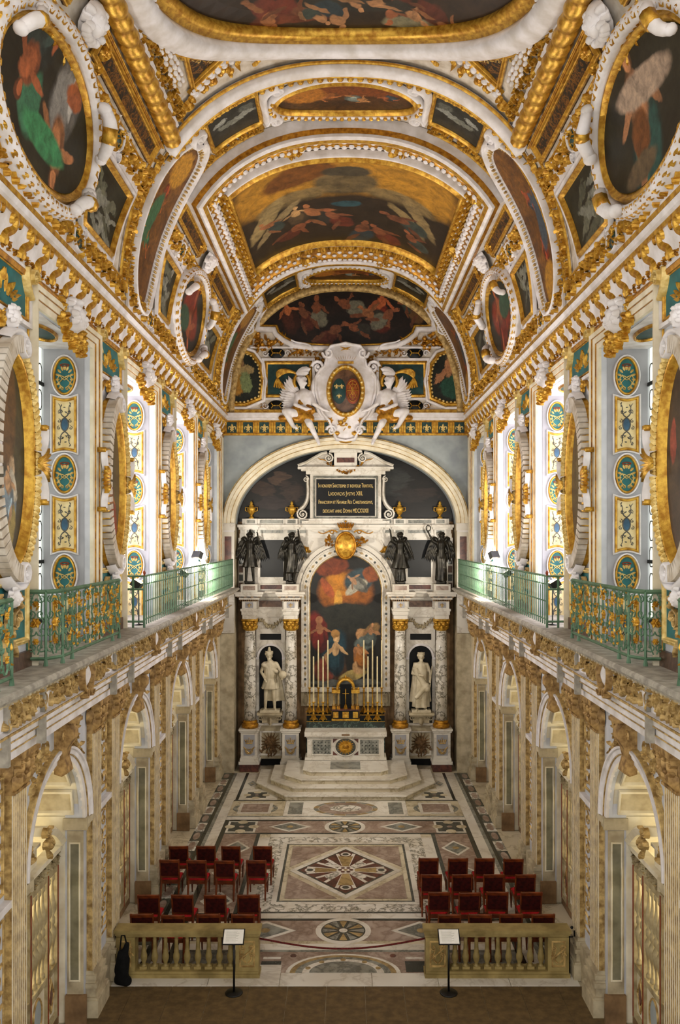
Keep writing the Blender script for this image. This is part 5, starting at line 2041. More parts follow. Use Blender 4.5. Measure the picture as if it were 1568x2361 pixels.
def person(mb, la, ra, ll_=None, rl=None, head=(0, 0), lean=0, torso=True, turn=0, beard=False, hair=True):
    """standing figure 1.8 tall, facing -y. la/ra: (elbow, hand); ll_/rl: (knee, foot)"""
    sh = (.0, 0, 1.0)
    hx = lean
    capsule(mb, (0, 0, .93), (hx * .5, -.01, 1.18), .15, .14)
    capsule(mb, (hx * .5, -.01, 1.18), (hx, -.01, 1.38), .14, .165)
    capsule(mb, (hx - .16, 0, 1.42), (hx + .16, 0, 1.42), .075, .075)
    capsule(mb, (hx, 0, 1.45), (hx + head[0] * .3, -.02, 1.56), .06, .055)
    H = Vector((hx + head[0], head[1] - .03, 1.67))
    capsule(mb, H + Vector((0, 0, .03)), H + Vector((0, -.01, -.04)), .098, .08)
    capsule(mb, H + Vector((0, -.085, .02)), H + Vector((0, -.115, -.025)), .014, .02, 6)
    capsule(mb, H + Vector((-.03, -.07, -.075)), H + Vector((.03, -.07, -.075)), .02, .02, 6)
    capsule(mb, H + Vector((-.045, -.085, .035)), H + Vector((.045, -.085, .035)), .018, .018, 6)
    capsule(mb, H + Vector((0, -.06, -.1)), H + Vector((0, -.065, -.11)), .03, .028, 6)
    for e in (-1, 1):
        capsule(mb, H + Vector((e * .09, 0, 0)), H + Vector((e * .095, .01, -.04)), .02, .016, 6)
    if hair:
        r_ = random.Random(4)
        for i in range(22):
            a = r_.uniform(0, 2 * PI)
            q = r_.uniform(-.1, 1)
            v = Vector((math.cos(a) * .1 * math.sqrt(max(0, 1 - q * q)), abs(math.sin(a)) * .1 * math.sqrt(max(0, 1 - q * q)) - .02, .04 + .09 * q))
            capsule(mb, H + v, H + v * 1.05, .036, .036, 6)
    if beard:
        capsule(mb, H + Vector((0, -.06, -.1)), H + Vector((0, -.07, -.2)), .06, .03, 7)
    for sgn, arm in ((-1, la), (1, ra)):
        s_ = Vector((hx + sgn * .19, 0, 1.42))
        e, h_ = Vector(arm[0]), Vector(arm[1])
        capsule(mb, s_, e, .062, .048)
        capsule(mb, e, h_, .048, .033)
        hand(mb, h_, h_ - e)
    for sgn, leg in ((-1, ll_), (1, rl)):
        if leg:
            hp = Vector((sgn * .1, 0, .92))
            k_, f_ = Vector(leg[0]), Vector(leg[1])
            capsule(mb, hp, k_, .1, .065)
            capsule(mb, k_, f_ + Vector((0, 0, .07)), .066, .042)
            capsule(mb, f_ + Vector((0, .03, .04)), f_ + Vector((sgn * .03, -.14, .03)), .042, .03)


def wing(mb, ox, oz, oy, sgn, L=.95, n=9, spread=.55, lift=.25, h=.03):
    """layered feathers hanging from a raised shoulder arc"""
    P_ = lambda u, v, q: (ox + sgn * u, oy + q, oz + v)
    old = mb.fm
    for row, (ln, off, k_) in enumerate(((1, 0, n), (.66, .02, n - 1), (.4, .04, n - 2))):
        for i in range(k_):
            q = i / (k_ - 1)
            bx, bz = .05 + spread * .55 * q, lift * math.sin(q * PI * .75)
            a = -PI / 2 + (.05 + .3 * q)
            sub = MB()
            sub.leaf(0, 0, a, L * ln * (1 - .25 * abs(q - .55)), .1, 0, .03)
            vs = [P_(bx + x, bz + y, -off - z - .01 * i * 0) for x, y, z in sub.v]
            mb.add(vs, sub.f)
    pts = [P_(.0 + spread * .62 * q, lift * math.sin(q * PI * .75) + .03, -.03) for q in [i / 8 for i in range(9)]]
    mb.tube(pts, [.05 + .03 * math.sin(q / 8 * PI) for q in range(9)], 7)


# ------------------------------------------------------------------ end wall: arch mouldings, frieze, lunette
BX = lambda x: (x - 797) * YB / 1950
BZ = lambda y: CAMZ + (1240 - y) * YB / 1950


def BP(*pts):
    return [(BX(a), BZ(b)) for a, b in pts]


apth = [(x, z) for x, z in ellipse(0, ZAR, AR_I, AR_RI, 56, PI, 0)]
MB(back).sweep(apth, [(-.02, -.3), (-.02, .06), (.1, .08), (.12, .12), (.24, .14), (.26, .18), (.36, .18), (.4, .1), (.42, 0)]).build('archivolt', 'cream', backw)
for d in (.1, .24, .38):
    MB(back).sweep(apth, [(d, .08), (d, .08 + d * .28 + .02), (d + .02, .08 + d * .28 + .02), (d + .02, .06)]).build('gilt_fillet', 'gold_worn', backw)
for sg in (-1, 1):
    a, b = sorted((sg * 3.98, sg * 4.42))
    MB(back).box(a - .03, b + .03, 8.66, 8.92, 0, .16).build('impost', 'marble_white', backw)
    MB(back).box(a, b, 5.0, 8.66, 0, .08).build('pilaster_strip', 'marble_white', backw)
    MB(back).box(a + .1, b - .1, 6.9, 8.45, .08, .09).build('red_panel', 'marble_red', backw)
    MB(back).box(a, b, 8.62, 8.68, .08, .13).build('impost_fillet', 'plaster', backw)

# fleur-de-lis frieze and ledge
MB(back).box(-4.4, 4.4, 12.12, 12.56, 0, .08).build('frieze_ground', 'gold_deep', backw)
MB(back).box(-4.4, 4.4, 12.56, 12.66, 0, .16).build('ledge', 'plaster', backw)
MB(back).box(-4.4, 4.4, 12.66, 12.84, 0, .3).build('ledge', 'plaster', backw)
MB(back).box(-4.4, 4.4, 12.55, 12.58, 0, .19).build('gilt_fillet', 'gold', backw)
MB(back).box(-4.4, 4.4, 12.06, 12.12, 0, .12).build('gilt_fillet', 'gold', backw)


def fleur(mb, x, z, s, h):
    mb.leaf(x, z - .1 * s, PI / 2, .6 * s, .22 * s, h, .05 * s)
    for a in (-1, 1):
        mb.bez((x + a * .04 * s, z - .05 * s, 0), (x + a * .1 * s, z + .35 * s, 0), (x + a * .42 * s, z + .3 * s, 0), (x + a * .3 * s, z - .02 * s, 0), .14 * s, .08 * s, .04 * s, h, 6)
        mb.leaf(x, z - .05 * s, -PI / 2 + a * .6, .28 * s, .1 * s, h, .04 * s)
    mb.box(x - .17 * s, x + .17 * s, z - .08 * s, z, h, h + .06 * s)


tg = MB(back)
for q in (-.12, -.04, .04):
    tg.box(q, q + .07, 12.16, 12.52, .08, .13)
tg_me = tg.mesh('triglyph', 'gold')
pn_me = MB(back).box(-.18, .18, 12.15, 12.53, .08, .1).mesh('frieze_panel', 'teal_dark')
fl_ = MB(back)
fleur(fl_, 0, 12.28, .4, .1)
fl_me = fl_.mesh('gilt_lily', 'gold_pale')
for i in range(-7, 8):
    x = i * .58
    o = inst('frieze_panel', pn_me, backw, 0, None, x)
    inst('gilt_lily', fl_me, o, 0, 'stuff')
    if i < 7:
        inst('triglyph', tg_me, backw, 0, 'stuff', x + .29)

# lunette paintings
top = [BX(608)] 
pl = BP((608, 750), (614, 730), (629, 706), (652, 686), (682, 671), (720, 661), (760, 657), (797, 656))
lo = BP((640, 750), (646, 766), (660, 777), (682, 788), (718, 792), (797, 796))
left = pl + [(-x, z) for x, z in reversed(pl[:-1])]
low = lo + [(-x, z) for x, z in reversed(lo[:-1])]
outline = left + list(reversed(low))      # clockwise from the left corner


def canvas(poly, mat, name, parent, h=.06):
    cx = sum(p[0] for p in poly) / len(poly)
    cz = sum(p[1] for p in poly) / len(poly)
    x0, x1 = min(p[0] for p in poly), max(p[0] for p in poly)
    z0, z1 = min(p[1] for p in poly), max(p[1] for p in poly)
    uvf = lambda p: ((p[0] - x0) / (x1 - x0), (p[1] - z0) / (z1 - z0))
    n = len(poly)
    mb = MB(back)
    mb.add([(cx, cz, h)] + [(a, b, h) for a, b in poly] + [(a, b, 0) for a, b in poly],
           [(0, 1 + i, 1 + (i + 1) % n) for i in range(n)] + [(1 + i, 1 + n + i, 1 + n + (i + 1) % n, 1 + (i + 1) % n) for i in range(n)], [uvf((cx, cz))] + [uvf(p) for p in poly] * 2)
    return mb.build(name, mat, parent)


pm = mat_painting('lunette_canvas', '#241712', '#0a0807', figl(.15, .5, .62, 15, '#b5683c', '#4a2418', asp=.36) + figl(.71, .6, .75, -5, '#b05c34', '#7a2a18', asp=.36) + crowd(9, .22, .95, .2, .7, .6, 3, .37, .9), 41, .03, A=2.7)
t = thing('lunette_painting', 'dark lunette painting with glowing nude figures above the coat of arms', 'painting', (0, 0, 0))
canvas(outline, pm, 'canvas', t)
MB(back).sweep(outline, [(a, b) for a, b in moulding(.09, .12, .02)], True).build('gilt_frame', 'gold', t, True)
MB(back).sweep(outline, [(.09, 0), (.09, .16), (.14, .2), (.22, .2), (.26, .12), (.26, 0)], True).build('white_frame', 'plaster', t, True)
mb = MB(back)
for a in (-1, 1):
    mb.scroll(a * -BX(572), BZ(762), .3, 0 if a > 0 else PI, 1.6, .16, .2, .02, a)
    mb.bez((a * -BX(600), BZ(735), 0), (a * -BX(610), BZ(700), 0), (a * -BX(625), BZ(690), 0), (a * -BX(640), BZ(680), 0), .2, .12, .18, .05, 8)
    mb.bez((a * -BX(672), BZ(786), 0), (a * -BX(695), BZ(800), 0), (a * -BX(716), BZ(786), 0), (a * -BX(723), BZ(812), 0), .06, .14, .16, .05, 8)
mb.build('volutes', 'plaster', t, True, 'stuff')
sp = BP((558, 814), (580, 822), (596, 845), (601, 880), (597, 915), (566, 928), (519, 928), (518, 905), (526, 880), (540, 840))
for sg, wd in ((-1, 'left'), (1, 'right')):
    q = [(x * -sg, z) for x, z in sp]
    pm = mat_painting('side_canvas_' + wd, '#232a20', '#0d100c', ([(.35, .35, .3, .22, 30, '#a87a2c'), (.55, .65, .3, .1, 0, '#a08a5c'), (.6, .4, .16, .25, 20, '#7c8a5c'), (.45, .8, .1, .08, 0, '#8a6a48')] if sg < 0 else
                      [(.5, .7, .12, .2, 0, '#b07c54'), (.3, .55, .3, .07, 40, '#a87450'), (.6, .3, .35, .25, 0, '#1f4a3a'), (.75, .45, .12, .12, 0, '#8a8a78'), (.5, .9, .1, .06, 0, '#5a4a34')]), 44 + sg, .1)
    t = thing('spandrel_painting', 'dark teardrop painting of a seated figure %s of the coat of arms' % wd, 'painting')
    canvas(q, pm, 'canvas', t)
    k_ = -sg
    MB(back).sweep(q, [(k_ * -a * -1 if False else (-a if sg > 0 else a), b) for a, b in moulding(.14, .14)], True).build('gilt_frame', 'gold', t, True)
    mb = MB(back)
    for x, z, a in along(q, .14, True):
        mb.blob(x, z, .12, .05, .04, .05, 6, 2, a)
    mb.build('bead_border', 'gold_pale', t, kind='stuff')
    MB(back).sweep(q, [((a + .14) * (-1 if sg > 0 else 1), b) for a, b in half_round(.12, .12)], True).build('white_border', 'plaster', t, True)
# teal panels, framed, with gilt foliage and black cipher medallions
for sg in (-1, 1):
    a, b = sorted((sg * 2.9, sg * 1.2))
    MB(back).box(a, b, 13.42, 14.72, 0, .03).build('teal_panel', 'teal_dark', backw)
    MB(back).sweep(rect(a, b, 13.42, 14.72), moulding(.12, .1), True).build('panel_frame', 'gold', backw, True)
    MB(back).sweep(rect(a - .1, b + .1, 13.32, 14.82), flatp(.09, .08), True).build('panel_frame', 'plaster', backw)
    for z in (15.0, 13.12):
        o = MB(back).disc(sg * 2.48, z, .3, .2, .04, 3, 20, .06).build('cipher_medallion', 'black_stone', backw, True)
        mb = MB(back)
        for q in (-1, 1):
            mb.bez((sg * 2.48 - .18, z - q * .1, 0), (sg * 2.48 - .05, z + q * .16, 0), (sg * 2.48 + .05, z - q * .16, 0), (sg * 2.48 + .18, z + q * .1, 0), .035, .035, .03, .1, 8)
        mb.build('gilt_cipher', 'gold', o, kind='stuff')
        mb = MB(back)
        for q in (-1, 1):
            mb.scroll(sg * 2.48 + q * .4, z, .12, 0, 1.3, .06, .08, .02, q)
        mb.build('white_scrolls', 'plaster', o, kind='stuff')
    mb = MB(back)
    mb.foliage(sg * 1.0, sg * 2.1, 15.0, .26, rn, .08, .02)
    mb.foliage(sg * 2.9, sg * 3.05, 14.1, .2, rn, .08, .02)
    mb.foliage(sg * 2.0, sg * 2.1, 13.1, .24, rn, .08, .02)
    mb.foliage(sg * 2.75, sg * 3.1, 13.12, .24, rn, .08, .02)
    mb.cluster(sg * 2.95, 15.35, .35, .2, 26, rn, .2, .1, .02)
    mb.cluster(sg * 2.3, 15.45, .3, .12, 14, rn, .18, .08, .02)
    mb.cluster(sg * 3.35, 15.6, .25, .35, 26, rn, .2, .1, .02)
    mb.cluster(sg * 1.6, 15.15, .3, .1, 12, rn, .18, .08, .02)
    mb.cluster(sg * .95, 14.5, .2, .5, 26, rn, .18, .08, .02)
    mb.build('gilt_foliage', 'gold_deep', backw, kind='stuff')
    MB(back).box(min(sg * 1.05, sg * 3.4), max(sg * 1.05, sg * 3.4), 15.17, 15.23, 0, .1).build('white_fillet', 'plaster', backw)
    MB(back).box(min(sg * 1.0, sg * 4.3), max(sg * 1.0, sg * 4.3), 12.84, 12.98, 0, .1).build('gilt_fillet', 'gold', backw)
MB(back).sweep(ellipse(0, ZS, VA - .03, VB_ - .03, 50, PI, 0, VN), [(-.3, 0), (-.28, .16), (-.16, .2), (-.05, .14), (0, .1), (0, 0)]).build('lunette_arch', 'gold_worn', backw, True)

# ------------------------------------------------------------------ coat of arms with its two angels
t = thing('coat_of_arms', 'white scrolled cartouche with gilt ring and blue and red royal shields', 'coat of arms', (0, 0, 0))
CZ = 13.6
half = [(0, 11.78), (.35, 11.85), (.5, 12.15), (.62, 12.5), (.85, 12.75), (1.0, 13.1), (1.12, 13.6), (1.12, 14.1), (.95, 14.4), (.8, 14.5), (.72, 14.8), (.75, 15.0), (.55, 15.25), (.25, 15.3), (0, 15.36)]
out = half + [(-x, z) for x, z in reversed(half[1:-1])]
MB(back).prism(out, .02, .36, bev=.1).build('strapwork', 'plaster', t, True)
MB(back).sweep(out, half_round(.12, .2, .26), True).build('white_rim', 'plaster', t, True)
MB(back).sweep(ellipse(0, CZ, .7, .94, 44), half_round(.19, .24, .28), True).build('gilt_ring', 'gold', t, True)
mb = MB(back)
for x, z, a in along(ellipse(0, CZ, .6, .84, 44), .19, True):
    mb.blob(x, z, .48, .06, .06, .06, 6, 2)
mb.build('ring_studs', 'gold_pale', t, kind='stuff')
MB(back).disc(0, CZ, .53, .76, .36, 4, 36, .06).build('field', 'marble_brown', t, True)
MB(back).disc(-.23, CZ - .02, .25, .45, .42, 4, 28, .05).build('blue_shield', 'teal_dark', t, True)
MB(back).disc(.25, CZ - .02, .25, .45, .42, 4, 28, .05).build('red_shield', 'red_line', t, True)
mb = MB(back)
for x, z in ((-.32, CZ + .12), (-.14, CZ + .12), (-.23, CZ - .22)):
    fleur(mb, x, z, .24, .46)
mb.build('gilt_lilies', 'gold_pale', t, kind='stuff')
mb = MB(back)
for k_ in range(8):
    a = k_ * PI / 4
    mb.bez((.25, CZ, 0), (.25 + .05 * math.cos(a), CZ + .1 * math.sin(a), 0), (.25 + .1 * math.cos(a), CZ + .2 * math.sin(a), 0), (.25 + .2 * math.cos(a), CZ + .36 * math.sin(a), 0), .02, .02, .02, .47, 4)
for r_ in (.33, .66, .95):
    mb.sweep(ellipse(.25, CZ - .02, .22 * r_, .4 * r_, 20), half_round(.018, .02, .46), True)
mb.build('gilt_chains', 'gold', t, kind='stuff')
mb = MB(back)
for i in range(9):
    mb.leaf((i - 4) * .06, 14.62, PI / 2 - (i - 4) * .14, .26, .07, .3, .06)
mb.box(-.28, .28, 14.56, 14.64, .3, .4)
mb.build('gilt_crown', 'gold', t, kind='stuff')
mb = MB(back)
for a in (-1, 1):
    mb.scroll(a * .98, 14.45, .24, 0 if a > 0 else PI, 1.5, .14, .2, .25, a)
    mb.scroll(a * .62, 14.95, .2, 0 if a > 0 else PI, 1.5, .12, .2, .25, -a)
    mb.bez((a * .95, 14.2, 0), (a * 1.3, 13.8, 0), (a * 1.15, 13.2, 0), (a * .85, 12.7, 0), .22, .16, .2, .2, 10)
    mb.scroll(a * .5, 12.2, .2, 0 if a > 0 else PI, 1.4, .12, .2, .25, a)
mb.build('scrolls', 'plaster', t, True, 'stuff')
mb = MB(back)
for a in (-1, 1):
    mb.leaf(a * .3, 15.2, PI / 2 + a * 1.9, .5, .16, .3, .08)
    mb.rosette(a * .55, 12.55, .12, .35, 6, .06)
    mb.blob(a * .35, 12.1, .35, .16, .1, .1, 7, 2)
mb.cluster(0, 12.45, .2, .2, 12, rn, .2, .1, .3)
mb.blob(0, 11.84, .3, .26, .09, .1, 8, 2)
mb.build('gilt_touches', 'gold', t, kind='stuff')

mb = MB()
S = 1.0
capsule(mb, (-1.42, -.35, 12.8), (-1.42, -.38, 13.15), .27, .23)
capsule(mb, (-1.42, -.38, 13.15), (-1.47, -.36, 13.45), .23, .26)
capsule(mb, (-1.72, -.36, 13.48), (-1.22, -.4, 13.52), .12, .12)
capsule(mb, (-1.5, -.38, 13.55), (-1.55, -.4, 13.75), .095, .085)
capsule(mb, (-1.56, -.42, 13.96), (-1.54, -.45, 13.86), .165, .13)
capsule(mb, (-1.42, -.5, 13.92), (-1.37, -.5, 13.86), .03, .035, 6)
capsule(mb, (-1.46, -.56, 13.92), (-1.42, -.57, 13.87), .025, .03, 6)
capsule(mb, (-1.47, -.5, 13.78), (-1.45, -.52, 13.78), .05, .045, 6)
r_ = random.Random(8)
for i in range(20):
    a = r_.uniform(0, 2 * PI)
    q = r_.uniform(.0, 1)
    capsule(mb, (-1.58 + .16 * math.cos(a) * math.sqrt(1 - q * q), -.4 + .14 * math.sin(a) * math.sqrt(1 - q * q), 13.98 + .15 * q), (-1.58 + .17 * math.cos(a) * math.sqrt(1 - q * q), -.4 + .14 * math.sin(a), 13.99 + .15 * q), .055, .055, 6)
capsule(mb, (-1.24, -.4, 13.5), (-1.12, -.62, 13.12), .11, .085)
capsule(mb, (-1.12, -.62, 13.12), (-.8, -.6, 12.92), .085, .055)
hand(mb, (-.78, -.6, 12.91), (1, 0, -.25), 1.7)
capsule(mb, (-1.72, -.36, 13.46), (-1.78, -.6, 13.1), .1, .08)
capsule(mb, (-1.78, -.6, 13.1), (-1.45, -.68, 12.95), .08, .055)
hand(mb, (-1.43, -.68, 12.94), (1, 0, -.1), 1.7)
capsule(mb, (-1.36, -.4, 12.75), (-1.28, -.72, 12.42), .19, .13)
capsule(mb, (-1.28, -.72, 12.42), (-1.02, -.45, 11.92), .13, .075)
capsule(mb, (-1.02, -.45, 11.92), (-.94, -.58, 11.72), .08, .06)
capsule(mb, (-1.52, -.4, 12.75), (-2.12, -.68, 12.85), .19, .13)
capsule(mb, (-2.12, -.68, 12.85), (-1.86, -.6, 12.35), .13, .08)
capsule(mb, (-1.86, -.6, 12.35), (-1.72, -.7, 12.25), .08, .055)
mb.v = [(x, y + .1, z) for x, y, z in mb.v]
angel_r = thing('plaster_angel', 'white winged angel seated left of the coat of arms, gold plumes behind', 'statue', (0, YB, 0))
remesh('body', mb, 'plaster', .035, angel_r, 3)
mb = MB(lambda u, v, h: (u, -.1 - h, v))
for i in range(8):
    mb.leaf(-1.62 - .03 * i, 13.55 - .02 * i, PI * .75 + .13 * i, .75 - .03 * i, .2, .1, .06, -.5)
    mb.leaf(-1.7 - .02 * i, 13.45 - .04 * i, PI * .95 + .12 * i, .5, .18, .15, .06, -.4)
mb.leaf(-1.75, 14.2, .5, .55, .3, .2, .1, -.4)
mb.leaf(-1.7, 14.25, .1, .4, .25, .22, .1, -.4)
mb.build('wing', 'plaster', angel_r, True, 'stuff')
mb = MB(lambda u, v, h: (u, -.1 - h, v))
for i in range(6):
    mb.bez((-1.62, 14.15, 0), (-1.9 - .07 * i, 14.45 + .03 * i, 0), (-2.5 - .08 * i, 14.3 + .02 * i, 0), (-2.55 + .1 * i, 13.75 - .02 * i, 0), .1, .06, .06, .1, 10)
mb.sweep(ellipse(-1.56, 13.95, .34, .36, 26, -.6, PI + .7), half_round(.13, .12, .08))
mb.build('gilt_plumes', 'gold', angel_r, True, 'stuff')
mb = MB()
capsule(mb, (-1.6, -.42, 13.2), (-1.2, -.5, 12.9), .13, .14)
capsule(mb, (-1.75, -.4, 12.9), (-1.25, -.6, 12.6), .22, .16)
capsule(mb, (-1.25, -.6, 12.6), (-1.3, -.66, 12.2), .12, .06)
capsule(mb, (-2.3, -.4, 12.65), (-1.6, -.45, 12.6), .1, .16)
mb.v = [(x, y + .08, z) for x, y, z in mb.v]
remesh('drapery', mb, 'gold_deep', .04, angel_r, 2)
a2 = copy_tree(angel_r, None, (0, YB, 0), (-1, 1, 1))
a2['label'] = 'white winged angel seated right of the coat of arms, gold plumes behind'
# ------------------------------------------------------------------ the altar wall
YC = 30.7                      # column axes
CX = (1.98, 3.47)
rt = thing('altar_retable', 'two-storey marble altar wall with four veined columns and an arched centre', 'altar wall', (0, 0, 0))
rb = lambda u, v, h: (u, 31.3 - h, v)       # h measured from the back of the retable


def RB(name, x0, x1, z0, z1, h0, h1, mat, parent=None, mirror=True):
    o = MB(rb).box(x0, x1, z0, z1, h0, h1).build(name, mat, parent or rt)
    if mirror:
        MB(rb).box(-x1, -x0, z0, z1, h0, h1).build(name, mat, parent or rt)
    return o


MB(rb).box(-3.98, 3.98, 0, 9.0, -.08, 0).build('backing', 'stone_brown', rt)
# column pedestals, columns, blocks over them
ped_prof = [('plinth', 'marble_red', .34, 0, .26), ('pedestal_base', 'marble_white', .37, .26, .36), ('pedestal_base', 'marble_white', .33, .36, .48), ('pedestal_die', 'marble_white', .3, .48, 1.4), ('pedestal_cap', 'marble_white', .34, 1.4, 1.46), ('pedestal_cap', 'marble_white', .37, 1.46, 1.53)]
col_me = {}
col_me['column_base'] = MB().lathe([(.3, 1.53), (.3, 1.58), (.31, 1.62), (.29, 1.66), (.25, 1.68), (.25, 1.71), (.27, 1.74), (.25, 1.78), (.22, 1.8)], 24).mesh('column_base', 'gold_deep', True)
col_me['shaft'] = MB().lathe([(.215, 1.8), (.218, 2.9), (.208, 4.2), (.19, 5.04)], 28).mesh('shaft', 'marble_veined', True)
mb = MB()
mb.lathe([(.19, 5.04), (.2, 5.06), (.2, 5.3), (.25, 5.4)], 20)
mb.box(-.28, .28, -.28, .28, 5.4, 5.47)
for row, (z, L, n_) in enumerate(((5.06, .16, 8), (5.17, .18, 8))):
    for i in range(n_):
        a = 2 * PI * (i + .5 * row) / n_
        sub = MB()
        sub.leaf(0, 0, PI / 2, L, .13, 0, .07)
        sub.blob(0, L * .9, .03, .05, .04, .06, 6, 2)
        mb.add([((.2 + p[2]) * math.cos(a) - p[0] * math.sin(a), (.2 + p[2]) * math.sin(a) + p[0] * math.cos(a), z + p[1]) for p in sub.v], sub.f)
for a in (PI / 4, 3 * PI / 4, 5 * PI / 4, 7 * PI / 4):
    mb.ball(.3 * math.cos(a), .3 * math.sin(a), 5.35, .065)
col_me['capital'] = mb.mesh('capital', 'gold', True)
emb = MB(lambda u, v, h: (u, -h, v))
for a in (-1, 1):
    emb.bez((a * .02, .62, 0), (a * .22, .7, 0), (a * .16, .95, 0), (-a * .1, .72, 0), .035, .02, .02, 0, 8)
    emb.leaf(a * .05, .62, PI / 2 + a * .9, .22, .06, 0, .02)
    emb.leaf(a * .08, .75, PI / 2 - a * .7, .2, .06, 0, .02)
emb.box(-.12, .12, 1.0, 1.04, 0, .02)
for i in range(5):
    emb.leaf((i - 2) * .05, 1.04, PI / 2 - (i - 2) * .2, .13, .05, 0, .02)
emb.blob(0, 1.2, 0, .025, .025, .02, 6, 2)
emb_me = emb.mesh('gilt_emblem', 'gold_worn')
ems = MB(lambda u, v, h: (u, -h, v))
fleur(ems, 0, 5.95, .22, 0)
ems_me = ems.mesh('gilt_emblem', 'gold_worn')
for x in (-CX[1], -CX[0], CX[0], CX[1]):
    for nm, mt, w, z0, z1 in ped_prof:
        MB().box(x - w, x + w, YC - w, YC + w, z0, z1).build(nm, mt, rt)
    MB().box(x - .2, x + .2, YC - .312, YC - .3, .58, 1.32).build('blue_panel', 'wall_blue', rt)
    o = inst('gilt_emblem', emb_me, rt, YC - .315, 'stuff', x)
    cr = empty('column', (x, YC, 0), 0, rt)
    for nm in ('column_base', 'shaft', 'capital'):
        inst(nm, col_me[nm], cr, 0, 'stuff' if nm == 'capital' else None)
    for nm, w, z0, z1, mt in (('architrave_block', .25, 5.47, 5.62, 'marble_white'), ('architrave_block', .28, 5.62, 5.76, 'marble_white'), ('architrave_block', .31, 5.76, 5.84, 'marble_white'), ('frieze_block', .26, 5.84, 6.12, 'marble_white'), ('cornice_block', .36, 6.18, 6.26, 'marble_white'), ('cornice_block', .48, 6.3, 6.38, 'marble_white'), ('cornice_block', .53, 6.38, 6.46, 'marble_white')):
        MB().box(x - w, x + w, YC - w, 31.28, z0, z1).build(nm, mt, rt)
    MB().box(x - .14, x + .14, YC - .272, YC - .26, 5.88, 6.08).build('blue_panel', 'wall_blue', rt)
    inst('gilt_emblem', ems_me, rt, YC - .272, 'stuff', x)
    mb = MB()
    for i in range(9):
        mb.box(x - .33 + .075 * i, x - .29 + .075 * i, YC - .33, YC - .26, 6.12, 6.18)
    for i in range(4):
        mb.box(x - .42 + .25 * i, x - .34 + .25 * i, YC - .47, YC - .3, 6.26, 6.3)
    mb.build('dentils', 'stone_brown', rt, kind='stuff')

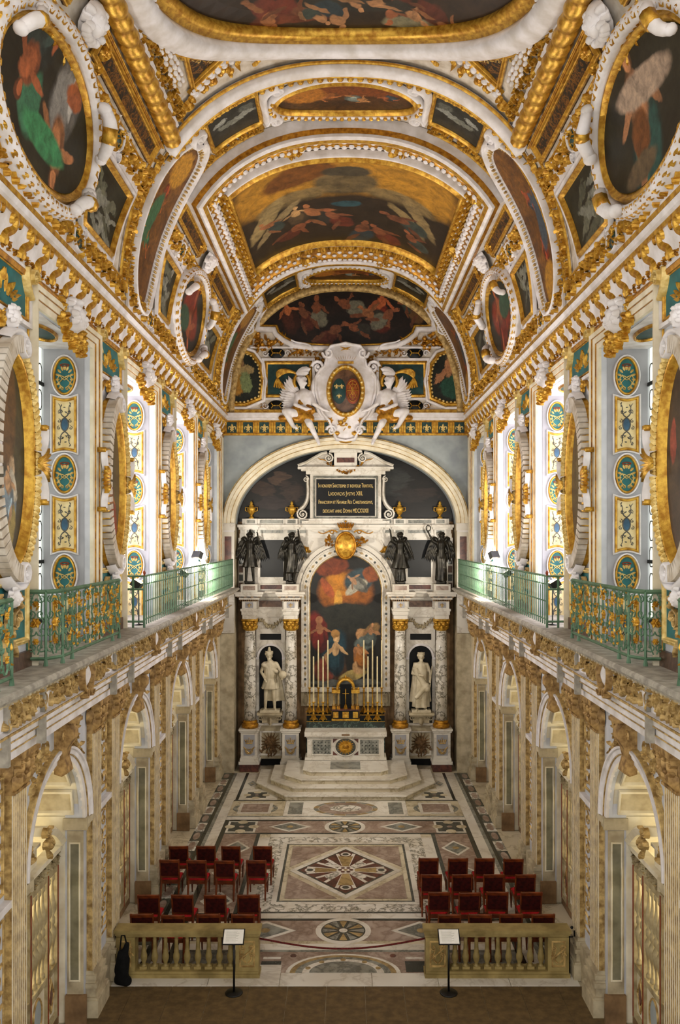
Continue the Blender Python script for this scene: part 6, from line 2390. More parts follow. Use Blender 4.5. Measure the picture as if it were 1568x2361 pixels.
# between the columns: entablature, garland, black tablet, niche, arms panel
gar = MB(rb)
for i in range(13):
    q = i / 12
    gar.cluster(-.36 + .72 * q, 5.36 - .22 * math.sin(q * PI), .05, .05, 5, rn, .1, .07, .3)
for a in (-1, 1):
    gar.rosette(a * .38, 5.38, .08, .3, 6, .05)
gar_me = gar.mesh('garland', 'stone_warm')
arms = MB(rb)
for i in range(9):
    a = PI * i / 9 + .1
    arms.leaf(-.42 * math.cos(a), .86 - .38 * math.sin(a), a, .85, .07, .3, .03)
arms.cluster(0, .86, .22, .25, 34, rn, .17, .07, .31)
arms.cluster(0, .62, .42, .12, 20, rn, .15, .06, .31)
arms_me = arms.mesh('trophy_relief', 'stone_brown')
XN, HN = 2.75, .42
for sg in (-1, 1):
    xn = sg * XN
    for nm, x0, x1, z0, z1, h1, mt in (('niche_pier', -.53, -HN, 1.5, 5.0, .3, 'marble_white'), ('niche_pier', HN, .53, 1.5, 5.0, .3, 'marble_white'), ('panel_above', -.53, .53, 4.66, 5.5, .28, 'marble_white'), ('black_tablet', -.38, .38, 4.66, 4.88, .31, 'black_stone'),
                                   ('wall_below', -.55, .55, .3, 1.62, .28, 'stone_warm'), ('recess_plinth', -.5, .5, 0, .3, .05, 'black_stone'), ('architrave', -.5, .5, 5.5, 5.82, .34, 'marble_white'), ('frieze', -.5, .5, 5.82, 6.14, .28, 'marble_white'), ('frieze_panel', -.42, .42, 5.87, 6.1, .3, 'marble_brown'),
                                   ('cornice', -.6, .6, 6.14, 6.26, .4, 'marble_white'), ('cornice', -.6, .6, 6.26, 6.38, .55, 'marble_white'), ('cornice', -.6, .6, 6.38, 6.46, .62, 'marble_white'), ('shelf', -.5, .5, 1.55, 1.64, .42, 'marble_white'), ('impost', -.53, -HN, 3.95, 4.03, .35, 'plaster'), ('impost', HN, .53, 3.95, 4.03, .35, 'plaster')):
        MB(rb).box(xn + x0, xn + x1, z0, z1, 0, h1).build(nm, mt, rt)
    MB(rb).sweep([(xn - .4, .42), (xn + .4, .42), (xn + .4, 1.32), (xn - .4, 1.32)], moulding(.07, .05, .28), True).build('panel_frame', 'marble_white', rt)
    inst('trophy_relief', arms_me, rt, 0, 'stuff', xn)
    inst('garland', gar_me, rt, 0, 'stuff', xn)
    # niche head
    mb = MB(rb)
    pts = ellipse(xn, 4.03, HN, HN, 16, 0, PI)
    vs = []
    for x, z in pts:
        vs += [(x, z, .3), (x, 4.68, .3), (x, z, .02)]
    mb.add(vs, [f_ for i in range(16) for f_ in ((i * 3, i * 3 + 1, i * 3 + 4, i * 3 + 3), (i * 3, i * 3 + 3, i * 3 + 5, i * 3 + 2))])
    mb.build('niche_head', 'marble_white', rt)
    MB(rb).sweep(ellipse(xn, 4.03, HN, HN, 20, PI, 0), [(0, .28), (0, .33), (.07, .34), (.08, .28)]).build('niche_archivolt', 'plaster', rt)
    MB(rb).box(xn - HN, xn + HN, 1.6, 4.5, .0, .02).build('niche_back', 'black_stone', rt)
    # console that carries the statue
    mb = MB(rb)
    mb.box(xn - .46, xn + .46, 1.98, 2.06, 0, .75)
    mb.box(xn - .4, xn + .4, 1.9, 1.98, 0, .66)
    mb.box(xn - .3, xn + .3, 1.66, 1.9, 0, .5)
    mb.scroll(xn - .32, 1.84, .12, 0, 1.4, .06, .08, .5, 1)
    mb.scroll(xn + .32, 1.84, .12, PI, 1.4, .06, .08, .5, -1)
    mb.leaf(xn, 1.95, -PI / 2, .4, .2, .52, .1)
    mb.build('statue_console', 'stone_warm', rt, kind='stuff')
    # side strip with inlaid dark squares on the outer edge
    a, b = sorted((sg * 3.95, sg * 3.76))
    MB(rb).box(a, b, 6.46, 8.4, 0, .12).build('inlaid_strip', 'marble_white', rt)
    for i in range(6):
        MB(rb).box(a + .02, b - .02, 6.5 + .31 * i, 6.74 + .31 * i, .12, .13).build('inlay', ('marble_brown', 'marble_dark')[i % 2], rt)
    # attic: white frame round a black panel, red strips, angel pedestals
    for nm, x0, x1, z0, z1, h1, mt in (('attic_wall', 1.7, 3.76, 6.46, 8.4, .06, 'marble_white'), ('attic_frame', 2.1, 2.29, 6.7, 8.4, .14, 'marble_white'), ('attic_frame', 3.15, 3.34, 6.7, 8.4, .14, 'marble_white'), ('attic_frame', 2.29, 3.15, 8.32, 8.4, .14, 'marble_white'), ('attic_frame', 2.29, 3.15, 6.7, 6.95, .14, 'marble_white'),
                                   ('black_panel', 2.29, 3.15, 6.95, 8.32, .08, 'black_stone'), ('attic_base', 2.2, 3.2, 6.46, 6.72, .3, 'marble_white'), ('red_strip', 2.3, 3.12, 6.52, 6.67, .31, 'marble_red')):
        x0, x1 = sorted((sg * x0, sg * x1))
        MB(rb).box(x0, x1, z0, z1, 0, h1).build(nm, mt, rt)
    for x in CX:
        MB().box(sg * x - .3, sg * x + .3, YC - .33, YC + .4, 6.46, 6.73).build('angel_pedestal', 'marble_white', rt)
        MB().box(sg * x - .22, sg * x + .22, YC - .34, YC - .33, 6.52, 6.67).build('red_panel', 'marble_pink', rt)
# upper entablature and blocking course
for nm, z0, z1, h1, w, mt in (('upper_architrave', 8.4, 8.56, .2, 3.9, 'marble_white'), ('upper_frieze', 8.56, 8.7, .16, 3.88, 'marble_white'), ('upper_cornice', 8.7, 8.78, .3, 3.92, 'marble_white'), ('upper_cornice', 8.78, 8.88, .42, 3.96, 'marble_white'), ('blocking_course', 8.88, 9.1, .24, 3.8, 'marble_white')):
    MB(rb).box(-w, w, z0, z1, 0, h1).build(nm, mt, rt)
for sg in (-1, 1):
    for x in CX:
        for z0, z1, h1, w in ((8.4, 8.7, .3, .22), (8.7, 8.78, .42, .28), (8.78, 8.88, .5, .34), (8.88, 9.1, .34, .22)):
            MB(rb).box(sg * x - w, sg * x + w, z0, z1, 0, h1).build('entablature_break', 'marble_white', rt)
        MB(rb).box(sg * x - .15, sg * x + .15, 8.93, 9.06, .34, .35).build('green_panel', 'marble_grey', rt)
        MB(rb).box(sg * x - .15, sg * x + .15, 8.58, 8.68, .3, .31).build('grey_panel', 'marble_grey', rt)
    for x0, x1 in ((2.3, 3.15), (1.45, 1.68)):
        a, b = sorted((sg * x0, sg * x1))
        MB(rb).box(a, b, 8.93, 9.06, .24, .25).build('green_panel', 'marble_grey', rt)
        MB(rb).box(a, b, 8.58, 8.68, .16, .17).build('grey_panel', 'marble_grey', rt)

# central arch round the altar painting
PWI, PZ0, PZ1 = 1.34, 2.9, 6.46
frame_path = lambda r: [(-r, PZ0), (-r, PZ1)] + ellipse(0, PZ1, r, r, 36, PI, 0)[1:-1] + [(r, PZ1), (r, PZ0)]
MB(rb).sweep(frame_path(PWI), [(0, 0), (0, .2), (.05, .22), (.06, .18), (.24, .18), (.25, .22), (.29, .22), (.29, 0)]).build('painting_surround', 'marble_white', rt)
MB(rb).sweep([(x, z) for x, z in ellipse(0, PZ1, PWI + .29, PWI + .29, 40, PI, 0)], [(0, 0), (0, .24), (.03, .26), (.03, .2), (.05, .2), (.05, .28), (.2, .32), (.22, .28), (.22, 0)]).build('arch_moulding', 'marble_white', rt)
MB(rb).sweep([(x, z) for x, z in ellipse(0, PZ1, PWI + .32, PWI + .32, 40, PI, 0)], flatp(.025, .262)).build('black_fillet', 'black_stone', rt)
ins = []
for x, z, a in along(frame_path(PWI + .15), .2):
    ins.append((x, z, a))
la = MB(rb).prism([(-.1, 0), (0, -.045), (.1, 0), (0, .045)], .18, .19).mesh('inlay', 'marble_ochre')
lb = MB(rb).disc(0, 0, .045, .045, .19, 1, 10, 0, None, .01).mesh('inlay', 'marble_dark')
for i, (x, z, a) in enumerate(ins):
    o = inst('inlay', (la, lb)[i % 2], rt)
    o.matrix_local = Matrix.Translation((x, 31.3, z)) @ Matrix.Rotation(-a, 4, 'Y') @ Matrix.Translation((0, -31.3, 0))
MB(rb).box(-PWI - .3, PWI + .3, PZ0 - .16, PZ0, 0, .24).build('painting_sill', 'marble_white', rt)
MB(rb).box(-PWI - .3, PWI + .3, 2.2, PZ0 - .16, 0, .1).build('sill_wall', 'stone_warm', rt)
for sg in (-1, 1):
    mb = MB(rb)
    mb.leaf(sg * 1.48, 2.7, -PI / 2, .5, .22, .1, .14)
    mb.scroll(sg * 1.48, 2.68, .1, 0, 1.3, .05, .1, .12, 1)
    mb.build('sill_console', 'stone_warm', rt, kind='stuff')
    # spandrel with gilt cherub head
    pts = [(sg * 1.78, 6.6)] + [(sg * x, z) for x, z in ellipse(0, PZ1, PWI + .5, PWI + .5, 12, .1, PI / 2)] + [(0, 8.4), (sg * 1.95, 8.4), (sg * 1.95, 6.6)]
    MB(rb).prism(pts, 0, .12).build('spandrel', 'marble_white', rt)
    mb = MB(rb)
    mb.head(sg * 1.46, 7.95, .14, .12, rn, 9)
    mb.leaf(sg * 1.42, 7.95, .6 if sg > 0 else 2.5, .3, .14, .14, .05)
    mb.leaf(sg * 1.46, 7.9, PI if sg > 0 else 0, .2, .12, .14, .05)
    mb.leaf(sg * 1.5, 7.85, -1.2 if sg > 0 else -1.9, .3, .12, .14, .05)
    mb.build('cherub_head', 'gold', rt, kind='stuff')
    MB(rb).sweep(line((sg * 1.25, 8.3), (sg * 1.7, 7.4), 4), moulding(.08, .05, .12)).build('scroll_relief', 'marble_white', rt)

pcs = [(.5, .72, .4, .16, 0, '#9c5a1c'), (.42, .78, .16, .12, 60, '#c07c24'), (.4, .64, .06, .1, 0, '#d0983c'), (.68, .8, .22, .09, 20, '#34464c'), (.65, .75, .18, .04, 35, '#b8b09c'), (.3, .9, .25, .07, 10, '#7a3818'), (.25, .74, .06, .09, 30, '#a8552c'), (.85, .85, .12, .06, -30, '#8a4a24'),
       (.5, .52, .5, .12, 0, '#26271f'), (.12, .42, .13, .16, 10, '#6e1f16'), (.14, .5, .05, .04, 0, '#a06a48'), (.34, .25, .16, .2, -15, '#1c3a46'), (.38, .37, .05, .045, 0, '#d0aa78'), (.36, .4, .07, .03, 30, '#a87c44'), (.2, .12, .14, .1, 20, '#7a3a2c'), (.3, .16, .05, .1, 30, '#b88a60'), (.42, .14, .1, .16, 5, '#4a3220'),
       (.72, .4, .08, .05, 0, '#b88a5c'), (.85, .42, .14, .05, 40, '#8a6a40'), (.76, .33, .15, .06, 10, '#5f6a66'), (.7, .22, .1, .09, 0, '#a86a2c'), (.64, .27, .045, .035, 0, '#b0784c'), (.6, .09, .2, .04, 12, '#b09a5c'), (.55, .06, .12, .035, 0, '#a89460'), (.5, .03, .5, .03, 0, '#5a5c58'), (.68, .14, .1, .05, -40, '#c0986a')]
pcs += figl(.14, .4, .26, 0, '#a06a48', '#6e1f16', asp=1.7) + figl(.36, .25, .3, 0, '#c8a274', '#1c3a46', asp=1.7) + figl(.7, .24, .22, 15, '#b07a4c', '#a06428', asp=1.7) + figl(.84, .4, .2, -10, '#a87850', '#57605c', asp=1.7) + figl(.64, .78, .2, 60, '#a88060', '#8f8c80', asp=1.7)
pm = mat_painting('altar_canvas', '#1f1d16', '#11100c', pcs, 51, .03, A=.55)
t = thing('altar_painting', 'tall arched altar painting, dark with an orange sky and mourning figures below', 'painting', (0, 31.3, 0))
poly = [(-PWI, PZ0)] + [(PWI, PZ0)] + [(PWI, PZ1)] + ellipse(0, PZ1, PWI, PWI, 30, 0, PI)[1:-1] + [(-PWI, PZ1)]
z1 = PZ1 + PWI
mb = MB(lambda u, v, h: (u, -h, v))
n = len(poly)
uv = lambda p: ((p[0] + PWI) / (2 * PWI), (p[1] - PZ0) / (z1 - PZ0))
mb.add([(0, 5, .1)] + [(a, b, .1) for a, b in poly] + [(a, b, .02) for a, b in poly], [(0, 1 + i, 1 + (i + 1) % n) for i in range(n)] + [(1 + i, 1 + n + i, 1 + n + (i + 1) % n, 1 + (i + 1) % n) for i in range(n)], [uv((0, 5))] + [uv(p) for p in poly] * 2)
mb.build('canvas', pm, t)
MB(lambda u, v, h: (u, -h, v)).sweep(frame_path(PWI), [(0, .02), (0, .14), (-.03, .13), (-.04, .1)]).build('gilt_slip', 'gold_worn', t)

# gold crowned shield over the arch
t = thing('gilt_shield', 'gold crowned oval shield with ribbons above the altar painting', 'shield', (0, 0, 0))
MB(rb).disc(0, 8.12, .36, .48, .5, 6, 28, .14, lambda a: (math.cos(a) * (1 + .12 * math.cos(2 * a)), math.sin(a) * (1 - .06 * math.sin(a))), .2).build('shield', 'gold', t, True)
MB(rb).sweep(ellipse(0, 8.12, .4, .52, 30), half_round(.09, .1, .5), True).build('rim', 'gold_deep', t, True)
mb = MB(rb)
mb.box(-.22, .22, 8.68, 8.75, .48, .7)
for i in range(7):
    mb.leaf((i - 3) * .065, 8.74, PI / 2 - (i - 3) * .16, .24, .08, .58, .06)
mb.blob(0, 9.0, .55, .05, .05, .06, 6, 2)
mb.build('crown', 'gold_deep', t, kind='stuff')
mb = MB(rb)
for a in (-1, 1):
    mb.bez((a * .3, 8.6, 0), (a * .6, 8.85, 0), (a * .7, 8.4, 0), (a * 1.0, 8.62, 0), .06, .04, .05, .5, 10)
    mb.sweep(ellipse(a * .5, 8.62, .09, .08, 12), half_round(.04, .05, .5), True)
    mb.cluster(a * .58, 8.25, .16, .2, 16, rn, .14, .08, .46)
mb.build('ribbons', 'gold_deep', t, kind='stuff')

# inscription tablet over the altar wall
t = thing('inscription_tablet', 'white marble tablet with black panel of gilt Latin lettering and scrolled pediment', 'tablet', (0, 0, 0))
TB = lambda nm, x0, x1, z0, z1, h0, h1, mt: MB(rb).box(x0, x1, z0, z1, h0, h1).build(nm, mt, t)
TB('base', -1.6, 1.6, 8.92, 9.02, .1, .5, 'marble_white')
TB('base', -1.35, 1.35, 9.02, 9.1, .1, .46, 'marble_white')
TB('body', -1.3, 1.3, 9.1, 10.72, .1, .36, 'marble_white')
MB(rb).sweep(rect(-1.18, 1.18, 9.12, 10.66), moulding(.08, .08, .36), True).build('grey_band', 'marble_grey', t)
TB('black_panel', -1.09, 1.09, 9.18, 10.56, .36, .38, 'black_stone')
MB(rb).sweep(rect(-1.12, 1.12, 9.15, 10.59), half_round(.05, .06, .36), True).build('inner_frame', 'marble_white', t, True)
TB('cornice', -1.45, 1.45, 10.72, 10.84, .1, .44, 'marble_white')
TB('cornice', -1.62, 1.62, 10.84, 10.9, .1, .54, 'marble_white')
TB('cornice', -1.74, 1.74, 10.9, 10.98, .1, .62, 'marble_white')
for sg in (-1, 1):
    pth = [(sg * 1.72, 10.98), (sg * 1.4, 11.1), (sg * 1.1, 11.28), (sg * .85, 11.42), (sg * .66, 11.46)]
    poly = pth + [(sg * .5, 11.36), (sg * .5, 10.98)]
    MB(rb).prism(poly, .12, .4).build('pediment', 'marble_white', t)
    MB(rb).sweep(pth, [(-sg * a, b) for a, b in ((0, .3), (0, .56), (.05, .6), (.1, .56), (.1, .3))]).build('raking_cornice', 'marble_white', t)
    MB(rb).scroll(sg * .62, 11.3, .17, PI / 2, 1.8, .08, .12, .46, sg).build('volute', 'marble_white', t, kind='stuff')
    # side volutes
    mb = MB(rb)
    mb.bez((sg * 1.4, 10.6, 0), (sg * 1.38, 10.1, 0), (sg * 1.3, 9.7, 0), (sg * 1.66, 9.45, 0), .13, .16, .16, .2, 12)
    mb.scroll(sg * 1.58, 9.27, .22, PI / 2, 2, .1, .16, .2, -sg)
    mb.scroll(sg * 1.46, 10.55, .12, PI / 2, 1.5, .07, .16, .2, sg)
    mb.build('side_volute', 'marble_white', t, kind='stuff')
TB('crest', -.42, .42, 10.98, 11.5, .12, .5, 'marble_white')
TB('red_inlay', -.32, .32, 11.14, 11.32, .5, .51, 'marble_red')
MB(rb).prism([(-.6, 11.5), (.6, 11.5)] + ellipse(0, 11.52, .6, .22, 12, 0, PI), .12, .62).build('crest_cap', 'marble_white', t)
mb = MB(rb)
for i in range(17):
    q = i / 16
    mb.cluster(-.62 + 1.24 * q, 11.12 - .32 * math.sin(q * PI), .04, .04, 4, rn, .09, .06, .5)
for a in (-1, 1):
    mb.bez((a * .62, 11.15, 0), (a * .8, 11.3, 0), (a * .85, 11.2, 0), (a * 1.0, 11.3, 0), .05, .03, .04, .5, 6)
mb.build('gilt_garland', 'gold_deep', t, kind='stuff')


def text_line(words, z, width, size, parent):
    """small-capital line: taller first letters, set by scale runs"""
    c = bpy.data.curves.new('lettering', 'FONT')
    c.body = words
    c.size = size
    c.align_x = 'CENTER'
    c.extrude = .004
    c.small_caps_scale = .74
    o = bpy.data.objects.new('lettering', c)
    col.objects.link(o)
    for i, ch in enumerate(c.body):
        c.body_format[i].use_small_caps = ch.islower()
    c.materials.append(M['gold_pale'])
    bpy.context.view_layer.update()
    sx = width / o.dimensions.x
    dg = bpy.context.evaluated_depsgraph_get()
    me = bpy.data.meshes.new_from_object(o.evaluated_get(dg))
    bpy.data.objects.remove(o)
    r_ = bpy.data.objects.new('lettering', me)
    col.objects.link(r_)
    r_.parent = parent
    r_['kind'] = 'stuff'
    r_.matrix_local = Matrix.Translation((0, 31.3 - .386, z)) @ Matrix.Rotation(PI / 2, 4, 'X') @ Matrix.Diagonal((sx, 1, 1, 1))
    return r_


for s_, z, w in (('In honorem Sanctissimæ et individuæ Trinitatis,', 10.24, 2.0), ('Lvdovicvs Jvstvs XIII.', 9.95, 1.25), ('Francorvm et Navaræ Rex Christianissimvs,', 9.64, 1.98), ('dedicavit anno Domini MDCXXXIII', 9.32, 1.66)):
    text_line(s_, z, w, .22, t)

# dark murals inside the arch
pm = mat_painting('mural_canvas', '#17120e', '#070605', [(.12, .45, .05, .12, 10, '#3a2a20'), (.2, .6, .05, .1, 0, '#4a382c'), (.25, .4, .05, .15, 0, '#33261e'), (.16, .25, .08, .08, 0, '#2c2220'), (.72, .55, .08, .2, 0, '#2c2e2c'), (.8, .35, .07, .12, 0, '#221c18'), (.88, .4, .05, .1, 0, '#2a201a')], 55, .1)
t = thing('arch_mural', 'very dark arched mural behind the inscription tablet', 'painting', (0, 0, 0))
poly = [(-3.95, 9.0), (3.95, 9.0)] + ellipse(0, ZAR, AR_I - .02, AR_RI - .02, 36, .04, PI - .04)
mb = MB(rb)
n = len(poly)
uv = lambda p: ((p[0] + 4) / 8, (p[1] - 9) / 2.7)
mb.add([(0, 10, .0)] + [(a, b, .0) for a, b in poly] + [(a, b, -.05) for a, b in poly], [(0, 1 + i, 1 + (i + 1) % n) for i in range(n)] + [(1 + i, 1 + n + i, 1 + n + (i + 1) % n, 1 + (i + 1) % n) for i in range(n)], [uv((0, 10))] + [uv(p) for p in poly] * 2)
mb.build('canvas', pm, t)

# gilt urns on the blocking course
urn_me = [('urn_body', MB().lathe([(.1, 0), (.1, .04), (.05, .08), (.045, .13), (.1, .2), (.15, .3), (.16, .38), (.12, .43), (.08, .45), (.1, .48), (.05, .52), (.06, .57), (.035, .62), (0, .66)], 16).mesh('urn_body', 'gold', True), None)]
mb = MB()
for a in (-1, 1):
    mb.tube([(a * .14, 0, .26), (a * .22, 0, .3), (a * .22, 0, .42), (a * .13, 0, .42)], .018, 6)
urn_me.append(('urn_handles', mb.mesh('urn_handles', 'gold', True), 'stuff'))
for x, lab in ((-CX[1], 'outermost on the left'), (-CX[0], 'just left of the tablet'), (CX[0], 'just right of the tablet'), (CX[1], 'outermost on the right')):
    t = thing('gilt_urn', 'small gold lidded urn on the altar wall, ' + lab, 'urn', (x, 31.12, 9.1), 0, 'gilt urns on the altar wall')
    for nm, me, kd in urn_me:
        inst(nm, me, t, 0, kd)

# ------------------------------------------------------------------ statues
def statue(name, label, loc, mb, mat, voxel, s=1.0, group=None):
    t = thing(name, label, 'statue', loc, 0, group)
    o = remesh('body', mb, mat, voxel / s, t, 2)
    t.scale = (s, s, s)
    return t


mb = MB()       # king in armour with tunic and cloak, orb in his hand
person(mb, ((-.28, -.02, 1.18), (-.16, -.16, 1.0)), ((.33, .0, 1.18), (.36, -.2, 1.06)), ((-.13, -.04, .5), (-.15, -.02, 0)), ((.12, -.06, .5), (.14, -.04, 0)), (-.03, 0), beard=True)
robe(mb, 1.02, .66, .17, .27, 0, 0, 12, .1)
robe(mb, 1.45, 1.0, .2, .19, 0, 0, 5, .03)
capsule(mb, (-.2, -.08, 1.4), (.2, -.1, 1.2), .07, .06)
robe(mb, 1.4, .28, .18, .3, .08, .12, 5, .12, 1, .06, .5)
for i in range(9):
    a = PI * i / 8
    capsule(mb, (-.03 + .1 * math.cos(a), -.03 - .06 * math.sin(a), 1.76), (-.03 + .11 * math.cos(a), -.03 - .06 * math.sin(a), 1.81), .025, .015, 6)
capsule(mb, (-.03, -.02, 1.78), (-.03, 0, 1.9), .06, .04)
capsule(mb, (.4, -.24, 1.12), (.4, -.24, 1.125), .125, .125, 12)
mb.box(-.3, .3, -.2, .2, -.06, .03)
st = statue('statue', 'pale marble statue of a crowned warrior king holding an orb, left niche', (-XN, 30.86, 2.115), mb, 'statue_marble', .017, 1.19)
mb = MB()       # king in a long robe with sceptre and staff
person(mb, ((-.27, -.06, 1.16), (-.06, -.22, 1.14)), ((.3, .02, 1.16), (.27, -.16, 1.0)), ((-.1, -.05, .5), (-.12, -.06, 0)), ((.12, -.04, .5), (.13, -.02, 0)), (0, 0), beard=True)
robe(mb, 1.45, .1, .19, .26, 0, .02, 6, .12, .5, 0, .85)
robe(mb, 1.48, .25, .24, .34, 0, .1, 5, .1, 1.2, -.02, .5)
capsule(mb, (-.2, -.1, 1.3), (.18, -.2, .7), .08, .1)
capsule(mb, (.16, -.2, .8), (-.16, -.2, .45), .09, .07)
robe(mb, 1.74, 1.82, .1, .12, 0, -.03, 5, .1)
capsule(mb, (.27, -.2, .75), (.33, -.18, 1.42), .016, .016, 6)
capsule(mb, (-.06, -.24, 1.1), (-.24, -.26, 1.42), .016, .02, 6)
mb.box(-.3, .3, -.2, .2, -.06, .03)
st = statue('statue', 'pale marble statue of a robed bearded king with sceptre, right niche', (XN, 30.86, 2.115), mb, 'statue_marble', .017, 1.16)

AZ = 6.79
ANG = [(-CX[1], 'bronze angel in helmet raising a hand, far left above the altar columns', 0), (-CX[0], 'bronze angel raising one forearm beside its head, left of the gold shield', 1), (CX[0], 'bronze angel with raised arm, right of the gold shield', 2), (CX[1], 'bronze angel holding up a wreath, far right above the altar columns', 3)]
for x, lab, kd in ANG:
    mb = MB()
    if kd == 0:
        person(mb, ((-.3, -.02, 1.18), (-.42, -.12, .98)), ((.34, -.1, 1.4), (.3, -.2, 1.68)), ((-.12, -.05, .5), (-.14, -.03, 0)), ((.1, -.04, .5), (.13, .0, 0)), (0, 0))
        robe(mb, 1.0, .55, .17, .27, 0, 0, 8, .12)
        capsule(mb, (0, 0, 1.76), (0, .02, 1.9), .07, .03)
    elif kd == 1:
        person(mb, ((-.28, -.04, 1.2), (-.1, -.2, 1.38)), ((.32, -.1, 1.48), (.28, -.22, 1.78)), ((-.12, -.04, .5), (-.1, 0, 0)), ((.14, -.1, .52), (.1, -.04, 0)), (.03, 0))
        robe(mb, 1.05, .35, .17, .25, .03, 0, 6, .15, 2)
        robe(mb, 1.1, .05, .15, .17, -.1, .05, 6, .15)
    elif kd == 2:
        person(mb, ((-.3, -.06, 1.5), (-.36, -.14, 1.8)), ((.3, -.06, 1.18), (.42, -.16, .95)), ((-.12, -.05, .5), (-.14, -.03, 0)), ((.12, -.05, .5), (.12, 0, 0)), (0, 0))
        robe(mb, 1.05, .5, .17, .32, 0, 0, 8, .14, 1)
        robe(mb, 1.0, .03, .14, .2, 0, .04, 7, .16)
    else:
        person(mb, ((-.32, -.04, 1.5), (-.46, -.1, 1.76)), ((.28, .0, 1.16), (.3, -.06, .9)), ((-.1, -.04, .5), (-.1, 0, 0)), ((.12, -.1, .52), (.1, -.04, 0)), (.02, 0))
        robe(mb, 1.05, .06, .18, .2, 0, .02, 6, .14, 1)
    mb.box(-.18, .18, -.16, .16, -.06, .03)
    t = statue('bronze_angel', lab, (x, YC - .02, AZ), mb, 'bronze', .017, 1.0, 'bronze angels over the columns')
    w_ = MB()
    wing(w_, -.1, 1.36, .14, -1, .82, 8, .34 if kd != 1 else .2, .2)
    w_.build('wing', 'bronze', t, True, 'stuff')
    w_ = MB()
    wing(w_, .1, 1.36, .14, 1, .82, 8, .34 if kd != 2 else .2, .2)
    w_.build('wing', 'bronze', t, True, 'stuff')
    if kd == 3:
        MB(plane((-.48, -.1, 1.96), (1, 0, 0), (0, -1, 0))).sweep(ellipse(0, 0, .1, .12, 20), half_round(.04, .03), True).build('wreath', 'bronze', t, True)

# ------------------------------------------------------------------ altar steps, altar, furnishings of the altar
t = thing('altar_steps', 'four pale marble altar steps with cut corners', 'steps', (0, 0, 0))
for k_, (yf, fx, sx, dy) in enumerate(((27.05, 1.92, 2.98, 1.5), (27.4, 1.7, 2.5, .95), (27.75, 1.45, 2.05, .6), (28.15, 1.17, 1.42, .25))):
    z0, z1 = .16 * k_, .16 * (k_ + 1)
    yb_ = 30.12
    poly = [(-sx, yf + dy), (-fx, yf), (fx, yf), (sx, yf + dy), (sx, yb_), (-sx, yb_)]
    MB().prism(poly, z0, z1 - .035).build('riser', 'marble_cream', t)
    MB().prism([(x * 1.012, y - .03 if y < 30.1 else y) for x, y in poly], z1 - .035, z1, True, .01).build('tread', 'marble_white', t)
MB().box(-.52, .5, 28.35, 29.35, .64, .643).build('grey_slab', 'marble_grey', t)

t = thing('altar', 'white marble altar block with green panels and a gold sunburst', 'altar', (0, 29.5, .645))
AB = lambda nm, x0, x1, z0, z1, y0, y1, mt: MB().box(x0, x1, y0, min(y1, .62), z0 - .64, z1 - .64).build(nm, mt, t)
AB('foot', -1.42, 1.42, .645, .74, -.04, .7, 'marble_white')
AB('body', -1.34, 1.34, .74, 1.42, 0, .66, 'marble_white')
AB('top_moulding', -1.37, 1.37, 1.42, 1.48, -.04, .66, 'marble_white')
AB('top_slab', -1.43, 1.43, 1.48, 1.63, -.1, .66, 'marble_white')
af = lambda u, v, h: (u, -h, v - .64)
for sg in (-1, 1):
    a, b = sorted((sg * 1.16, sg * .5))
    MB(af).box(a, b, .84, 1.36, 0, .012).build('green_panel', 'marble_grey', t)
    MB(af).sweep(rect(a - .04, b + .04, .8, 1.4), moulding(.05, .03), True).build('panel_frame', 'marble_white', t)
    mb = MB(af)
    for i in range(5):
        for j in range(4):
            fleur(mb, a + .08 + .125 * i, .9 + .12 * j, .07, .012)
    mb.build('dark_lilies', 'black_stone', t, kind='stuff')
    for z0, z1 in ((.82, .95), (1.26, 1.38)):
        mb = MB(af)
        zz = .82 if z0 < 1 else 1.38
        mb.prism([(sg * .44, zz), (sg * .28, zz), (sg * .44, zz + (.14 if z0 < 1 else -.14))], 0, .012)
        mb.build('red_corner', 'marble_red', t)
MB(af).sweep(ellipse(0, 1.1, .4, .34, 36), half_round(.05, .03), True).build('roundel_frame', 'marble_white', t, True)
MB(af).disc(0, 1.1, .36, .3, .01, 2, 36).build('roundel', 'marble_dark', t)
mb = MB(af)
for i in range(36):
    a = 2 * PI * i / 36
    mb.leaf(.1 * math.cos(a), 1.1 + .09 * math.sin(a), math.atan2(math.sin(a) * .3, math.cos(a) * .36), .2 if i % 2 else .15, .035, .012, .015)
mb.sweep(ellipse(0, 1.1, .13, .115, 24), half_round(.035, .03, .01), True)
mb.build('sunburst', 'gold', t, kind='stuff')
MB(af).disc(0, 1.1, .1, .09, .02, 2, 20, .02).build('sunburst_boss', 'gold_deep', t, True)
MB().box(-.14, .14, -.102, -.1, .87, .93).build('name_plate', 'stone_brown', t)

t = thing('altar_gradine', 'dark green marble shelf with gold edges at the back of the altar', 'shelf', (0, 30.17, 1.26))
MB().box(-1.4, 1.4, -.02, .7, -1.2, .6).build('shelf_base', 'marble_green', t)
for sg in (-1, 1):
    a, b = sorted((sg * .52, sg * 1.4))
    MB().box(a, b, .2, .75, .6, .79).build('upper_step', 'black_stone', t)
    MB().box(a, b, .18, .2, .77, .79).build('gold_edge', 'gold', t)
    MB().box(a, b, -.04, -.02, .585, .6).build('gold_edge', 'gold', t)

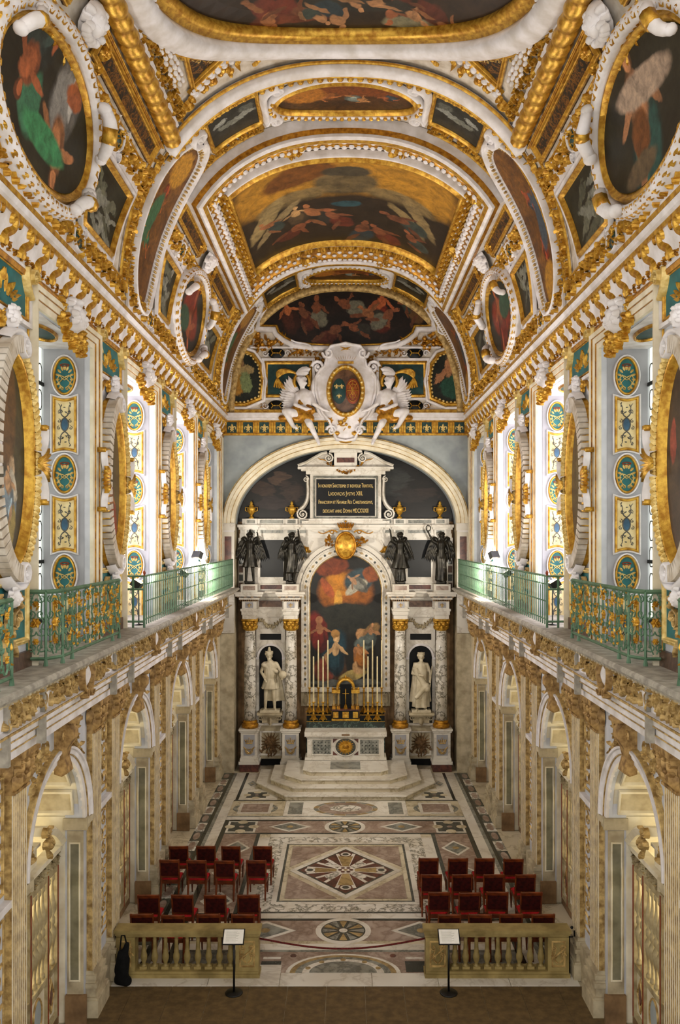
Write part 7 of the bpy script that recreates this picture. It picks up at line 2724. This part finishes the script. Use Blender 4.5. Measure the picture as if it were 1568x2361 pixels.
# tabernacle: black and gold base, little arched temple with columns
t = thing('tabernacle', 'gold and black tabernacle with arched canopy on small columns', 'tabernacle', (0, 30.42, 1.865))
MB().box(-.5, .5, -.22, .25, 0, .06).build('gilt_foot', 'gold', t)
MB().box(-.46, .46, -.2, .25, .06, .36).build('black_base', 'black_stone', t)
MB().box(-.49, .49, -.22, .25, .36, .4).build('red_ledge', 'marble_red', t)
for x, w in ((-.35, .09), (0, .11), (.35, .09)):
    MB().box(x - w, x + w, -.215, -.2, .1, .32).build('gilt_panel', 'gold', t)
for x in (-.42, -.26, .26, .42):
    for y in (-.12, .15):
        MB().box(x - .06, x + .06, y - .06, y + .06, .4, .52).build('column_pedestal', 'gold_deep', t)
        MB().lathe([(.04, .52), (.032, .56), (.03, .94), (.045, .98)], 10, x, y).build('small_column', 'marble_ochre', t, True)
for sg in (-1, 1):
    a, b = sorted((sg * .2, sg * .5))
    MB().box(a, b, -.2, .22, .98, 1.1).build('entablature', 'gold', t)
    MB().lathe([(.03, 1.1), (.04, 1.14), (.01, 1.2)], 8, sg * .46, -.15).build('finial', 'gold', t, True)
MB(lambda u, v, h: (u, -h, v)).sweep(ellipse(0, 1.1, .25, .32, 24, PI, 0), [(0, -.2), (0, .2), (.04, .22), (.09, .2), (.09, -.2)]).build('arch', 'gold', t, True)
MB().lathe([(.035, 1.5), (.02, 1.54), (.03, 1.57), (0, 1.62)], 8, 0, -.05).build('finial', 'gold', t, True)
MB().box(-.2, .2, .1, .14, .4, 1.25).build('dark_back', 'black_stone', t)


def candlestick(name, lab, x, y, z, s, grp):
    t = thing(name, lab, 'candlestick', (x, y, z), 0, grp)
    h = .66 * s
    # three-sided flared foot with claws
    MB().lathe([(.15, .03), (.125, .07), (.085, .14), (.055, .2), (.03, .22)], 3, a0=PI / 6, a1=2 * PI + PI / 6).build('foot', 'gold', t)
    for i in range(3):
        a = PI / 6 + i * 2 * PI / 3
        MB().ball(.145 * math.cos(a), .145 * math.sin(a), .022, .024, na=6, nr=4).build('claw', 'gold', t, True)
    MB().lathe([(.03, .2), (.04, .23), (.03, .26), (.026, .3), (.046, .34), (.028, .38), (.024, h - .16), (.045, h - .12), (.024, h - .08), (.036, h - .04), (.065, h - .02), (.065, h), (.02, h)], 12).build('stem', 'gold', t, True)
    return h


CS = []
for x, y, z, s, ct, row in [((q - 797) * 30.27 / 1950, 30.27, 1.868, 1.0, 4.16, 'front') for q in (723, 745, 848.5, 870)] + [((q - 797) * 30.62 / 1950, 30.62, 2.058, 1.4, 4.7, 'back') for q in (714, 734, 756, 839, 859, 880)]:
    CS.append((x, y, z, s, ct, row))
ordn = {'front': ['outer left', 'inner left', 'inner right', 'outer right'], 'back': ['outer left', 'middle left', 'inner left', 'inner right', 'middle right', 'outer right']}
ct_ = {'front': 0, 'back': 0}
for x, y, z, s, ct, row in CS:
    w_ = ordn[row][ct_[row]]
    ct_[row] += 1
    h = candlestick('candlestick', '%s gold candlestick in the %s row on the altar, %s' % ('short' if row == 'front' else 'tall', row, w_), x, y, z, s, 'altar candlesticks')
    t = thing('candle', 'long cream candle on the %s candlestick of the %s altar row' % (w_, row), 'candle', (x, y, z + h), 0, 'altar candles')
    L = ct - z - h
    MB().lathe([(.026, 0), (.03, .02), (.024, L - .02), (.012, L)], 10).build('wax', 'candle', t, True)
    MB().lathe([(.003, L), (.003, L + .02)], 5).build('wick', 'black_cloth', t)
# crucifix on the tabernacle
t = thing('crucifix', 'gold altar cross on a flared foot before the tabernacle temple', 'cross', (0, 30.3, 2.268))
MB().lathe([(.09, 0), (.07, .05), (.04, .14), (.02, .18)], 3, a0=PI / 6, a1=2 * PI + PI / 6).build('foot', 'gold', t)
MB().tube([(0, 0, .16), (0, 0, .72)], .016, 8).build('shaft', 'gold', t, True)
MB().tube([(-.12, 0, .55), (.12, 0, .55)], .014, 8).build('crossbar', 'gold', t, True)
# ------------------------------------------------------------------ marble floor: every inlaid slab a piece of its own
def tile(poly, mat, lv=0, name='marble_slab'):
    cx = sum(p[0] for p in poly) / len(poly)
    cy = sum(p[1] for p in poly) / len(poly)
    g = .006
    q = []
    for x, y in poly:
        d = math.hypot(x - cx, y - cy) or 1
        q.append((x + (cx - x) / d * g, y + (cy - y) / d * g))
    return MB().prism(q, -.012, .0 + lv * .002).build(name, mat, floor)


def trect(x0, x1, y0, y1, mat, lv=0, name='marble_slab'):
    return tile([(x0, y0), (x1, y0), (x1, y1), (x0, y1)], mat, lv, name)


def frame4(x0, x1, y0, y1, w, mat, lv=0, wy=None):
    wy = wy or w
    a, b, c, d = (x0, y0), (x1, y0), (x1, y1), (x0, y1)
    e, f_, g, h = (x0 + w, y0 + wy), (x1 - w, y0 + wy), (x1 - w, y1 - wy), (x0 + w, y1 - wy)
    for q in ((a, b, f_, e), (b, c, g, f_), (c, d, h, g), (d, a, e, h)):
        tile(q, mat, lv, 'border_slab')


def circ(x, y, r_, mat, lv=0, n=32, ry=None):
    return tile(ellipse(x, y, r_, ry or r_, n), mat, lv, 'marble_roundel')


def ringp(x, y, r0, r1, mat, lv=0, n=12, ry=1.0, alt=None):
    for i in range(n):
        a0, a1 = 2 * PI * i / n, 2 * PI * (i + 1) / n
        p = ellipse(x, y, r1, r1 * ry, 4, a0, a1) + list(reversed(ellipse(x, y, r0, r0 * ry, 4, a0, a1)))
        tile(p, alt if alt and i % 2 else mat, lv, 'ring_piece')


def dia(x, y, rx, ry, mat, lv=0):
    return tile([(x, y - ry), (x + rx, y), (x, y + ry), (x - rx, y)], mat, lv, 'lozenge_slab')


def medallion(x, y, r_):
    circ(x, y, r_, 'marble_white', 2, 36)
    circ(x, y, r_ * .8, 'marble_dark', 3, 36)
    for i in range(12):
        a = 2 * PI * i / 12
        p = [(x + r_ * .74 * math.cos(a - .2), y + r_ * .74 * math.sin(a - .2)), (x + r_ * .76 * math.cos(a), y + r_ * .76 * math.sin(a)), (x + r_ * .74 * math.cos(a + .2), y + r_ * .74 * math.sin(a + .2)), (x + r_ * .2 * math.cos(a), y + r_ * .2 * math.sin(a))]
        tile(p, ('marble_grey', 'marble_ochre')[i % 2], 4, 'petal_piece')
    circ(x, y, r_ * .16, 'marble_white', 5, 16)


def diamond(x, y, rx, ry):
    dia(x, y, rx, ry, 'marble_white', 2)
    dia(x, y, rx * .78, ry * .78, 'marble_grey', 3)
    circ(x, y, min(rx, ry) * .25, 'marble_ochre', 4, 10)


def quatre(x, y, a, b):
    """square with four scooped sides, dark cross on white"""
    trect(x - a, x + a, y - b, y + b, 'marble_white', 2)
    trect(x - a * .85, x + a * .85, y - b * .85, y + b * .85, 'marble_dark', 3)
    for dx, dy in ((1, 0), (-1, 0), (0, 1), (0, -1)):
        circ(x + dx * a * .8, y + dy * b * .8, min(a, b) * .36, 'marble_cream', 4, 12)
    circ(x, y, min(a, b) * .2, 'marble_pink', 4, 10)


# plain paving at the entrance end
for i in range(-6, 7):
    for j, (y0, y1) in enumerate(((11.0, 13.3), (13.3, 14.7), (14.7, 15.84))):
        x0 = i * .72 - .36
        trect(max(x0, -4.62), min(x0 + .72, 4.62), y0, y1, 'floor_brown', 0, 'paving_slab')
trect(-4.6, 4.6, 5.3, 11.0, 'floor_brown', 0, 'paving_slab')
# white threshold under the balustrades
for x0, x1 in ((-4.4, -2.6), (-2.6, -1.25), (-1.25, .5), (.5, 1.75), (1.75, 3.1), (3.1, 4.4)):
    trect(x0, x1, 15.84, 16.62 if abs(x0 + x1) > 2.9 else 16.3, 'marble_white', 6, 'threshold_slab')
# first row: half medallion between dark squares
trect(-2.1, 2.1, 16.3, 17.15, 'marble_pink', 0)
hell = lambda rx, ry, mt, lv: tile(ellipse(-.05, 16.32, rx, ry, 24, 0, PI), mt, lv, 'marble_roundel')
hell(1.12, .76, 'marble_white', 1)
hell(1.04, .7, 'marble_ochre', 2)
hell(.93, .62, 'marble_grey', 3)
hell(.8, .53, 'marble_white', 4)
hell(.66, .44, 'marble_grey', 5)
for a in range(5):
    t_ = PI * (a + .5) / 5
    circ(-.05 + .72 * math.cos(t_), 16.35 + .47 * math.sin(t_), .06, 'marble_ochre', 6, 10)
for sg in (-1, 1):
    trect(-.05 + sg * 1.42 - .2, -.05 + sg * 1.42 + .2, 16.36, 16.78, 'marble_black', 2)
    trect(-.05 + sg * 1.42 - .18, -.05 + sg * 1.42 + .18, 16.86, 16.95, 'marble_white', 2)
    circ(-.05 + sg * 1.0, 17.0, .07, 'marble_red', 3, 10)
trect(-3.45, 3.45, 17.16, 17.24, 'marble_grey')
trect(-3.45, 3.45, 17.24, 17.5, 'marble_white')
trect(-3.45, 3.45, 17.5, 17.62, 'marble_cream')
# second row: roundel and lozenges on pink
for x0, x1 in ((-3.45, -2.0), (-2.0, -.05), (-.05, 1.9), (1.9, 3.45)):
    trect(x0, x1, 17.62, 18.56, 'marble_pink', 0)
medallion(-.05, 18.08, .6)
for x in (-1.72, 1.62):
    diamond(x, 18.08, .66, .44)
for sg in (-1, 1):
    quatre(sg * 3.0, 18.08, .42, .42)
trect(-3.45, 3.45, 18.57, 18.66, 'marble_black')
trect(-3.45, 3.45, 18.66, 18.92, 'marble_white')
trect(-2.45, 2.45, 18.92, 19.0, 'marble_dark')
# centre carpet
frame4(-2.12, 2.12, 19.0, 23.72, .4, 'marble_veined', 0, .4)
frame4(-1.72, 1.72, 19.4, 23.32, .12, 'marble_white', 0)
frame4(-1.6, 1.6, 19.52, 23.2, .06, 'marble_dark', 0)
frame4(-1.54, 1.54, 19.58, 23.14, .1, 'marble_cream', 0)
cx, cy, hx, hy = 0, 21.36, 1.42, 1.66
for sx in (-1, 1):
    for sy in (-1, 1):
        tile([(sx * 1.43, cy + sy * 1.66), (sx * 1.43, cy + sy * .24), (sx * .2, cy + sy * 1.66)], 'marble_pink', 0, 'corner_slab')
dia(0, cy, 1.42, 1.66, 'marble_white', 1)
dia(0, cy, 1.24, 1.46, 'marble_dark', 2)
dia(0, cy, 1.17, 1.38, 'marble_red', 3)
for i in range(16):
    a = 2 * PI * (i + .5) / 16
    L = 1 / (abs(math.cos(a)) / 1.15 + abs(math.sin(a)) / 1.36)
    w_ = .045
    tile([(-math.sin(a) * w_, cy + math.cos(a) * w_), (math.sin(a) * w_, cy - math.cos(a) * w_), (L * math.cos(a) + math.sin(a) * w_, cy + L * math.sin(a) - math.cos(a) * w_), (L * math.cos(a) - math.sin(a) * w_, cy + L * math.sin(a) + math.cos(a) * w_)], 'marble_white', 4, 'ray_piece')
for i in range(4):
    a = PI / 2 * i
    L = (1.0, 1.18)[i % 2]
    w0, w1 = .06, (.16, .2)[i % 2]
    c_, s_ = math.cos(a), math.sin(a)
    P2 = lambda u, v: (u * c_ - v * s_, cy + u * s_ + v * c_)
    tile([P2(.1, -w0), P2(L * .78, -w1), P2(L * .78, w1), P2(.1, w0)], 'marble_ochre', 5, 'cross_arm')
    circ(*P2(L * .9, 0), .14, 'marble_white', 5, 16)
    circ(*P2(L * .9, 0), .09, 'marble_dark', 6, 12)
    b = a + PI / 4
    tile([(.2 * math.cos(b - .3), cy + .2 * math.sin(b - .3)), (.66 * math.cos(b - .22), cy + .74 * math.sin(b - .22)), (.66 * math.cos(b + .22), cy + .74 * math.sin(b + .22)), (.2 * math.cos(b + .3), cy + .2 * math.sin(b + .3))], 'marble_veined', 5, 'ray_piece')
circ(0, cy, .24, 'marble_white', 6, 24)
for i in range(6):
    circ(.14 * math.cos(i * PI / 3), cy + .14 * math.sin(i * PI / 3), .06, 'marble_red', 7, 10)
circ(0, cy, .06, 'marble_ochre', 7, 10)
# side columns of the carpet
for sg in (-1, 1):
    S2 = lambda a, b: tuple(sorted((sg * a, sg * b)))
    for y0, y1 in ((19.0, 21.4), (21.4, 23.72)):
        trect(*S2(2.12, 2.42), y0, y1, 'marble_white')
    trect(*S2(2.42, 2.52), 18.66, 24.0, 'marble_dark')
    for y0, y1 in ((18.66, 20.2), (20.2, 21.8), (21.8, 23.4), (23.4, 24.0)):
        trect(*S2(2.52, 3.45), y0, y1, 'marble_pink')
    for y in (19.55, 21.2, 22.9):
        diamond(sg * 2.98, y, .4, .56)
    trect(*S2(3.45, 3.58), 16.64, 25.2, 'marble_black')
    for y0, y1 in ((16.64, 19), (19, 21.5), (21.5, 24), (24, 26.9), (26.9, 30.2)):
        trect(*S2(3.58, 3.86), y0, y1, 'marble_white')
        trect(*S2(3.86, 3.96), y0, y1, 'marble_grey')
        trect(*S2(3.96, 4.06), y0, y1, 'marble_black')
    for i in range(18):
        y0 = 16.7 + .75 * i
        trect(*S2(4.06, 4.34), y0, y0 + .74, ('marble_veined', 'marble_dark')[i % 2], 0, 'border_slab')
        circ(sg * 4.2, y0 + .37, .1, 'marble_pink', 1, 12, .3)
    trect(*S2(2.2, 3.45), 16.64, 17.16, 'marble_grey')
trect(-2.12, 2.12, 23.72, 23.98, 'marble_white')
trect(-3.45, 3.45, 24.0, 24.08, 'marble_dark')
for x0, x1 in ((-2.6, -.6), (-.6, .6), (.6, 2.6)):
    trect(x0, x1, 24.08, 25.08, 'marble_pink')
medallion(-.02, 24.58, .6)
for x in (-1.62, 1.62):
    diamond(x, 24.58, .62, .42)
for sg in (-1, 1):
    quatre(sg * 3.02, 24.58, .43, .48)
trect(-3.45, 3.45, 25.08, 25.2, 'marble_black')
trect(-3.58, 3.58, 25.2, 25.46, 'marble_white')
trect(-3.58, 3.58, 25.46, 25.54, 'marble_grey')
# third row: ovals and framed squares
trect(-3.56, -1.9, 25.54, 27.0, 'marble_cream')
trect(1.9, 3.56, 25.54, 27.0, 'marble_cream')
trect(-1.9, 1.9, 25.54, 27.0, 'marble_white')
ringp(0, 26.25, .84, 1.0, 'marble_grey', 1, 16, .68, 'marble_ochre')
circ(0, 26.25, .84, 'marble_pink', 1, 36, .57)
circ(0, 26.25, .5, 'marble_veined', 2, 28, .32)
for sg in (-1, 1):
    trect(sg * 1.55 - .22, sg * 1.55 + .22, 25.7, 26.85, 'marble_grey', 1)
    ringp(sg * 2.8, 26.25, .56, .7, 'marble_grey', 1, 12, .75)
    trect(sg * 2.8 - .52, sg * 2.8 + .52, 25.75, 26.8, 'marble_white', 2)
    trect(sg * 2.8 - .42, sg * 2.8 + .42, 25.88, 26.68, 'marble_pink', 3)
trect(-3.58, 3.58, 27.0, 27.1, 'marble_black', 0)
for sg in (-1, 1):
    a, b = sorted((sg * 2.2, sg * 3.58))
    trect(a, b, 27.1, 28.3, 'marble_white')
    a, b = sorted((sg * 3.05, sg * 3.58))
    trect(a, b, 28.3, 30.2, 'marble_white')
    trect(*sorted((sg * 3.44, sg * 3.54)), 27.1, 30.2, 'marble_black', 1)
    diamond(sg * 3.2, 28.9, .2, .4)
    quatre(sg * 2.9, 27.6, .38, .36)
# ------------------------------------------------------------------ stone balustrades
bal_me = MB().lathe([(.07, 0), (.07, .06), (.04, .08), (.045, .12), (.075, .2), (.078, .27), (.055, .34), (.058, .37), (.05, .4), (.042, .58), (.05, .62), (.035, .65), (.06, .68), (.06, .72)], 12).mesh('baluster', 'balustrade', True)
foot_me = MB().box(-.07, .07, -.07, .07, 0, .05).mesh('baluster_foot', 'balustrade')


def balustrade(lab, x0, x1, piers, xs):
    t = thing('stone_balustrade', lab, 'balustrade', (0, 16.27, .012))
    MB().box(x0 - .02, x1 + .02, -.17, .17, 0, .07).build('base', 'balustrade', t)
    MB().box(x0, x1, -.15, .15, .07, .12).build('base', 'balustrade', t)
    MB().box(x0, x1, -.12, .12, .76, .8).build('rail', 'balustrade', t)
    MB().box(x0 - .02, x1 + .02, -.15, .15, .8, .84).build('rail', 'balustrade', t)
    MB().box(x0 - .04, x1 + .04, -.17, .17, .84, .9).build('rail', 'balustrade', t)
    fm = lambda u, v, h: (u, -.15 - h, v)
    for a, b in piers:
        p = MB().box(a, b, -.14, .14, .12, .76).build('pier', 'balustrade', t)
        MB(fm).sweep(rect(a + .07, b - .07, .2, .7), moulding(.035, .025, -.012), True).build('pier_moulding', 'gold_worn', p)
        mb = MB(fm)
        cx = (a + b) / 2
        for s_ in (-1, 1):
            mb.bez((cx + s_ * .02, .28, 0), (cx + s_ * .2, .4, 0), (cx - s_ * .05, .55, 0), (cx + s_ * .1, .62, 0), .04, .02, .03, -.012, 8)
            mb.scroll(cx + s_ * .09, .42, .06, 0, 1.3, .025, .03, -.012, s_)
            mb.scroll(cx + s_ * .08, .57, .05, PI, 1.3, .022, .03, -.012, -s_)
        mb.bez((cx - .14, .36, 0), (cx - .05, .42, 0), (cx + .05, .5, 0), (cx + .14, .6, 0), .03, .03, .03, 0, 5)
        mb.build('pier_cipher', 'gold_worn', p, kind='stuff')
    for x in xs:
        o = inst('baluster', bal_me, t, 0, None, x)
        o.location.z = .12
        o.scale = (.85, .85, .89)
        f_ = inst('baluster_foot', foot_me, t, 0, None, x)
        f_.location.z = .12


balustrade('stone balustrade left of the central passage, with carved end piers', -4.38, -1.66, ((-4.38, -4.02), (-2.1, -1.66)), [-3.88 + .208 * i for i in range(9)])
balustrade('stone balustrade right of the central passage, with carved end piers', 1.53, 4.26, ((1.53, 1.98), (3.86, 4.26)), [2.1 + .207 * i for i in range(9)])

# dark red rope hung across the passage
pts = [(-1.66 + 3.19 * q, 16.3, .68 - .2 * math.sin(q * PI)) for q in [i / 20 for i in range(21)]]
o = MB().tube(pts, .018, 7).build('barrier_rope', 'rope_red', None, True)
tag(o, 'dark red barrier rope hung across the passage between the balustrades', 'rope')

# ------------------------------------------------------------------ information stands
for x, wd in ((-2.06, 'left'), (1.9, 'right')):
    t = thing('sign_stand', 'black metal stand with a tilted notice before the %s balustrade' % wd, 'stand', (x, 15.6, .0))
    MB().lathe([(.16, .001), (.165, .012), (.15, .025), (.03, .04)], 28).build('base', 'black_metal', t, True)
    MB().tube([(0, 0, .03), (0, 0, 1.0)], .02, 10).build('pole', 'black_metal', t, True)
    a = R(38)
    fm = plane((0, -.06, 1.06), (1, 0, 0), (0, -math.sin(a), math.cos(a)), (0, math.cos(a), math.sin(a)))
    MB(fm).box(-.2, .2, -.14, .16, -.012, 0).build('board', 'black_metal', t)
    MB(fm).box(-.18, .18, -.12, .145, 0, .004).build('notice_sheet', 'paper', t)
    mb = MB(fm)
    r_ = random.Random(7)
    for i in range(11):
        z = .11 - .02 * i
        mb.box(-.14, -.14 + r_.uniform(.18, .28), z, z + .004, .004, .0045)
    mb.build('print_lines', 'stone_grey', t, kind='stuff')
# black bag slumped at the left end of the balustrade, iron gate bracket at the other
mb = MB()
for p0, p1, r0, r1 in (((0, 0, .16), (.05, 0, .5), .13, .11), ((.02, 0, .45), (.1, .02, .78), .1, .05), ((-.05, .02, .12), (.1, .0, .1), .1, .1), ((-.06, 0, .3), (-.02, 0, .62), .08, .06)):
    capsule(mb, p0, p1, r0, r1)
t = thing('black_bag', 'black bag slumped against the wall end of the left balustrade', 'bag', (-4.2, 15.84, .0))
remesh('sack', mb, 'black_cloth', .03, t, 2)
MB().tube([(.1, .02, .75), (.06, 0, .95), (0, 0, .95), (-.03, 0, .66)], .014, 6).build('strap', 'black_cloth', t, True)
t = thing('iron_gate', 'narrow black iron gate closing the gap right of the balustrade', 'gate', (4.31, 16.3, .012))
for dx in (0, .1):
    MB().tube([(dx, 0, 0), (dx, 0, .82)], .016, 6).build('upright', 'black_metal', t)
for z in (.2, .7):
    MB().tube([(0, 0, z), (.1, 0, z)], .014, 6).build('crossbar', 'black_metal', t)
MB().ball(.05, 0, .88, .03).build('knob', 'black_metal', t, True)

# ------------------------------------------------------------------ chairs
def make_chair():
    t = thing('chair', 'x', 'chair')
    w, d = .225, .22
    mb = MB()
    mb.box(-w, w, -d + .03, d + .02, .4, .47)
    MB().box(-w + .01, w - .01, -d + .04, d + .02, .42, .44).build('seat_frame', 'mahogany', t)
    s_ = MB().at()
    # cushion with a soft crown
    vs, fs = [], []
    n = 6
    for j in range(n + 1):
        for i in range(n + 1):
            u, v = i / n * 2 - 1, j / n * 2 - 1
            vs.append((u * (w - .005), -d + .05 + (v + 1) / 2 * (2 * d - .02), .44 + .055 * (1 - u ** 6) * (1 - v ** 6)))
    for j in range(n):
        for i in range(n):
            a = j * (n + 1) + i
            fs.append((a, a + 1, a + n + 2, a + n + 1))
    c = MB()
    c.add(vs, fs)
    c.build('seat', 'velvet_seat', t, True)
    for z0, z1, y0, y1, x0, x1 in ((.36, .43, d - .005, d + .02, -w, w), (.36, .43, -d + .02, -d + .04, -w, w)):
        MB().box(x0, x1, y0, y1, z0, z1).build('apron', 'mahogany', t)
    for sx in (-1, 1):
        a, b = sorted((sx * w, sx * (w - .022)))
        MB().box(a, b, -d + .02, d, .36, .43).build('apron', 'mahogany', t)
        # front leg, tapered
        MB().tube([(sx * (w - .02), d - .0, .43), (sx * (w - .02), d, .22), (sx * (w - .025), d + .005, 0)], [.03, .024, .015], 4).build('leg', 'mahogany', t)
        # back leg rises into the stile, raked
        MB().tube([(sx * (w - .02), -d - .05, 0), (sx * (w - .02), -d + .02, .4)], [.018, .028], 4).build('leg', 'mahogany', t)
        MB().tube([(sx * (w - .02), -d + .02, .4), (sx * (w - .015), -d - .01, .62), (sx * (w - .012), -d - .07, .95)], [.028, .026, .024], 4).build('stile', 'mahogany', t)
    y = lambda z: -d + .02 - .09 * (z - .4) / .55
    fm = plane((0, -d + .02, .4), (1, 0, 0), (0, -.985, -.16), (0, -.16, .985))
    MB(fm).box(-w, w, .49, .55, -.02, .025).build('top_rail', 'mahogany', t)
    MB(fm).box(-w + .02, w - .02, .12, .16, -.015, .02).build('lower_rail', 'mahogany', t)
    MB(fm).box(-w + .03, w - .03, .16, .49, -.03, .012).build('back_pad', 'velvet', t)
    return t


c0 = make_chair()
ROWS = [('left', 16.78, (-4.05, -3.4, -2.72, -2.03)), ('left', 17.7, (-4.12, -3.4, -2.72, -2.04)), ('left', 19.6, (-4.08, -3.44, -2.78, -2.06)), ('left', 20.5, (-4.05, -3.38, -2.76, -2.0)),
        ('right', 16.78, (2.04, 2.67, 3.27, 3.9)), ('right', 17.82, (1.96, 2.59, 3.2, 3.9)), ('right', 18.78, (1.9, 2.57, 3.27, 3.97)), ('right', 19.7, (1.93, 2.6, 3.23, 3.9))]
rw = ('row against the balustrade', 'second row from the balustrade', 'third row from the balustrade', 'row nearest the altar')
nth = ('on the aisle', 'second from the aisle', 'third from the aisle', 'next to the wall')
used = False
jr = random.Random(2)
for k_, (wd, y, xs) in enumerate(ROWS):
    for i, x in enumerate(xs):
        n_ = i if wd == 'right' else 3 - i
        t = c0 if not used else copy_tree(c0)
        used = True
        t.location = (x, y + .22 + jr.uniform(-.03, .03), .006)
        t.rotation_euler = (0, 0, jr.uniform(-.05, .05))
        tag(t, 'red velvet chair, %s block, %s, %s' % (wd, rw[k_ % 4], nth[n_]), 'chair', 'red velvet chairs')

# ------------------------------------------------------------------ floodlights standing on the gallery, and an added pair for the altar
mat_emit('lamp_face', '#ffe6b8', 8).cycles.emission_sampling = 'NONE'
FL = [(sg, y, wd, ps) for sg, wd in ((-1, 'left'), (1, 'right')) for y, ps in ((17.25, 'by the end of the plain railing'), (22.3, "before the third window"))]
for sg, y, wd, ps in FL:
    t = thing('floodlight', 'dark floodlight turned up to the vault, %s gallery, %s' % (wd, ps), 'lamp', (sg * 4.22, y, ZG))
    MB().lathe([(.09, 0), (.09, .015), (.015, .03), (.012, .8)], 10).build('stand', 'black_metal', t, True)
    a = R(32)
    fm = plane((0, 0, .9), (0, 1, 0), (-sg * math.sin(a), 0, math.cos(a)), (-sg * math.cos(a), 0, -math.sin(a)))
    MB(fm).box(-.14, .14, -.1, .1, -.14, 0).build('housing', 'black_metal', t)
    MB(fm).box(-.12, .12, -.08, .08, 0, .004).build('lamp_face', 'lamp_face', t)
    l_ = lamp('floodlight_beam', (sg * 4.22 - sg * math.sin(a) * .05, y, ZG + .95), .2, FLOOD, (1, .91, .78), (0, -sg * a + PI, 0))
for sg, wd in ((-1, 'left'), (1, 'right')):  # extra pair, put in to brighten the altar
    t = thing('floodlight', 'added floodlight brightening the altar, far end of the %s gallery' % wd, 'lamp', (sg * 4.2, 24.2, ZG))
    MB().lathe([(.09, 0), (.09, .015), (.015, .03), (.012, 1.1)], 10).build('stand', 'black_metal', t, True)
    n_ = (Vector((0, 31, 3.6)) - Vector((sg * 4.2, 24.2, ZG + 1.25))).normalized()
    u_ = n_.cross(Vector((0, 0, 1))).normalized()
    fm = plane((0, 0, 1.25), u_, n_, u_.cross(n_))
    MB(fm).box(-.14, .14, -.1, .1, -.14, 0).build('housing', 'black_metal', t)
    MB(fm).box(-.12, .12, -.08, .08, 0, .004).build('lamp_face', 'lamp_face', t)
    l_ = lamp('added_altar_fill', (sg * 4.2 + n_.x * .02, 24.2 + n_.y * .02, ZG + 1.25 + n_.z * .02), .2, ALTAR_FILL, (1, .92, .8))
    aim(l_, (0, 31, 3.6))
# ------------------------------------------------------------------ the right wall mirrors the left one
wr = copy_tree(wall, None, (0, 0, 0), (-1, 1, 1))
wr.name = 'wall_right'
wr['label'] = 'long side wall with green railings, window bays and arches right of the altar'
